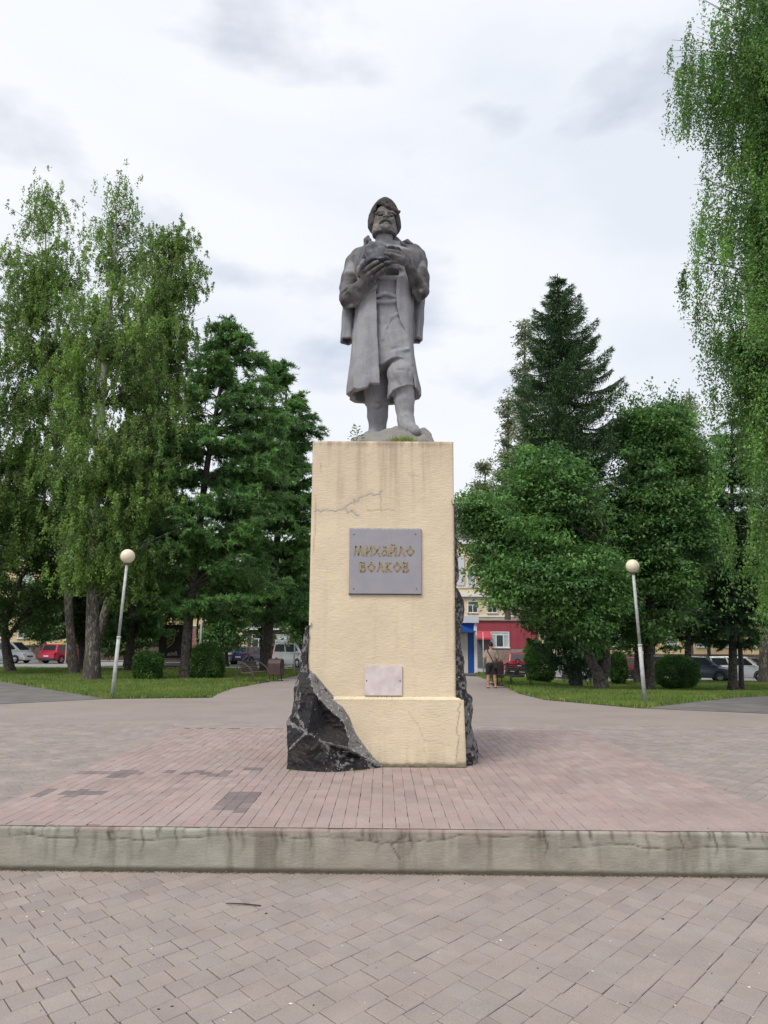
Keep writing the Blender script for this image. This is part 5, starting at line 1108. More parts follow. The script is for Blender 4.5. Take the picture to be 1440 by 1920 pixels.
make_tree('larch_tree', 'big larch with feathery boughs, its grey trunk between two clipped bushes', [p, top(354, 1150, y0), top(385, 870, y0), top(412, 720, y0), top(432, 625, y0)], 0.30, 0.04, 'larch', M['larch'],
          [(600, 415, 455), (625, 380, 480), (665, 360, 515), (700, 345, 545), (740, 335, 560), (790, 320, 555), (840, 295, 560), (900, 280, 560), (980, 270, 560), (1050, 270, 560), (1110, 290, 540), (1150, 310, 470)], y0, 420, 25, leaf=(0.20, 0.052), count=220000, inner=0.15, branch_up=0.15, limb_r=0.045, gap=0.43)
p = g0(515, 1258); y0 = p[1]-4
p = (p[0], y0, 0)
make_tree('larch_tree', 'larch with upswept tips and straight dark trunk close left of the pedestal', [p, top(520, 1000, y0), top(540, 800, y0), top(535, 700, y0)], 0.32, 0.04, 'larch', M['larch'],
          [(680, 505, 545), (710, 480, 562), (750, 465, 572), (785, 455, 606), (830, 445, 612), (880, 430, 615), (940, 420, 625), (1030, 420, 630), (1110, 430, 620), (1160, 450, 600)], y0, 400, 26, leaf=(0.23, 0.06), count=200000, inner=0.15, branch_up=0.15, limb_r=0.045, gap=0.42, tone=1.05)
p = (-15.2, 47, 0); y0 = 47
make_tree('larch_tree', 'dark larch behind the rough birch trunk', [p, top(250, 1000, y0), top(255, 800, y0)], 0.28, 0.04, 'larch', M['larch'],
          [(800, 230, 280), (880, 180, 320), (960, 150, 350), (1050, 130, 370), (1130, 150, 350), (1190, 180, 320)], y0, 220, 27, leaf=(0.24, 0.07), count=90000, inner=0.2, branch_up=0.1, tone=0.85, limb_r=0.04)
p = g0(20, 1262); y0 = p[1]
make_tree('small_tree', 'small dark tree with forked leaning trunk in front of the white minivan', [p, top(12, 1215, y0), top(8, 1170, y0), top(30, 1100, y0), top(60, 1040, y0)], 0.32, 0.08, 'broad', M['dark_leaf'],
          [(905, -30, 60), (950, -70, 95), (1020, -100, 130), (1090, -110, 140), (1140, -90, 125), (1175, -50, 90)], y0, 120, 28, leaf=(0.15, 0.11), count=34000, inner=0.2, extra_trunks=[([top(12, 1200, y0), top(35, 1165, y0), top(75, 1110, y0-0.5)], 0.16, 0.05), ([top(8, 1190, y0), top(-15, 1150, y0), top(-40, 1090, y0)], 0.16, 0.05)], droop=(0.5, 1.0), tone=0.9)
p = (-18.3, 48.0, 0)
make_tree('small_tree', 'dark leafy tree half hidden just left of the rough birch trunk', [p, top(150, 1150, 48), top(145, 1050, 48)], 0.28, 0.07, 'broad', M['dark_leaf'],
          [(930, 100, 170), (1000, 70, 210), (1080, 70, 230), (1150, 90, 220), (1200, 120, 200)], 48.0, 80, 29, leaf=(0.17, 0.12), count=24000, inner=0.2, droop=(0.5, 1.0), tone=0.8)
far_l = [(77, 72, (1090, 1120, 1165, 1190), 42, 34, 'young street tree with whitewashed foot between the minivan and the red car'), (235, 60, (1000, 1080, 1170, 1215), 78, 35, 'round dark tree behind the left lamp post'), (300, 64, (960, 1060, 1160, 1212), 70, 36, 'leafy tree behind the dark emblem banner'),
         (425, 62, (1040, 1100, 1160, 1200), 62, 37, 'leafy street tree behind the silver sedan'), (580, 60, (1010, 1080, 1150, 1200), 60, 38, 'street tree behind the silver minivan beside the pedestal'), (-30, 66, (980, 1060, 1140, 1190), 70, 39, 'street tree behind the white minivan'),
         (170, 58, (960, 1050, 1150, 1210), 62, 55, 'dark bushy tree filling the gap behind the rough birch trunk'), (370, 70, (980, 1060, 1150, 1195), 62, 56, 'leafy tree behind the larch with the grey trunk'), (490, 68, (1000, 1070, 1150, 1190), 62, 57, 'street tree over the dark blue hatchback')]
for u, y, vs, hw, sd, lab in far_l:
    b0 = aty(u, 1250, y); p = (b0[0], y, 0)
    make_tree('street_tree', lab, [p, top(u, vs[3]+5, y), top(u+6, (vs[0]+vs[2])/2, y)], 0.19, 0.05, 'broad', M['maple'] if sd != 35 else M['dark_leaf'],
              [(vs[0], u-hw*0.4, u+hw*0.4), (vs[1], u-hw, u+hw), (vs[2], u-hw, u+hw), (vs[3], u-hw*0.6, u+hw*0.6)], y, 60, sd, group='street trees along the far road', leaf=(0.24, 0.17), count=19000, inner=0.2, droop=(0.5, 1.1), tone=0.95, bark='whitewash' if sd == 34 else 'bark')
# --- right side
p = g0(1085, 1290); y0 = 34.0
zt_ = gz(7.9, 34.0)
def spruce(name, label, base, tp, y0, env, seed, count, r0=0.30, needle=(0.17, 0.045)):
    root = empty(name, base); tag(root, label, 'tree'); r_ = np.random.default_rng(seed); z, l, r = env_world(env, y0)
    T_ = trunk_path([base, tp], 20); T_[0, 2] -= 0.12; parts = [tube_np(T_, np.linspace(r0, 0.02, 20), 10)]; Ps, Ds, tn = [], [], []; zz = z[0]+0.1; wh = []
    while zz < z[-1]-0.15:
        wh.append(zz); zz += r_.uniform(0.50, 0.80)*(0.7+0.5*(z[-1]-zz)/(z[-1]-z[0]))
    tot = sum(np.interp(q, z, r-l)**1.3+0.15 for q in wh)
    for q in wh:
        hw = (np.interp(q, z, r)-np.interp(q, z, l))/2; cx = (np.interp(q, z, r)+np.interp(q, z, l))/2; nb = 8 if hw > 1 else 6; ph = r_.random()*6.28; frac = (q-z[0])/(z[-1]-z[0])
        c0 = np.array([np.interp(q, T_[:, 2], T_[:, 0]), y0, q]); k_all = int(count*(np.interp(q, z, r-l)**1.3+0.15)/tot)
        for bnum in range(nb):
            th = ph+bnum*6.283/nb+r_.normal(0, 0.15); R_ = hw*r_.choice([r_.uniform(0.6, 0.9), r_.uniform(0.92, 1.14)], p=[0.5, 0.5]); dr = np.array([math.cos(th), math.sin(th), 0])
            t = np.linspace(0, 1, 7); sag = (-0.30+0.44*frac)*R_; c = c0+dr*(t*R_)[:, None]+np.stack([0*t, 0*t, sag*t*1.2+0.075*R_*t**3*2.2*(1-frac*0.5)-0.16*R_*np.sin(t*3.14)], 1); c[:, 0] += (cx-c0[0])*t
            parts.append(tube_np(c, np.linspace(0.035+0.01*R_, 0.01, 7), 4)); k = k_all//nb; cl = r_.normal(1, 0.12)
            s = r_.random(k)**0.75*0.93+0.07; j = np.clip((s*6).astype(int), 0, 5); f = (s*6-j)[:, None]; p0 = c[j]*(1-f)+c[j+1]*f; side = np.array([-dr[1], dr[0], 0])
            sd_ = r_.normal(0, 1, k); wdt = (0.10+0.20*R_*(1-s)*s*2); lat = side*(sd_*wdt)[:, None]; hang = r_.random(k)**1.4*(0.14+0.50*np.minimum(R_, 1.6)*np.sin(np.clip(s*1.1+0.25, 0, 1)*3.0)*(0.4+0.6*(1-frac)))*np.where(r_.random(k) < 0.65, 1, 0.15)
            pt = p0+lat+np.stack([0*s, 0*s, -hang-np.abs(sd_)*wdt*0.35], 1)+r_.normal(0, 0.02, (k, 3)); Ps.append(pt)
            D = unit(np.where((hang > 0.15)[:, None], np.array([0, 0, -1.0])+r_.normal(0, 0.3, (k, 3)), dr*0.8+side*np.sign(sd_)[:, None]*0.5+r_.normal(0, 0.4, (k, 3)))); Ds.append(D)
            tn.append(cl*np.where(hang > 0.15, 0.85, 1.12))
    Ps, Ds, tn = map(np.concatenate, (Ps, Ds, tn)); n = len(Ps); V, F = merge(parts); mk('trunk', V-np.array(base), F, M['bark'], root, True)
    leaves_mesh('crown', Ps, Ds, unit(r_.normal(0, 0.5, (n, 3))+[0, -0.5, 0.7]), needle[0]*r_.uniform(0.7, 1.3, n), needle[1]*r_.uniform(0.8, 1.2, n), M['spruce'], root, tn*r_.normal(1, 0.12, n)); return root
spruce('spruce_tree', 'tall pointed dark spruce with layered drooping boughs, rising above the round green trees', (aty(1080, 1285, y0)[0], y0, float(zt_)), top(1045, 513, y0), y0,
       [(505, 1044, 1047), (525, 1031, 1062), (560, 1014, 1083), (600, 994, 1106), (650, 978, 1128), (700, 967, 1144), (750, 954, 1164), (800, 946, 1176), (860, 938, 1186), (950, 935, 1190), (1080, 940, 1195), (1180, 990, 1180), (1225, 1030, 1150)], 41, 175000)
p = g0(1130, 1297); y0 = p[1]
make_tree('maple_tree', 'broad bright green tree with low forked twisted trunk directly right of the pedestal', [p, top(1122, 1265, y0), top(1100, 1225, y0), top(1075, 1170, y0+0.3), top(1030, 1050, y0+0.2)], 0.34, 0.06, 'broad', M['maple'],
          [(840, 955, 1010), (865, 920, 1050), (905, 880, 1095), (920, 862, 1110), (960, 854, 1130), (1000, 858, 1150), (1035, 885, 1160), (1075, 905, 1165), (1130, 925, 1165), (1165, 935, 1165), (1185, 970, 1150)], y0, 330, 42, leaf=(0.155, 0.10), count=120000, inner=0.35, depth=0.8, gap=0.48, limb_r=0.04, extra_trunks=[([top(1128, 1280, y0), top(1138, 1240, y0), top(1135, 1180, y0), top(1120, 1080, y0)], 0.22, 0.06), ([top(1090, 1200, y0), top(1130, 1120, y0), top(1140, 1000, y0)], 0.12, 0.04), ([top(1100, 1225, y0), top(1050, 1170, y0), top(960, 1110, y0-0.6)], 0.12, 0.04)], droop=(0.5, 1.0), quad=False)
y0 = 33.5; p = (aty(1215, 1285, y0)[0], y0, float(gz(11.5, y0)))
make_tree('maple_tree', 'tall rounded green tree behind the leaning right lamp post, with sparse shoots on top', [p, top(1220, 1150, y0), top(1222, 950, y0), top(1218, 790, y0)], 0.26, 0.06, 'broad', M['maple'],
          [(762, 1200, 1262), (785, 1170, 1295), (830, 1135, 1318), (900, 1118, 1330), (980, 1115, 1335), (1060, 1130, 1340), (1130, 1140, 1330), (1180, 1160, 1290)], y0, 300, 43, leaf=(0.165, 0.105), count=105000, inner=0.35, droop=(0.5, 1.0), tone=0.9, gap=0.48, limb_r=0.04)
r_ = np.random.default_rng(143); Ps, Ds, tb = [], [], []
mroot = [o_ for o_ in COL.objects if o_.get('label', '').startswith('tall rounded green tree')][0]
for u0_, v0_, u1_, v1_ in ((1235, 790, 1216, 716), (1248, 795, 1262, 722), (1200, 785, 1178, 745), (1222, 790, 1195, 735), (1262, 800, 1285, 752), (1180, 800, 1160, 765)):
    a_, c_ = aty(u0_, v0_, 33.3), aty(u1_, v1_, 33.3+r_.normal(0, 0.3)); tt_ = np.linspace(0, 1, 6)[:, None]; pth = a_+(c_-a_)*tt_+np.array([0.12, 0, 0])*np.sin(tt_*3); tb.append(tube_np(pth, np.linspace(0.02, 0.006, 6), 5))
    m_ = 150; s_ = r_.random(m_)[:, None]; Ps.append(a_+(c_-a_)*s_+r_.normal(0, 0.16, (m_, 3))); Ds.append(unit(r_.normal(0, 0.6, (m_, 3))+[0, 0, -0.2]))
V, F = merge(tb); mk('shoots', V-np.array(mroot.location), F, M['twig'], mroot, True); Ps, Ds = np.concatenate(Ps), np.concatenate(Ds)
leaves_mesh('shoot_leaves', Ps, Ds, unit(r_.normal(0, 0.5, (len(Ps), 3))+[0, 0, 1]), 0.15, 0.10, M['maple'], mroot, r_.normal(1, 0.15, len(Ps)))
for u, y, vt, sd, lab in ((1372, 38.5, 790, 44, 'larch standing in front of the white car, right of the round bush'), (1290, 47.5, 900, 45, 'conifer with hanging boughs behind the round clipped bush'), (1195, 48.5, 960, 49, 'conifer behind the long bench on the right')):
    p = (aty(u, 1278, y)[0], y, float(gz(18, y)))
    make_tree('larch_tree', lab, [p, top(u, 1100, y), top(u, vt, y)], 0.24, 0.05, 'larch', M['spruce'], [(vt, u-25, u+25), (vt+80, u-60, u+60), (vt+200, u-85, u+85), (1120, u-95, u+95), (1190, u-85, u+85), (1215, u-50, u+50)], y, 240, sd, leaf=(0.20, 0.06), count=80000, inner=0.2, branch_up=-0.1, tone=1.0, limb_r=0.04)
y = 40.5; p = (aty(1380, 1275, y)[0]+0.25, y, float(gz(18, y)))
make_tree('small_tree', 'thin dark trunk just right of a thicker one before the white car', [p, top(1381, 1150, y), top(1385, 1000, y)], 0.15, 0.04, 'broad', M['dark_leaf'], [(960, 1350, 1420), (1040, 1330, 1440), (1130, 1330, 1440), (1180, 1350, 1425)], y, 50, 50, leaf=(0.16, 0.11), count=14000, inner=0.2, droop=(0.5, 1.0))
p = g0(1432, 1283); y0 = p[1]
make_tree('birch_tree', 'birch with thick bark trunk at the right border beside the white car', [p, top(1436, 1100, y0), top(1450, 700, y0), top(1460, 420, y0)], 0.32, 0.05, 'birch', M['birch_near'],
          [(400, 1420, 1500), (500, 1370, 1550), (620, 1345, 1580), (760, 1335, 1600), (900, 1330, 1610), (1020, 1335, 1600), (1110, 1370, 1570)], y0, 220, 46, leaf=(0.13, 0.09), count=110000, bark='birch', droop=(0.8, 2.6), inner=0.2, limb_r=0.035)
y0 = 20.5; p = (aty(1560, 1300, y0)[0], y0, 0)
make_tree('weeping_birch', 'large near weeping birch whose long hanging twigs fill the upper right corner', [p, top(1560, 900, y0), top(1540, 400, y0), top(1530, 0, y0), top(1540, -300, y0)], 0.30, 0.06, 'birch', M['birch_near'],
          [(-340, 1500, 1580), (-200, 1420, 1580), (-80, 1345, 1580), (0, 1262, 1580), (45, 1236, 1580), (110, 1236, 1580), (170, 1262, 1580), (210, 1310, 1580), (260, 1325, 1580), (300, 1315, 1580), (350, 1290, 1580), (385, 1285, 1580), (415, 1335, 1580), (455, 1270, 1580), (490, 1285, 1580), (530, 1300, 1580), (575, 1270, 1580), (620, 1290, 1580), (680, 1310, 1580), (760, 1330, 1580), (840, 1335, 1580), (920, 1335, 1580), (1000, 1350, 1580), (1050, 1380, 1580)], y0, 360, 47, leaf=(0.082, 0.058), count=400000, bark='birch', droop=(0.5, 2.8), inner=0.2, depth=0.9, limb_r=0.03, gap=0.43, spread=0.15, zpow=1.0, quad=False)
for us, y, vs, sd, lab in (((985, 965, 1015), 80, (605, 680, 800, 1000), 51, 'pale silvery poplar rising just left of the spruce'), ((952, 925, 985), 84, (738, 800, 880, 1050), 52, 'shorter pale poplar left of the spruce foot'), ((908, 885, 935), 88, (868, 910, 980, 1080), 53, 'lowest pale poplar nearest the pedestal side'), ((1292, 1255, 1335), 80, (728, 800, 880, 1050), 54, 'pale poplar seen between the round tree and the weeping birch')):
    u, ul, ur = us; p = (aty(u, 1240, y)[0], y, float(gz(18, y)))
    make_tree('poplar_tree', lab, [p, top(u, vs[2], y), top(u, vs[0], y)], 0.4, 0.05, 'broad', M['poplar'], [(vs[0], u-5, u+6), (vs[1], (ul+u)/2, (ur+u)/2), (vs[2], ul, ur), (vs[3], ul, ur)], y, 90, sd, group='pale poplars far behind the spruce', leaf=(0.28, 0.2), count=15000, inner=0.2, droop=(0.5, 1.1), branch_up=1.4, bark='twig')
y = 62; p = (aty(1240, 1250, y)[0], y, float(gz(18, y)))
for u, y, vt, sd, lab in ((1060, 55, 1060, 61, 'dark leafy tree behind the twisted double trunk'), (1330, 64, 1050, 62, 'street tree behind the parked dark blue car'), (1225, 66, 1080, 63, 'street tree behind the black car roofs'), (1440, 62, 1040, 64, 'street tree at the right border behind the white car')):
    p = (aty(u, 1255, y)[0], y, float(gz(18, y)))
    make_tree('street_tree', lab, [p, top(u, 1200, y), top(u, vt+50, y)], 0.20, 0.05, 'broad', M['dark_leaf'], [(vt, u-30, u+30), (vt+45, u-60, u+60), (1160, u-62, u+62), (1200, u-40, u+40)], y, 60, sd, group='street trees along the far road', leaf=(0.22, 0.15), count=12000, inner=0.2, droop=(0.5, 1.1))

# --- clipped bushes
def bush(u, vb, hw, h, label, seed, box=False, ydo=None):
    b0 = gat(u, vb); y = b0[1]; root = empty('bush', tuple(b0)); tag(root, label, 'bush'); s = (aty(u+1, vb, y)[0]-aty(u-1, vb, y)[0])/2; rx = hw*s; H_ = h*s
    r_ = np.random.default_rng(seed); mb = MB()
    for k in range(7):
        a = k*0.9; mb.tube([(0.05*math.cos(a), 0.05*math.sin(a), -0.05), (0.4*rx*math.cos(a), 0.4*rx*math.sin(a), H_*0.4), (0.7*rx*math.cos(a*1.3), 0.7*rx*math.sin(a*1.3), H_*0.8)], [0.03, 0.02, 0.008], 5)
    mb.build('stems', M['twig'], root)
    n = 15000; th = r_.random(n)*6.283; q = r_.random(n)**0.33*0.35+0.65; cz = r_.random(n)*2-1; e = 2.0 if not box else 3.2
    D0 = unit(r_.normal(0, 1, (n, 3))); nrmz = (np.abs(D0)**e).sum(1)**(1/e); P0 = D0/nrmz[:, None]*q[:, None]; lump = 1+0.26*(vnoise(P0, 2.2, seed, 3)-0.5)*2+r_.normal(0, 0.035, n)
    P0 = P0*lump[:, None]*[rx, rx, H_/2]+[0, 0, H_/2+0.03]; P0[:, 2] = np.maximum(P0[:, 2], 0.03)
    leaves_mesh('foliage', P0+np.array(b0), unit(D0+r_.normal(0, 0.5, (n, 3))), unit(r_.normal(0, 1, (n, 3))), 0.085*r_.uniform(0.7, 1.3, n), 0.055, M['bush'], root, r_.normal(1, 0.16, n)); return root
bush(388, 1275, 29, 64, 'rounded clipped bush just right of the grey larch trunk', 71, True)
bush(276, 1277, 25, 52, 'low clipped bush left of the grey larch trunk', 72, True)
bush(1271, 1295, 39, 62, 'wide round clipped bush in front of the parked black car', 73)
bush(1014, 1283, 29, 70, 'bushy shrub right of the black slatted bench', 74)
bush(1160, 1286, 17, 62, 'dark upright shrub right of the twisted double trunk', 76)
bush(1120, 1268, 22, 58, 'dark shrub seen between the twisted double trunk', 77)
bush(1004, 1262, 22, 62, 'bright green shrub behind the black slatted bench', 75)

# ================================================================== GRASS
def grass(poly, n, seed, label_parent=None, zoff=0.010):
    r_ = np.random.default_rng(seed); xs = [q[0] for q in poly]; ys = [q[1] for q in poly]; out = []
    tot = 0
    while tot < n:
        x = r_.uniform(max(min(xs), -34), min(max(xs), 34), n*2); y = min(ys)+(r_.random(n*2)**1.7)*(max(ys)-min(ys)); m = inpoly(x, y, poly) & (np.abs(x) < y*0.62+4); x, y = x[m], y[m]; out.append(np.stack([x, y], 1)); tot += len(x)
    p = np.concatenate(out)[:n]; p = p+r_.normal(0, 0.07, p.shape); z = gz(p[:, 0], p[:, 1])+zoff; dens = vnoise(np.stack([p[:, 0], p[:, 1], z*0], 1), 0.35, seed, 3)
    h = (0.05+0.07*dens)*r_.uniform(0.6, 1.3, n)*(1+p[:, 1]/60); D = unit(r_.normal(0, 0.35, (n, 3))+[0, 0, 1.0]); P3 = np.column_stack([p, z])
    tint = 0.8+0.45*dens+r_.normal(0, 0.12, n)
    o = leaves_mesh('grass', P3, D, unit(r_.normal(0, 1, (n, 3))+[0, -1, 0]), h, 0.012+0.0009*p[:, 1], M['grass'], None, tint); o['kind'] = 'stuff'; return o
grass(LAWN_L, 150000, 81); grass(LAWN_R, 150000, 82)

# ================================================================== LAMP POSTS
def lamp(ub, vb, ut, vt, label, rad, seed):
    b0 = gat(ub, vb); t = aty(ut, vt, b0[1]); root = empty('lamp_post', tuple(b0)); tag(root, label, 'lamp post'); d = Vector(t-b0); top_ = d-d.normalized()*rad*0.95
    mb = MB(); mb.tube([(0, 0, -0.05), tuple(d*0.42), tuple(d*0.42)], [0.060, 0.056, 0.056], 14); mb.build('lower_pole', M['pole'], root, True)
    mb = MB(); mb.tube([tuple(d*0.42), tuple(top_)], [0.044, 0.042], 14); mb.build('upper_pole', M['pole'], root, True)
    mb = MB(); mb.tube([tuple(d*0.415), tuple(d*0.428)], [0.066, 0.062], 14); mb.build('joint_ring', M['pole'], root, True)
    mb = MB(); mb.tube([tuple(top_-d.normalized()*0.06), tuple(top_+d.normalized()*0.035)], [0.06, 0.085], 14); mb.build('collar', M['collar'], root, True)
    bm = bmesh.new(); bmesh.ops.create_uvsphere(bm, u_segments=32, v_segments=18, radius=rad); me = bpy.data.meshes.new('globe'); bm.to_mesh(me); bm.free(); me.materials.append(M['globe'])
    me.polygons.foreach_set('use_smooth', np.ones(len(me.polygons), bool)); g = link('globe', me, root); g.location = d
    mb = MB(); mb.tube([tuple(d), tuple(d+Vector((0, 0, 0.001)))], [0.01, 0.01], 4)
lamp(210, 1309, 239.5, 1043, 'leaning grey lamp post with cream globe beside the birch trunk on the left lawn', 0.222, 1)
lamp(1210, 1321, 1186, 1061.5, 'leaning grey lamp post with cream globe before the round bush on the right lawn', 0.195, 2)
def thin_pole(u, vb, vt, label, r=0.04, arm=False):
    b0 = gat(u, vb); t = aty(u, vt, b0[1]); root = empty('pole', tuple(b0)); tag(root, label, 'pole'); h = float(t[2]-b0[2])
    mb = MB(); mb.tube([(0, 0, -0.05), (0, 0, h*0.5), (0, 0, h)], [r, r*0.9, r*0.8], 10); mb.build('shaft', M['pole'], root, True)
    mb = MB(); mb.lathe([(r*1.9, 0), (r*1.9, 0.03), (r*1.1, 0.10)], 12); mb.build('foot_flange', M['pole'], root); return root
thin_pole(907, 1270, 1185, 'thin grey pole behind the person in the beige shirt', 0.035)
thin_pole(551, 1266, 1205, 'thin grey pole in front of the silver minivan', 0.05)
thin_pole(374, 1250, 1150, 'grey pole behind the rounded bush left of the silver sedan', 0.09)

# ================================================================== BENCHES AND BINS
def bench(loc, rz, label, wood, iron, arms=True, L_=1.9):
    root = empty('bench', loc, rz); tag(root, label, 'bench')
    # local: length along x, sitter looks towards -y
    for k in range(5): mb = MB(); y = -0.22+k*0.095; z = 0.43+0.012*abs(k-2); mb.box(-L_/2, L_/2, y, y+0.075, z, z+0.03); mb.build('seat_slat', wood, root, bevel=0.004, seg=1)
    for k in range(6): mb = MB(); z = 0.50+k*0.078; y = 0.24+k*0.028; mb.bar((-L_/2, y, z), (L_/2, y, z), 0.025, 0.058, up=(0, -0.34, 1)); mb.build('back_slat', wood, root, bevel=0.003, seg=1)
    for s in (-1, 1):
        x = s*(L_/2-0.02); mb = MB()
        if arms:
            arc = [(x, -0.32, 0.0), (x, -0.33, 0.30), (x, -0.27, 0.50), (x, -0.12, 0.68), (x, 0.08, 0.82), (x, 0.28, 0.90), (x, 0.40, 0.93)]
            mb.tube(arc, 0.024, 8)
        mb.tube([(x, 0.40, 0.93), (x, 0.46, 0.45), (x, 0.50, 0.0)], 0.022, 8); mb.tube([(x, 0.22, 0.44), (x, 0.38, 0.93)], 0.018, 6); mb.tube([(x, -0.31, 0.44), (x, 0.24, 0.44)], 0.018, 6); mb.tube([(x, -0.32, 0.015), (x, 0.75, 0.015)], 0.022, 6)
        mb.tube([(x, 0.50, 0.25), (x, 0.75, 0.015)], 0.020, 6); mb.build('side_frame', iron, root)
    if arms:      # scrolled ironwork rising over the back rest
        mb = MB()
        for s in (-1, 1): mb.tube([(s*0.05+s*0.20*math.sin(a), 0.40, 1.02-0.09*math.cos(a)*1.0) for a in np.linspace(0, 6.0, 16)], 0.014, 6)
        mb.tube([(-0.5, 0.40, 0.95), (-0.25, 0.40, 1.05), (0, 0.40, 1.14), (0.25, 0.40, 1.05), (0.5, 0.40, 0.95)], 0.016, 6); mb.build('scrollwork', iron, root)
    return root
def bin_(loc, rz, label):
    root = empty('litter_bin', loc, rz); tag(root, label, 'litter bin')
    prof = [(-0.26, 0.28), (0.26, 0.28), (0.26, 0.80), (0.19, 0.95), (0.07, 1.01), (-0.07, 1.01), (-0.19, 0.95), (-0.26, 0.80)]
    mb = MB(); mb.prism(prof, 0.62, 'y', -0.31); mb.build('drum', M['bin'], root, bevel=0.01, seg=1)
    mb = MB(); mb.prism([(a*0.82, 0.58+(c-0.58)*0.86) for a, c in prof[2:]]+[(-0.21, 0.60), (0.21, 0.60)][::1], 0.02, 'y', -0.325); mb.build('opening', M['iron_dark'], root)
    for s in (-1, 1): mb = MB(); mb.tube([(s*0.22, -0.2, 0), (s*0.22, -0.2, 0.3)], 0.02, 6); mb.tube([(s*0.22, 0.2, 0), (s*0.22, 0.2, 0.3)], 0.02, 6); mb.tube([(s*0.22, -0.28, 0.01), (s*0.22, 0.28, 0.01)], 0.02, 6); mb.build('leg', M['iron_dark'], root)
    return root
pb_ = gat(476, 1282); bench((pb_[0]-0.1, pb_[1]+0.75, pb_[2]), math.radians(77), 'weathered brown slatted bench with curved iron arms on the left path edge', M['bench_wood'], M['iron'])
bin_((pb_[0]+0.55, pb_[1]+2.7, 0), math.radians(75), 'brown metal litter bin behind the weathered brown bench')
pr_ = gat(960, 1290); bench((pr_[0]+0.02, pr_[1]+0.8, pr_[2]+0.0), math.radians(-75), 'black slatted bench with curved iron arms on the right path edge', M['bench_dark'], M['iron_dark'])
bin_((pr_[0]-0.25, pr_[1]+2.9, 0), math.radians(-75), 'dark litter bin behind the black slatted bench by the path')
q = gat(1160, 1286); bench((q[0], q[1]+1.6, float(gz(q[0], q[1]+1.6))), math.radians(180), 'long dark bench seen from behind, between the forked tree and the right lamp post', M['bench_dark'], M['iron_dark'], arms=False, L_=2.7)
q = gat(325, 1268); bench((q[0], q[1]+0.5, 0), math.radians(180), 'dark bench seen from behind in front of the emblem banner on the left', M['bench_dark'], M['iron_dark'], arms=False, L_=2.3)

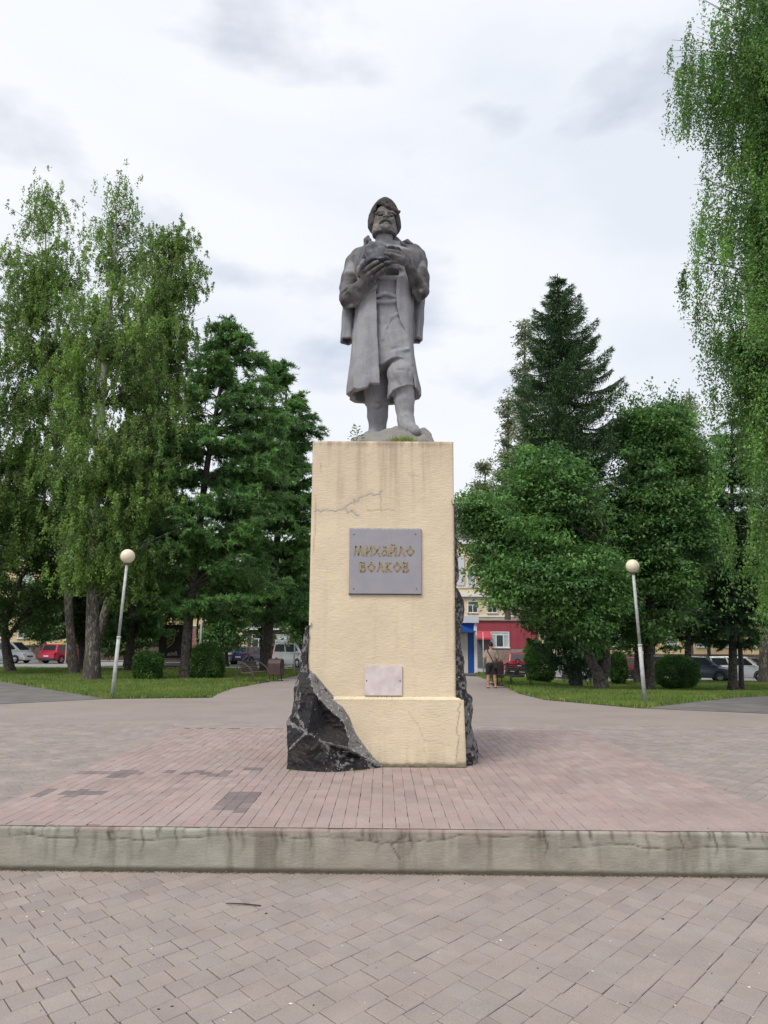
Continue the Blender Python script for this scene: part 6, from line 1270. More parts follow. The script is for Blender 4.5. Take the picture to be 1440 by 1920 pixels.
# ================================================================== CARS
def car(kind, paint, loc, rz, label, group=None, rails=False):
    """local: nose at +x, length along x, ground at z=0"""
    S = {'suv': dict(L=4.5, W=1.84, H=1.66, belt=1.02, hood=0.98, cabin=(-2.05, -1.80, 0.55, 1.35), boot=1.02), 'sedan': dict(L=4.5, W=1.74, H=1.45, belt=0.93, hood=0.88, cabin=(-1.55, -0.85, 0.35, 1.15), boot=0.98),
         'van': dict(L=4.75, W=1.80, H=1.85, belt=1.08, hood=1.02, cabin=(-2.30, -2.10, 0.95, 1.95), boot=1.1), 'hatch': dict(L=4.1, W=1.72, H=1.52, belt=0.95, hood=0.92, cabin=(-1.95, -1.55, 0.45, 1.25), boot=0.98)}[kind]
    root = empty('parked_car', loc, rz); tag(root, label, 'car', group)
    L_, Wd, H, belt, hood = S['L'], S['W'], S['H'], S['belt'], S['hood']; xr, xf = -L_/2, L_/2; c0, c1, c2, c3 = S['cabin']
    m, n, bs = newmat('paint_'+str(len(bpy.data.materials))); bs.inputs['Base Color'].default_value = (*paint, 1); bs.inputs['Roughness'].default_value = 0.32; bs.inputs['Coat Weight'].default_value = 0.6; bs.inputs['Coat Roughness'].default_value = 0.08
    xs = [xr, xr+0.06, xr+0.30, -1.2, -0.4, 0.4, c3-0.05, xf-0.75, xf-0.30, xf-0.05, xf]; zt_ = []
    for x in xs:
        if x < c3-0.1: z = belt+(0.02 if x < 0 else 0)
        else: z = hood-(x-c3)/(xf-c3)*0.17
        if x <= xr+0.07: z = S['boot']-0.10
        if x >= xf-0.06: z = hood-0.30
        zt_.append(z)
    V, F = [], []
    for x, z in zip(xs, zt_):
        e = min(1.0, 0.90+0.35*min(x-xr, xf-x)); w = Wd/2*e; zb_ = 0.24 if min(x-xr, xf-x) > 0.4 else 0.32
        V += [(x, -w*0.90, zb_), (x, -w, zb_+0.14), (x, -w*1.0, z*0.62), (x, -w*0.955, z-0.05), (x, -w*0.86, z), (x, 0, z+0.03), (x, w*0.86, z), (x, w*0.955, z-0.05), (x, w*1.0, z*0.62), (x, w, zb_+0.14), (x, w*0.90, zb_)]
    k = 11
    for i in range(len(xs)-1):
        for j in range(k-1): F.append((i*k+j, (i+1)*k+j, (i+1)*k+j+1, i*k+j+1))
        F.append((i*k+k-1, (i+1)*k+k-1, (i+1)*k, i*k))
    F.append(tuple(range(k))); F.append(tuple(range((len(xs)-1)*k, len(xs)*k))[::-1])
    mb = MB(); mb.add(V, F); body = mb.build('body', m, root, True); body.data.set_sharp_from_angle(angle=math.radians(38)) if hasattr(body.data, 'set_sharp_from_angle') else None
    wr = Wd/2*0.80; wb = Wd/2*0.93; zb_ = belt-0.02
    cab = [(c0, zb_, wb), (c1, H, wr), (c2, H, wr), (c3, zb_, wb)]; V = []
    for x, z, w in cab: V += [(x, -w, z), (x, w, z)]
    mid = (c1+c2)/2; V += [(mid, -wr, H+0.03), (mid, wr, H+0.03)]
    F = [(0, 2, 8, 4, 6), (1, 7, 5, 9, 3), (2, 3, 9, 8), (8, 9, 5, 4), (0, 1, 3, 2), (4, 5, 7, 6), (0, 6, 7, 1)]
    mb = MB(); mb.add(V, F); mb.build('cabin', m, root, False, bevel=0.04, seg=2)
    def lerp(a, b_, t): return tuple(a[i]*(1-t)+b_[i]*t for i in range(3))
    def panel(q, name, inset=(0.06, 0.94, 0.12, 0.90), mat=M['carglass'], off=0.012):
        a, b_, c_, d_ = q; u0, u1, v0, v1 = inset; P4 = [lerp(lerp(a, b_, u), lerp(d_, c_, u), v) for u, v in ((u0, v0), (u1, v0), (u1, v1), (u0, v1))]
        nrm = (Vector(P4[1])-Vector(P4[0])).cross(Vector(P4[3])-Vector(P4[0])).normalized(); cen = Vector((0, 0, 1.0)); 
        if nrm.dot(Vector(P4[0])+Vector(P4[2])-2*cen) < 0: nrm = -nrm
        A_ = [tuple(Vector(p_)+nrm*off) for p_ in P4]; B_ = [tuple(Vector(p_)-nrm*0.02) for p_ in P4]
        mb = MB(); mb.add(A_+B_, [(0, 1, 2, 3), (7, 6, 5, 4)]+[(i, 4+i, 4+(i+1) % 4, (i+1) % 4) for i in range(4)]); return mb.build(name, mat, root)
    Rr, Fr = (c0, zb_), (c3, zb_)
    panel([(c0, -wb, zb_), (c0, wb, zb_), (c1, wr, H), (c1, -wr, H)], 'rear_window', (0.09, 0.91, 0.22, 0.88)); panel([(c3, -wb, zb_), (c3, wb, zb_), (c2, wr, H), (c2, -wr, H)], 'windscreen', (0.06, 0.94, 0.10, 0.93))
    for s in (-1, 1):
        mdb = (c0+c3)/2-0.1; mdt = (c1+c2)/2-0.1
        panel([(c0, s*wb, zb_), (mdb, s*wb, zb_), (mdt, s*wr, H), (c1, s*wr, H)], 'side_window', (0.14, 0.96, 0.16, 0.86)); panel([(mdb, s*wb, zb_), (c3, s*wb, zb_), (c2, s*wr, H), (mdt, s*wr, H)], 'side_window', (0.04, 0.88, 0.16, 0.86))
        mb = MB(); mb.box(c3-0.42, c3-0.22, s*(Wd/2+0.09)-0.07, s*(Wd/2+0.09)+0.07, belt+0.02, belt+0.16); mb.build('mirror', m, root, bevel=0.03, seg=2)
        for x in (xr+0.86, xf-0.86):
            R_ = 0.335 if kind != 'suv' else 0.36
            mb = MB(); y = s*(Wd/2-0.10); pr = [(R_*0.62, -0.10), (R_*0.95, -0.11), (R_, -0.07), (R_, 0.07), (R_*0.95, 0.11), (R_*0.62, 0.10)]
            V = [(x+r*math.cos(a), y+t, R_+r*math.sin(a)) for r, t in pr for a in np.linspace(0, 2*math.pi, 20, endpoint=False)]; F = [(i*20+j, i*20+(j+1) % 20, ((i+1) % 6)*20+(j+1) % 20, ((i+1) % 6)*20+j) for i in range(6) for j in range(20)]
            mb.add(V, F); ty = mb.build('wheel', M['tyre'], root, True)
            mb = MB(); yo = s*(Wd/2-0.005)
            for a in np.linspace(0, 2*math.pi, 5, endpoint=False): mb.bar((x, yo-s*0.02, R_), (x+R_*0.6*math.cos(a), yo-s*0.01, R_+R_*0.6*math.sin(a)), 0.06, 0.02, up=(0, 1, 0))
            mb.tube([(x, yo-s*0.05, R_), (x, yo-s*0.045, R_)], R_*0.60, 20); mb.tube([(x, yo-s*0.02, R_), (x, yo, R_)], 0.05, 10); rm = mb.build('rim', M['rim'], ty)
            mb = MB(); a_ = np.linspace(-0.25, math.pi+0.25, 16); V = [(x+r*math.cos(t), s*(Wd/2+0.008), R_+r*math.sin(t)) for t in a_ for r in (R_*1.0, R_*1.2)]+[(x+r*math.cos(t), s*(Wd/2-0.20), R_+r*math.sin(t)) for t in a_ for r in (R_*1.0, R_*1.2)]
            n2 = 32; F = [(2*i, 2*i+1, 2*i+3, 2*i+2) for i in range(15)]+[(2*i+1, n2+2*i+1, n2+2*i+3, 2*i+3) for i in range(15)]+[(2*i, 2*i+2, n2+2*i+2, n2+2*i) for i in range(15)]
            mb.add(V, F); mb.build('wheel_arch', M['trim'], root)
        mb = MB(); mb.box(xf-0.22, xf-0.03, s*Wd*0.26, s*Wd*0.45, hood-0.33, hood-0.20); mb.build('headlight', M['headlight'], root, bevel=0.02, seg=1)
        mb = MB(); ztl = belt-0.02 if kind != 'van' else belt+0.2; mb.box(xr-0.012, xr+0.20, s*Wd*0.33, s*Wd*0.475, ztl-0.24, ztl-0.04); mb.build('tail_light', M['taillight'], root, bevel=0.02, seg=1)
    mb = MB(); mb.box(xr-0.03, xr+0.2, -Wd*0.46, Wd*0.46, 0.28, 0.50); mb.build('rear_bumper', m if kind in ('sedan', 'van') else M['trim'], root, bevel=0.03, seg=2)
    mb = MB(); mb.box(xf-0.2, xf+0.03, -Wd*0.45, Wd*0.45, 0.28, 0.50); mb.build('front_bumper', M['trim'] if kind == 'suv' else m, root, bevel=0.03, seg=2)
    mb = MB(); mb.box(xf-0.05, xf+0.012, -Wd*0.24, Wd*0.24, 0.54, 0.66); mb.build('grille', M['trim'], root)
    mb = MB(); mb.box(xr-0.042, xr-0.02, -0.26, 0.26, 0.60, 0.71); mb.build('number_plate', M['plate'], root)
    mb = MB(); mb.box(xf+0.02, xf+0.042, -0.26, 0.26, 0.40, 0.51); mb.build('number_plate', M['plate'], root)
    if rails:
        for s in (-1, 1): mb = MB(); mb.tube([(c1+0.1, s*wr*0.9, H+0.02), (c1+0.2, s*wr*0.9, H+0.07), (c2-0.2, s*wr*0.9, H+0.07), (c2-0.1, s*wr*0.9, H+0.02)], 0.018, 6); mb.build('roof_rail', M['trim'], root)
    return root
def carat(u, v): p = gat(u, v); return (float(p[0]), float(p[1]), float(gz(p[0], p[1]))-0.04)
D2 = math.radians
RED, WHITE, SILVER, BLACK, NAVY, BLUE, GREY, MAROON = (0.50, 0.014, 0.055), (0.85, 0.86, 0.88), (0.42, 0.44, 0.47), (0.012, 0.014, 0.018), (0.055, 0.07, 0.095), (0.02, 0.05, 0.20), (0.17, 0.18, 0.19), (0.14, 0.008, 0.022)
def pc(u, y): p_ = aty(u, 1245, y); return (float(p_[0]), y, float(gz(p_[0], y))-0.04)
car('van', WHITE, pc(9, 69.5), D2(-9), 'white minivan with dark windows at the left border behind the forked tree')
car('suv', RED, pc(121, 69.5), D2(70), 'bright red crossover seen from behind, left of the rough birch trunk')
car('sedan', SILVER, pc(430, 70), D2(82), 'silver sedan seen from behind, leftmost of the row left of the pedestal')
car('hatch', BLUE, pc(467, 70), D2(72), 'dark blue hatchback parked between the silver sedan and the red car')
car('sedan', GREY, pc(482, 77), D2(60), 'grey car partly hidden behind the dark blue hatchback')
car('suv', RED, pc(519, 67), D2(86), 'red car half hidden behind the dark larch trunk near the pedestal')
car('van', SILVER, pc(556, 60), D2(-52), 'silver minivan facing the park right beside the pedestal rock', rails=True)
car('suv', (0.30, 0.010, 0.035), pc(961, 66), D2(97), 'dark red estate car with large rear window behind the litter bin', rails=True)
car('sedan', WHITE, pc(1060, 58), D2(-70), 'white car glimpsed between shrub and twisted trunk, facing the park')
car('hatch', SILVER, pc(1050, 66), D2(-75), 'silver hatchback glimpsed just behind the right shrub')
car('hatch', MAROON, pc(1190, 58), D2(105), 'maroon hatchback seen from behind over the long bench on the right')
car('suv', BLACK, pc(1246, 57), D2(-20), 'black car parked behind the wide round bush, nose to the right', rails=True)
car('suv', NAVY, pc(1312, 54.5), D2(-32), 'navy crossover with silver trim facing right, next to the round bush')
car('suv', WHITE, pc(1385, 54.5), D2(-30), 'white crossover facing right behind two thin trunks')
car('hatch', GREY, pc(1408, 63), D2(-20), 'grey hatchback behind the white crossover at the right')
car('sedan', WHITE, pc(1238, 65), D2(-5), 'white sedan partly hidden behind the black car')

# ================================================================== BUILDINGS
def window(parent, x, y, z, w, h, mull=(0.5,), tr=None, frame=M['white'], sill=True, glass=M['winglass'], rz=0):
    """window in a wall facing -y"""
    mb = MB(); t = 0.07
    mb.box(x-w/2, x+w/2, y-0.05, y+0.03, z, z+t); mb.box(x-w/2, x+w/2, y-0.05, y+0.03, z+h-t, z+h); mb.box(x-w/2, x-w/2+t, y-0.048, y+0.03, z+t, z+h-t); mb.box(x+w/2-t, x+w/2, y-0.048, y+0.03, z+t, z+h-t)
    top_ = z+h-t if tr is None else z+h*tr
    for q in mull: mb.box(x-w/2+w*q-t/2, x-w/2+w*q+t/2, y-0.046, y+0.03, z+t, top_)
    if tr: mb.box(x-w/2+t, x+w/2-t, y-0.044, y+0.03, z+h*tr-t/2, z+h*tr+t/2)
    f = mb.build('window', frame, parent); mb = MB(); mb.box(x-w/2+0.03, x+w/2-0.03, y-0.012, y+0.008, z+0.03, z+h-0.03); mb.build('pane', glass, f)
    if sill: mb = MB(); mb.box(x-w/2-0.08, x+w/2+0.08, y-0.16, y+0.0, z-0.07, z-0.01); mb.build('sill', frame, f)
def block(name, label, x0, x1, y, depth, z0, z1, wall, base_h=1.2, base=M['brown'], floors=(), cols=(), win=(1.3, 1.6), cornice=True):
    root = empty(name, ((x0+x1)/2, y, z0)); tag(root, label, 'building'); ox_ = (x0+x1)/2
    mb = MB(); mb.box(x0-ox_, x1-ox_, 0, depth, base_h, z1-z0); mb.build('wall', wall, root)
    mb = MB(); mb.box(x0-ox_-0.05, x1-ox_+0.05, -0.06, depth+0.05, -0.5, base_h-0.002); mb.build('plinth_course', base, root)
    mb = MB(); mb.box(x0-ox_-0.3, x1-ox_+0.3, -0.35, depth+0.3, z1-z0, z1-z0+0.35); mb.build('cornice', M['white'], root)
    mb = MB(); mb.prism([(x0-ox_-0.2, z1-z0+0.352), (x1-ox_+0.2, z1-z0+0.352), (x1-ox_-4, z1-z0+2.6), (x0-ox_+4, z1-z0+2.6)], depth*0.8, 'y', 0.4); mb.build('roof', M['roof'], root)
    for zf in floors:
        for cx in cols: window(root, cx-ox_, 0, zf, win[0], win[1], tr=0.68, glass=random.choice([M['winglass'], M['winglass'], M['curtain']]))
        if zf != floors[0]: mb = MB(); mb.box(x0-ox_-0.03, x1-ox_+0.03, -0.08, 0.0, zf-0.62, zf-0.42); mb.build('string_course', M['cream'], root)
    return root
block('apartment_building', 'long ochre apartment building glimpsed behind the trees on the left', -95, -2, 92, 12, 0, 11.4, M['ochre'], 1.5, M['brown'], (2.3, 5.5, 8.7), np.arange(-92, -4, 3.3))
o = block('brick_building', 'dark brown brick building with white window frames behind the cars left of the pedestal', -14.8, -1.5, 85, 5, 0, 3.3, M['brown'], 0.8, M['greybase'], (1.3,), np.arange(-13.6, -1.8, 2.6), (1.5, 1.5))
block('apartment_building', 'ochre building behind the parked cars on the right', 23, 95, 88, 12, -0.6, 12.5, M['ochre'], 1.5, M['brown'], (2.3, 5.5, 8.7), np.arange(26, 94, 3.3))
bc = block('apartment_building', 'cream building with pale panels and small window, right beside the pedestal', 0.5, 21.5, 86, 12, -0.5, 13.0, M['cream'], 1.0, M['greybase'], (), ())
oxc = 11.0
def bw(u, v, y): p_ = aty(u, v, y); return p_[0], p_[2]+0.5
for u0, u1, v0, v1, nm, gl in ((877, 895.5, 1127, 1149, 'window', M['winglass']), (914, 932, 1127, 1149, 'window', M['winglass']), (877, 892, 1074, 1099, 'window', M['curtain']), (912, 928, 1074, 1099, 'window', M['curtain']), (950, 968, 1074, 1099, 'window', M['winglass'])):
    xa, za = bw(u0, v1, 86); xb, zb2 = bw(u1, v0, 86); window(bc, (xa+xb)/2-oxc, 0, za, xb-xa, zb2-za, tr=0.66, glass=gl)
for v0, v1, dd, mt, nm in ((1113, 1119, 0.35, M['white'], 'cornice_band'), (1100, 1102.5, 0.12, M['white'], 'string_course'), (1154, 1157, 0.10, M['white'], 'string_course')):
    _, za = bw(870, v1, 86); _, zb2 = bw(870, v0, 86); mb = MB(); mb.box(-10.5, 10.5, -dd, 0.0, za, zb2); mb.build(nm, mt, bc)
xa, za = bw(857, 1098, 86); xb, zb2 = bw(870, 1042, 86)
for k in range(4): mb = MB(); mb.box(xa-oxc+k*5.2, xb-oxc+k*5.2, -0.16, 0.0, za, zb2); mb.build('pale_panel', M['palegrey'], bc)
# red shop
y = 73.5; g_ = float(gz(8, y)); shop = empty('shop', (aty(930, 1240, y)[0], y, g_)); tag(shop, 'low red shop with a white three-light window and a small red awning', 'shop'); sx = shop.location.x
def sp(u, v, yy=None): p_ = aty(u, v, yy or y); return p_[0]-sx, p_[2]-g_
x0, _ = sp(888, 1200); x1, _ = sp(1010, 1200); _, zt1 = sp(900, 1164); _, zb1 = sp(900, 1217)
MB().box(x0, x1, 0, 6, zb1, zt1).build('wall', M['redwall'], shop); MB().box(x0-0.02, x1+0.02, -0.05, 6, -0.4, zb1-0.003).build('wall_base', M['greybase'], shop); MB().box(x0-0.1, x1+0.1, -0.15, 6.1, zt1, zt1+0.12).build('roof', M['roof'], shop)
xa, za = sp(920, 1214); xb, zb2 = sp(954.5, 1184.5); window(shop, (xa+xb)/2, 0, za, xb-xa, zb2-za, (0.3, 0.68), 0.80, glass=M['curtain']); MB().box((xa*0.68+xb*0.32), (xa*0.33+xb*0.67), -0.020, -0.014, za+0.1, za+(zb2-za)*0.78).build('dark_pane', M['winglass'], shop)
for k in range(4):
    xs_, _ = sp(958+k*13, 1200); MB().box(xs_-0.012, xs_+0.012, -0.012, 0, zb1+0.01, zt1-0.01).build('cladding_seam', M['brown'], shop)
xa, za = sp(893, 1198); xb, zb2 = sp(919, 1183)
mb = MB(); mb.prism([(0, zb2), (-0.9, za+0.12), (-0.9, za-0.05), (0, za-0.05)], xb-xa, 'x', xa); mb.build('awning', M['awning'], shop)
xa, _ = sp(895, 1198); xb, _ = sp(914, 1198); MB().box(xa, xb, -0.06, 0.02, -0.1, za-0.08).build('door', M['greydoor'], shop)
# blue entrance
y = 47.0; g_ = float(gz(4.6, y)); en = empty('entrance_pavilion', (aty(878, 1260, y)[0], y, g_)); tag(en, 'blue and white clad entrance with cream door and dark steps beside the pedestal', 'entrance'); sx = en.location.x
x0, _ = sp(835, 1200); x1, _ = sp(893.5, 1200); _, zt1 = sp(880, 1155); _, zf = sp(880, 1168); _, zs = sp(880, 1262)
MB().box(x0, x1, 0, 4, 0, zf).build('wall', M['blue'], en); MB().box(x0-0.05, x1+0.12, -0.25, 4.1, zf+0.003, zt1).build('fascia', M['palegrey'], en)
xa, _ = sp(888.5, 1200); MB().box(xa, x1+0.02, -0.09, 0.05, 0.0, zf).build('corner_post', M['white'], en)
xa, za = sp(850, 1260); xb, zb2 = sp(876.5, 1187); MB().box(xa, xb, -0.06, 0.02, zs, zb2).build('door', M['creamdoor'], en)
xc, zc = sp(886, 1186); xd, zd = sp(850, 1172); MB().prism([(xd-1.0, zc), (xc, zc), (xd, zd)], 1.0, 'y', -1.0).build('canopy', M['palegrey'], en); MB().prism([(xd-1.0, zc+0.02), (xc+0.12, zc-0.0), (xc+0.12, zc+0.03), (xd, zd+0.16), (xd-0.02, zd+0.02)], 1.04, 'y', -1.06).build('canopy_edge', M['blue'], en)
for k in range(3): MB().box(x0, x1-0.12, -1.5-0.3*k, -0.02 if k == 0 else -1.5-0.3*(k-1)-0.003, -0.1, zs*(1-k/3.0)-0.002).build('step', M['step'], en)

# crossing sign, banner, poster
y = 66; b0 = aty(122, 1246, y); root = empty('crossing_sign', (b0[0], y, 0)); tag(root, 'pedestrian crossing sign, blue above a yellow-bordered panel, left of the birch trunk', 'road sign')
def rel(u, v): p_ = aty(u, v, y); return p_[0]-b0[0], p_[2]
MB().tube([(0, 0, 0), (0, 0, rel(122, 1160)[1])], 0.05, 8).build('post', M['pole'], root)
xa, za = rel(118, 1180); xb, zb2 = rel(128, 1162); MB().box(xa, xb, -0.10, -0.06, za, zb2).build('blue_panel', M['signblue'], root)
mb = MB(); mb.prism([((xa+xb)/2-0.14, za+0.12), ((xa+xb)/2+0.14, za+0.12), ((xa+xb)/2, zb2-0.15)], 0.01, 'y', -0.115); mb.build('white_triangle', M['white'], root)
xa, za = rel(115, 1201.5); xb, zb2 = rel(126, 1188); MB().box(xa, xb, -0.10, -0.06, za, zb2).build('yellow_panel', M['signyellow'], root)
MB().box(xa+0.11, xb-0.11, -0.115, -0.102, za+0.13, zb2-0.08).build('dark_panel', M['signblue'], root)
y = 50; b0 = aty(330, 1235, y); root = empty('banner_stand', (b0[0], y, 0)); tag(root, 'dark brown banner stand with a gold shield emblem and white capitals, behind the left bench', 'banner')
xa, za = rel(298, 1234); xb, zb2 = rel(352, 1172); za = max(za, 0.2)
MB().box(xa, xb, -0.05, 0.05, za, zb2).build('panel', M['banner'], root)
for q in (xa, xb): MB().box(q-0.04, q+0.04, -0.06, 0.06, 0, zb2+0.05).build('post', M['iron_dark'], root)
sh = [(309, 1190), (329, 1187), (327, 1202), (312, 1214)]; mb = MB(); pts_ = [rel(*q_) for q_ in ((311, 1193), (327.5, 1190), (327, 1200), (322, 1208), (313, 1215))]
for a_, c_ in zip(pts_[:-1], pts_[1:]): mb.bar((a_[0], -0.06, a_[1]), (c_[0], -0.06, c_[1]), 0.08, 0.02, up=(0, 1, 0))
for a_, c_ in (((312, 1202), (324, 1196)), ((312, 1208), (321, 1203)), ((313, 1200), (316, 1210))): a_, c_ = rel(*a_), rel(*c_); mb.bar((a_[0], -0.06, a_[1]), (c_[0], -0.06, c_[1]), 0.07, 0.02, up=(0, 1, 0))
mb.build('shield_emblem', M['bannergold'], root)
GL = {'А': [((0, 0), (0.4, 1)), ((0.4, 1), (0.8, 0)), ((0.15, 0.35), (0.65, 0.35))], 'Н': [((0.05, 0), (0.05, 1)), ((0.7, 0), (0.7, 1)), ((0.05, 0.5), (0.7, 0.5))], 'Д': [((0.1, 0.1), (0.3, 1)), ((0.3, 1), (0.65, 1)), ((0.65, 1), (0.65, 0.1)), ((0, 0.1), (0.85, 0.1)), ((0, 0.1), (0, -0.15)), ((0.85, 0.1), (0.85, -0.15))]}
for k, ch in enumerate('АНД'):
    mb = MB(); u_, v_ = 314.5+k*6.6, 1230-k*0.9
    for a_, c_ in GL[ch]: A_ = rel(u_+a_[0]*5.8, v_-a_[1]*6.5); C_ = rel(u_+c_[0]*5.8, v_-c_[1]*6.5); mb.bar((A_[0], -0.07, A_[1]), (C_[0], -0.07, C_[1]), 0.055, 0.02, up=(0, 1, 0))
    mb.build('letter', M['bannerwhite'], root)
y = 56; b0 = aty(361, 1236, y); root = empty('poster_stand', (b0[0], y, 0)); tag(root, 'narrow red and white poster board beside the larch trunk on the left', 'poster board')
xa, za = rel(356, 1218); xb, zb2 = rel(368, 1178); MB().box(xa, xb, -0.04, 0.04, za, zb2).build('panel', M['redposter'], root); MB().box(xa, xb, -0.05, 0.05, 0, za-0.01).build('cream_base', M['cream'], root)

# ================================================================== PERSON (seen from behind)
pp = gat(921, 1290); per_ = empty('person', tuple(pp)); tag(per_, 'person seen from behind in beige t-shirt and black shorts with a sling bag, head bowed', 'person')
def L3(x, y, z): return np.array([pp[0]+x, pp[1]+y, pp[2]+z])
pl, ph_ = L3(-0.42, -0.45, -0.02), L3(0.42, 0.45, 1.85)
s = SDF(pl, ph_, 0.0135)
s.chain([L3(-0.12, 0, 0.09), L3(-0.115, 0.0, 0.30), L3(-0.11, -0.01, 0.50), L3(-0.10, 0, 0.90)], [0.043, 0.060, 0.062, 0.095], 0.03)
s.chain([L3(0.17, 0, 0.09), L3(0.155, 0.0, 0.30), L3(0.14, -0.01, 0.50), L3(0.11, 0, 0.90)], [0.043, 0.060, 0.062, 0.095], 0.03)
for q in (-0.12, 0.17): s.chain([L3(q, -0.05, 0.04), L3(q+0.02*np.sign(q), 0.17, 0.035)], [0.042, 0.036], 0.03)
s.ell(L3(0.01, 0, 0.98), (0.17, 0.11, 0.14), 0.05); s.ell(L3(0.01, 0, 1.28), (0.19, 0.11, 0.22), 0.05); s.cap(L3(-0.15, 0, 1.42), L3(0.17, 0, 1.42), 0.055, 0.055, 0.04)
s.chain([L3(0.01, 0.0, 1.44), L3(0.015, 0.03, 1.57)], [0.058, 0.055], 0.03); s.ell(L3(0.02, 0.06, 1.67), (0.078, 0.098, 0.115), 0.02)
for sg in (-1, 1):
    ox1 = 0.01; s.chain([L3(ox1+sg*0.20, 0, 1.40), L3(ox1+sg*0.26, -0.03, 1.14), L3(ox1+sg*0.18, 0.16, 1.02)], [0.050, 0.042, 0.033], 0.02); s.ell(L3(ox1+sg*0.14, 0.22, 1.02), (0.045, 0.06, 0.03), 0.02)
    s.ell(L3(0.02+sg*0.08, 0.06, 1.66), (0.012, 0.022, 0.032), 0.008)
    for f_ in range(4): s.cap(L3(ox1+sg*(0.125-0.0*f_), 0.25, 1.035-f_*0.017), L3(ox1+sg*0.06, 0.28, 1.03-f_*0.017), 0.010, 0.008, 0.004)
s.obj('body', M['skin'], per_)
s = SDF(pl, ph_, 0.0135); s.ell(L3(0.01, 0, 1.24), (0.215, 0.135, 0.25), 0.04); s.ell(L3(0.01, 0, 1.05), (0.20, 0.14, 0.14), 0.06); s.cap(L3(-0.155, 0, 1.41), L3(0.175, 0, 1.41), 0.07, 0.07, 0.05)
for sg in (-1, 1): s.cap(L3(0.01+sg*0.19, 0, 1.39), L3(0.01+sg*0.255, -0.02, 1.19), 0.07, 0.072, 0.03)
s.op(lambda x, y, z: (pp[2]+0.93)-z, pl, ph_, 0, 'i'); s.op(bumpf(30, 0.004, 4), pl, ph_, 0, 'd'); s.obj('t_shirt', M['shirt'], per_)
s = SDF(pl, ph_, 0.0135); s.ell(L3(0.01, 0, 0.92), (0.19, 0.13, 0.13), 0.04)
s.cap(L3(-0.095, 0, 0.86), L3(-0.115, 0, 0.54), 0.115, 0.10, 0.05); s.cap(L3(0.115, 0, 0.86), L3(0.145, 0, 0.54), 0.115, 0.10, 0.05); s.op(lambda x, y, z: (pp[2]+0.52)-z, pl, ph_, 0, 'i'); s.obj('shorts', M['shorts'], per_)
s = SDF(pl, ph_, 0.012); s.ell(L3(0.02, 0.045, 1.695), (0.088, 0.105, 0.108), 0.02); s.op(lambda x, y, z: (pp[2]+1.62+(y-pp[1])*0.6)-z, pl, ph_, 0, 'i'); s.obj('hair', M['hair'], per_)
for q in (-0.12, 0.17): MB().box(q-0.045, q+0.05, -0.10, 0.21, -0.002, 0.03).build('sandal', M['bag'], per_, bevel=0.01, seg=2)
bgk = empty('sling_bag', (pp[0], pp[1], pp[2]+1.0)); tag(bgk, 'black sling bag worn across the back of the person in the beige shirt', 'bag')
MB().tube([(-0.14, -0.03, 0.50), (-0.13, -0.13, 0.42), (-0.03, -0.155, 0.22), (0.08, -0.155, 0.02), (0.15, -0.15, -0.08)], 0.018, 6).build('strap', M['bag'], bgk); MB().box(0.09, 0.26, -0.22, -0.13, -0.24, -0.02).build('pouch', M['bag'], bgk, bevel=0.03)

# ================================================================== SMALL THINGS
def scatter(name, n, xr, yr, zfun, smin, smax, mat, seed, flat=0.4, avoid=None):
    r_ = np.random.default_rng(seed); x, y = r_.uniform(*xr, n), yr[0]+(yr[1]-yr[0])*r_.random(n)**1.3
    if avoid is not None: m = avoid(x, y); x, y = x[m], y[m]; n = len(x)
    V, F = [], []; o = 0; base = np.array([(1, 0, 0), (0.3, 0.9, 0), (-0.8, 0.5, 0), (-0.6, -0.7, 0), (0.5, -0.8, 0), (0.1, 0.1, 0.8)])
    for i in range(n):
        s_ = r_.uniform(smin, smax)*(1 if r_.random() < 0.85 else 1.7); a = r_.random()*6.28; R = np.array([[math.cos(a), -math.sin(a), 0], [math.sin(a), math.cos(a), 0], [0, 0, 1]])
        q = (base*r_.uniform(0.6, 1.2, (6, 1))*[1, r_.uniform(0.4, 1), flat])@R.T*s_+[x[i], y[i], zfun(x[i], y[i])]; V.append(q); F += [(o+j, o+(j+1) % 5, o+5) for j in range(5)]; o += 6
    ob = mk(name, np.concatenate(V), F, mat); ob['kind'] = 'stuff'; return ob
inpl = lambda x, y: inpoly(x, y, PL)
M['crumb'] = simple('pale_grit', (0.62, 0.60, 0.55), 0.9, 0.2, 40); M['dcrumb'] = simple('dark_grit', (0.05, 0.04, 0.035), 0.9, 0.2, 40); M['drygrass'] = simple('dry_litter', (0.20, 0.15, 0.09), 0.95, 0.3, 40)
scatter('grit', 420, (-4, 4), (3.3, 12), lambda x, y: 0.305 if inpoly(np.array([x]), np.array([y]), PL)[0] else 0.001, 0.004, 0.009, M['crumb'], 91)
scatter('litter_specks', 420, (-4, 4), (3.3, 12), lambda x, y: 0.305 if inpoly(np.array([x]), np.array([y]), PL)[0] else 0.001, 0.003, 0.008, M['dcrumb'], 92)
r_ = np.random.default_rng(93); n = 2600; t = r_.random(n); x = -3.3+6.6*t; yk = 5.90+(5.80-5.90)*t-0.004; Pm = np.stack([x, yk-np.abs(r_.normal(0, 0.012, n)), np.full(n, 0.001)], 1)
o = leaves_mesh('litter', Pm, unit(r_.normal(0, 1, (n, 3))*[1, 0.6, 0.35]+[0, -0.2, 0.3]), unit(r_.normal(0, 1, (n, 3))), 0.016*r_.uniform(0.4, 1.6, n), 0.006, M['drygrass'], None, r_.uniform(0.5, 1.3, n)); o['kind'] = 'stuff'
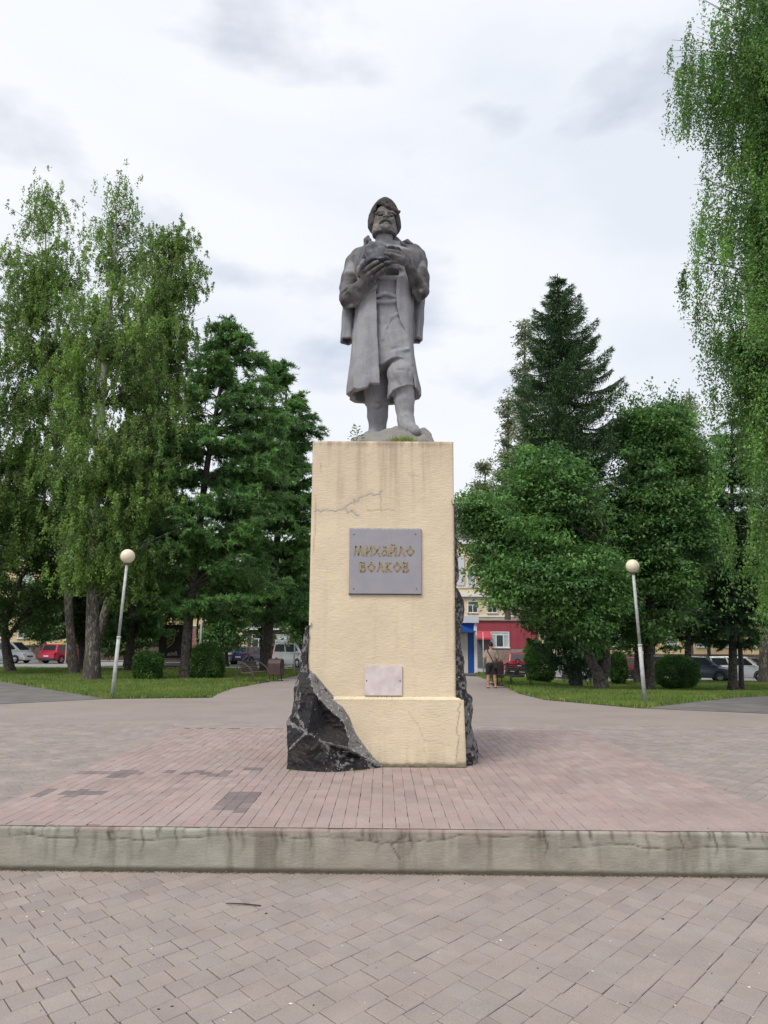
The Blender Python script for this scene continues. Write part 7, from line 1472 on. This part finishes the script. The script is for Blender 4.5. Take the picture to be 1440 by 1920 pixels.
# seam weeds around the pedestal and on its top
def tuft(name, cs, h, n, seed, mat=M['grass'], spread=0.03, label=None, cat=None):
    r_ = np.random.default_rng(seed); Ps = np.concatenate([np.array(c)+r_.normal(0, 1, (n, 3))*[spread, spread*0.4, 0] for c in cs]); m = len(Ps)
    return leaves_mesh(name, Ps, unit(r_.normal(0, 0.4, (m, 3))+[0, -0.1, 1]), unit(r_.normal(0, 1, (m, 3))+[0, -1, 0]), h*r_.uniform(0.4, 1.2, m), 0.007, mat, None, r_.uniform(0.8, 1.5, m))
r_ = np.random.default_rng(94)
o = tuft('weeds', [(x_, 8.715, 0.30) for x_ in np.concatenate([r_.uniform(-0.25, 0.88, 26), r_.normal(-0.02, 0.05, 14), r_.normal(0.45, 0.12, 12)])], 0.022, 9, 95, M['dark_leaf'], spread=0.015); o['kind'] = 'stuff'
o = tuft('weeds', [(x_, 8.40+abs(x_+0.6)*0.15+r_.normal(0, 0.02), 0.30) for x_ in r_.uniform(-1.0, -0.1, 26)], 0.02, 8, 96, spread=0.012); o['kind'] = 'stuff'
MB().box(-0.05, 0.92, 8.700, 8.735, 0.296, 0.3085).build('soil_seam', M['joint'])['kind'] = 'stuff'
q = aty(757, 825, 8.98); o = tuft('grass_tuft', [(q[0]+d_, 8.98, q[2]-0.02) for d_ in (-0.10, -0.05, 0, 0.05, 0.09)], 0.09, 40, 97, spread=0.035); tag(o, 'tuft of green grass growing on the stone at the statue feet', 'grass tuft')
q = aty(668, 826, 9.0); sp_ = empty('sapling', (q[0], 9.0, q[2]-0.03)); tag(sp_, 'tiny sapling sprouting on the top edge of the pedestal', 'sapling')
MB().tube([(0, 0, 0), (0.01, 0, 0.11), (0.0, 0.01, 0.21)], [0.006, 0.004, 0.002], 5).build('stem', M['twig'], sp_)
r_ = np.random.default_rng(98); Ps, Ds = [], []
for k in range(11):
    z_ = 0.02+k*0.019; sg = 1 if k % 2 else -1; ln = 0.10*(1-k/14)
    for j in range(5): Ps.append([sg*ln*j/5, r_.normal(0, 0.01), z_+ln*0.3*j/5]); Ds.append([sg*0.8+r_.normal(0, 0.3), r_.normal(0, 0.3), 0.3+r_.normal(0, 0.4)])
Ps = np.array(Ps)+np.array(sp_.location); leaves_mesh('leaves', Ps, unit(np.array(Ds)), unit(r_.normal(0, 1, (len(Ps), 3))+[0, -1, 0]), 0.035, 0.018, M['dark_leaf'], sp_, np.full(len(Ps), 1.3), True)
# twig lying on the pavers
a_, c_ = at(424, 1696), at(489, 1700.5); tw = MB(); m_ = (a_+c_)/2; tw.tube([tuple(a_+[0, 0, 0.008]), tuple(m_+[0, 0.004, 0.010]), tuple(c_+[0, 0, 0.008])], [0.003, 0.0045, 0.0035], 6); o = tw.build('twig', M['dcrumb']); tag(o, 'thin dark twig lying on the pavers in front of the platform', 'twig')
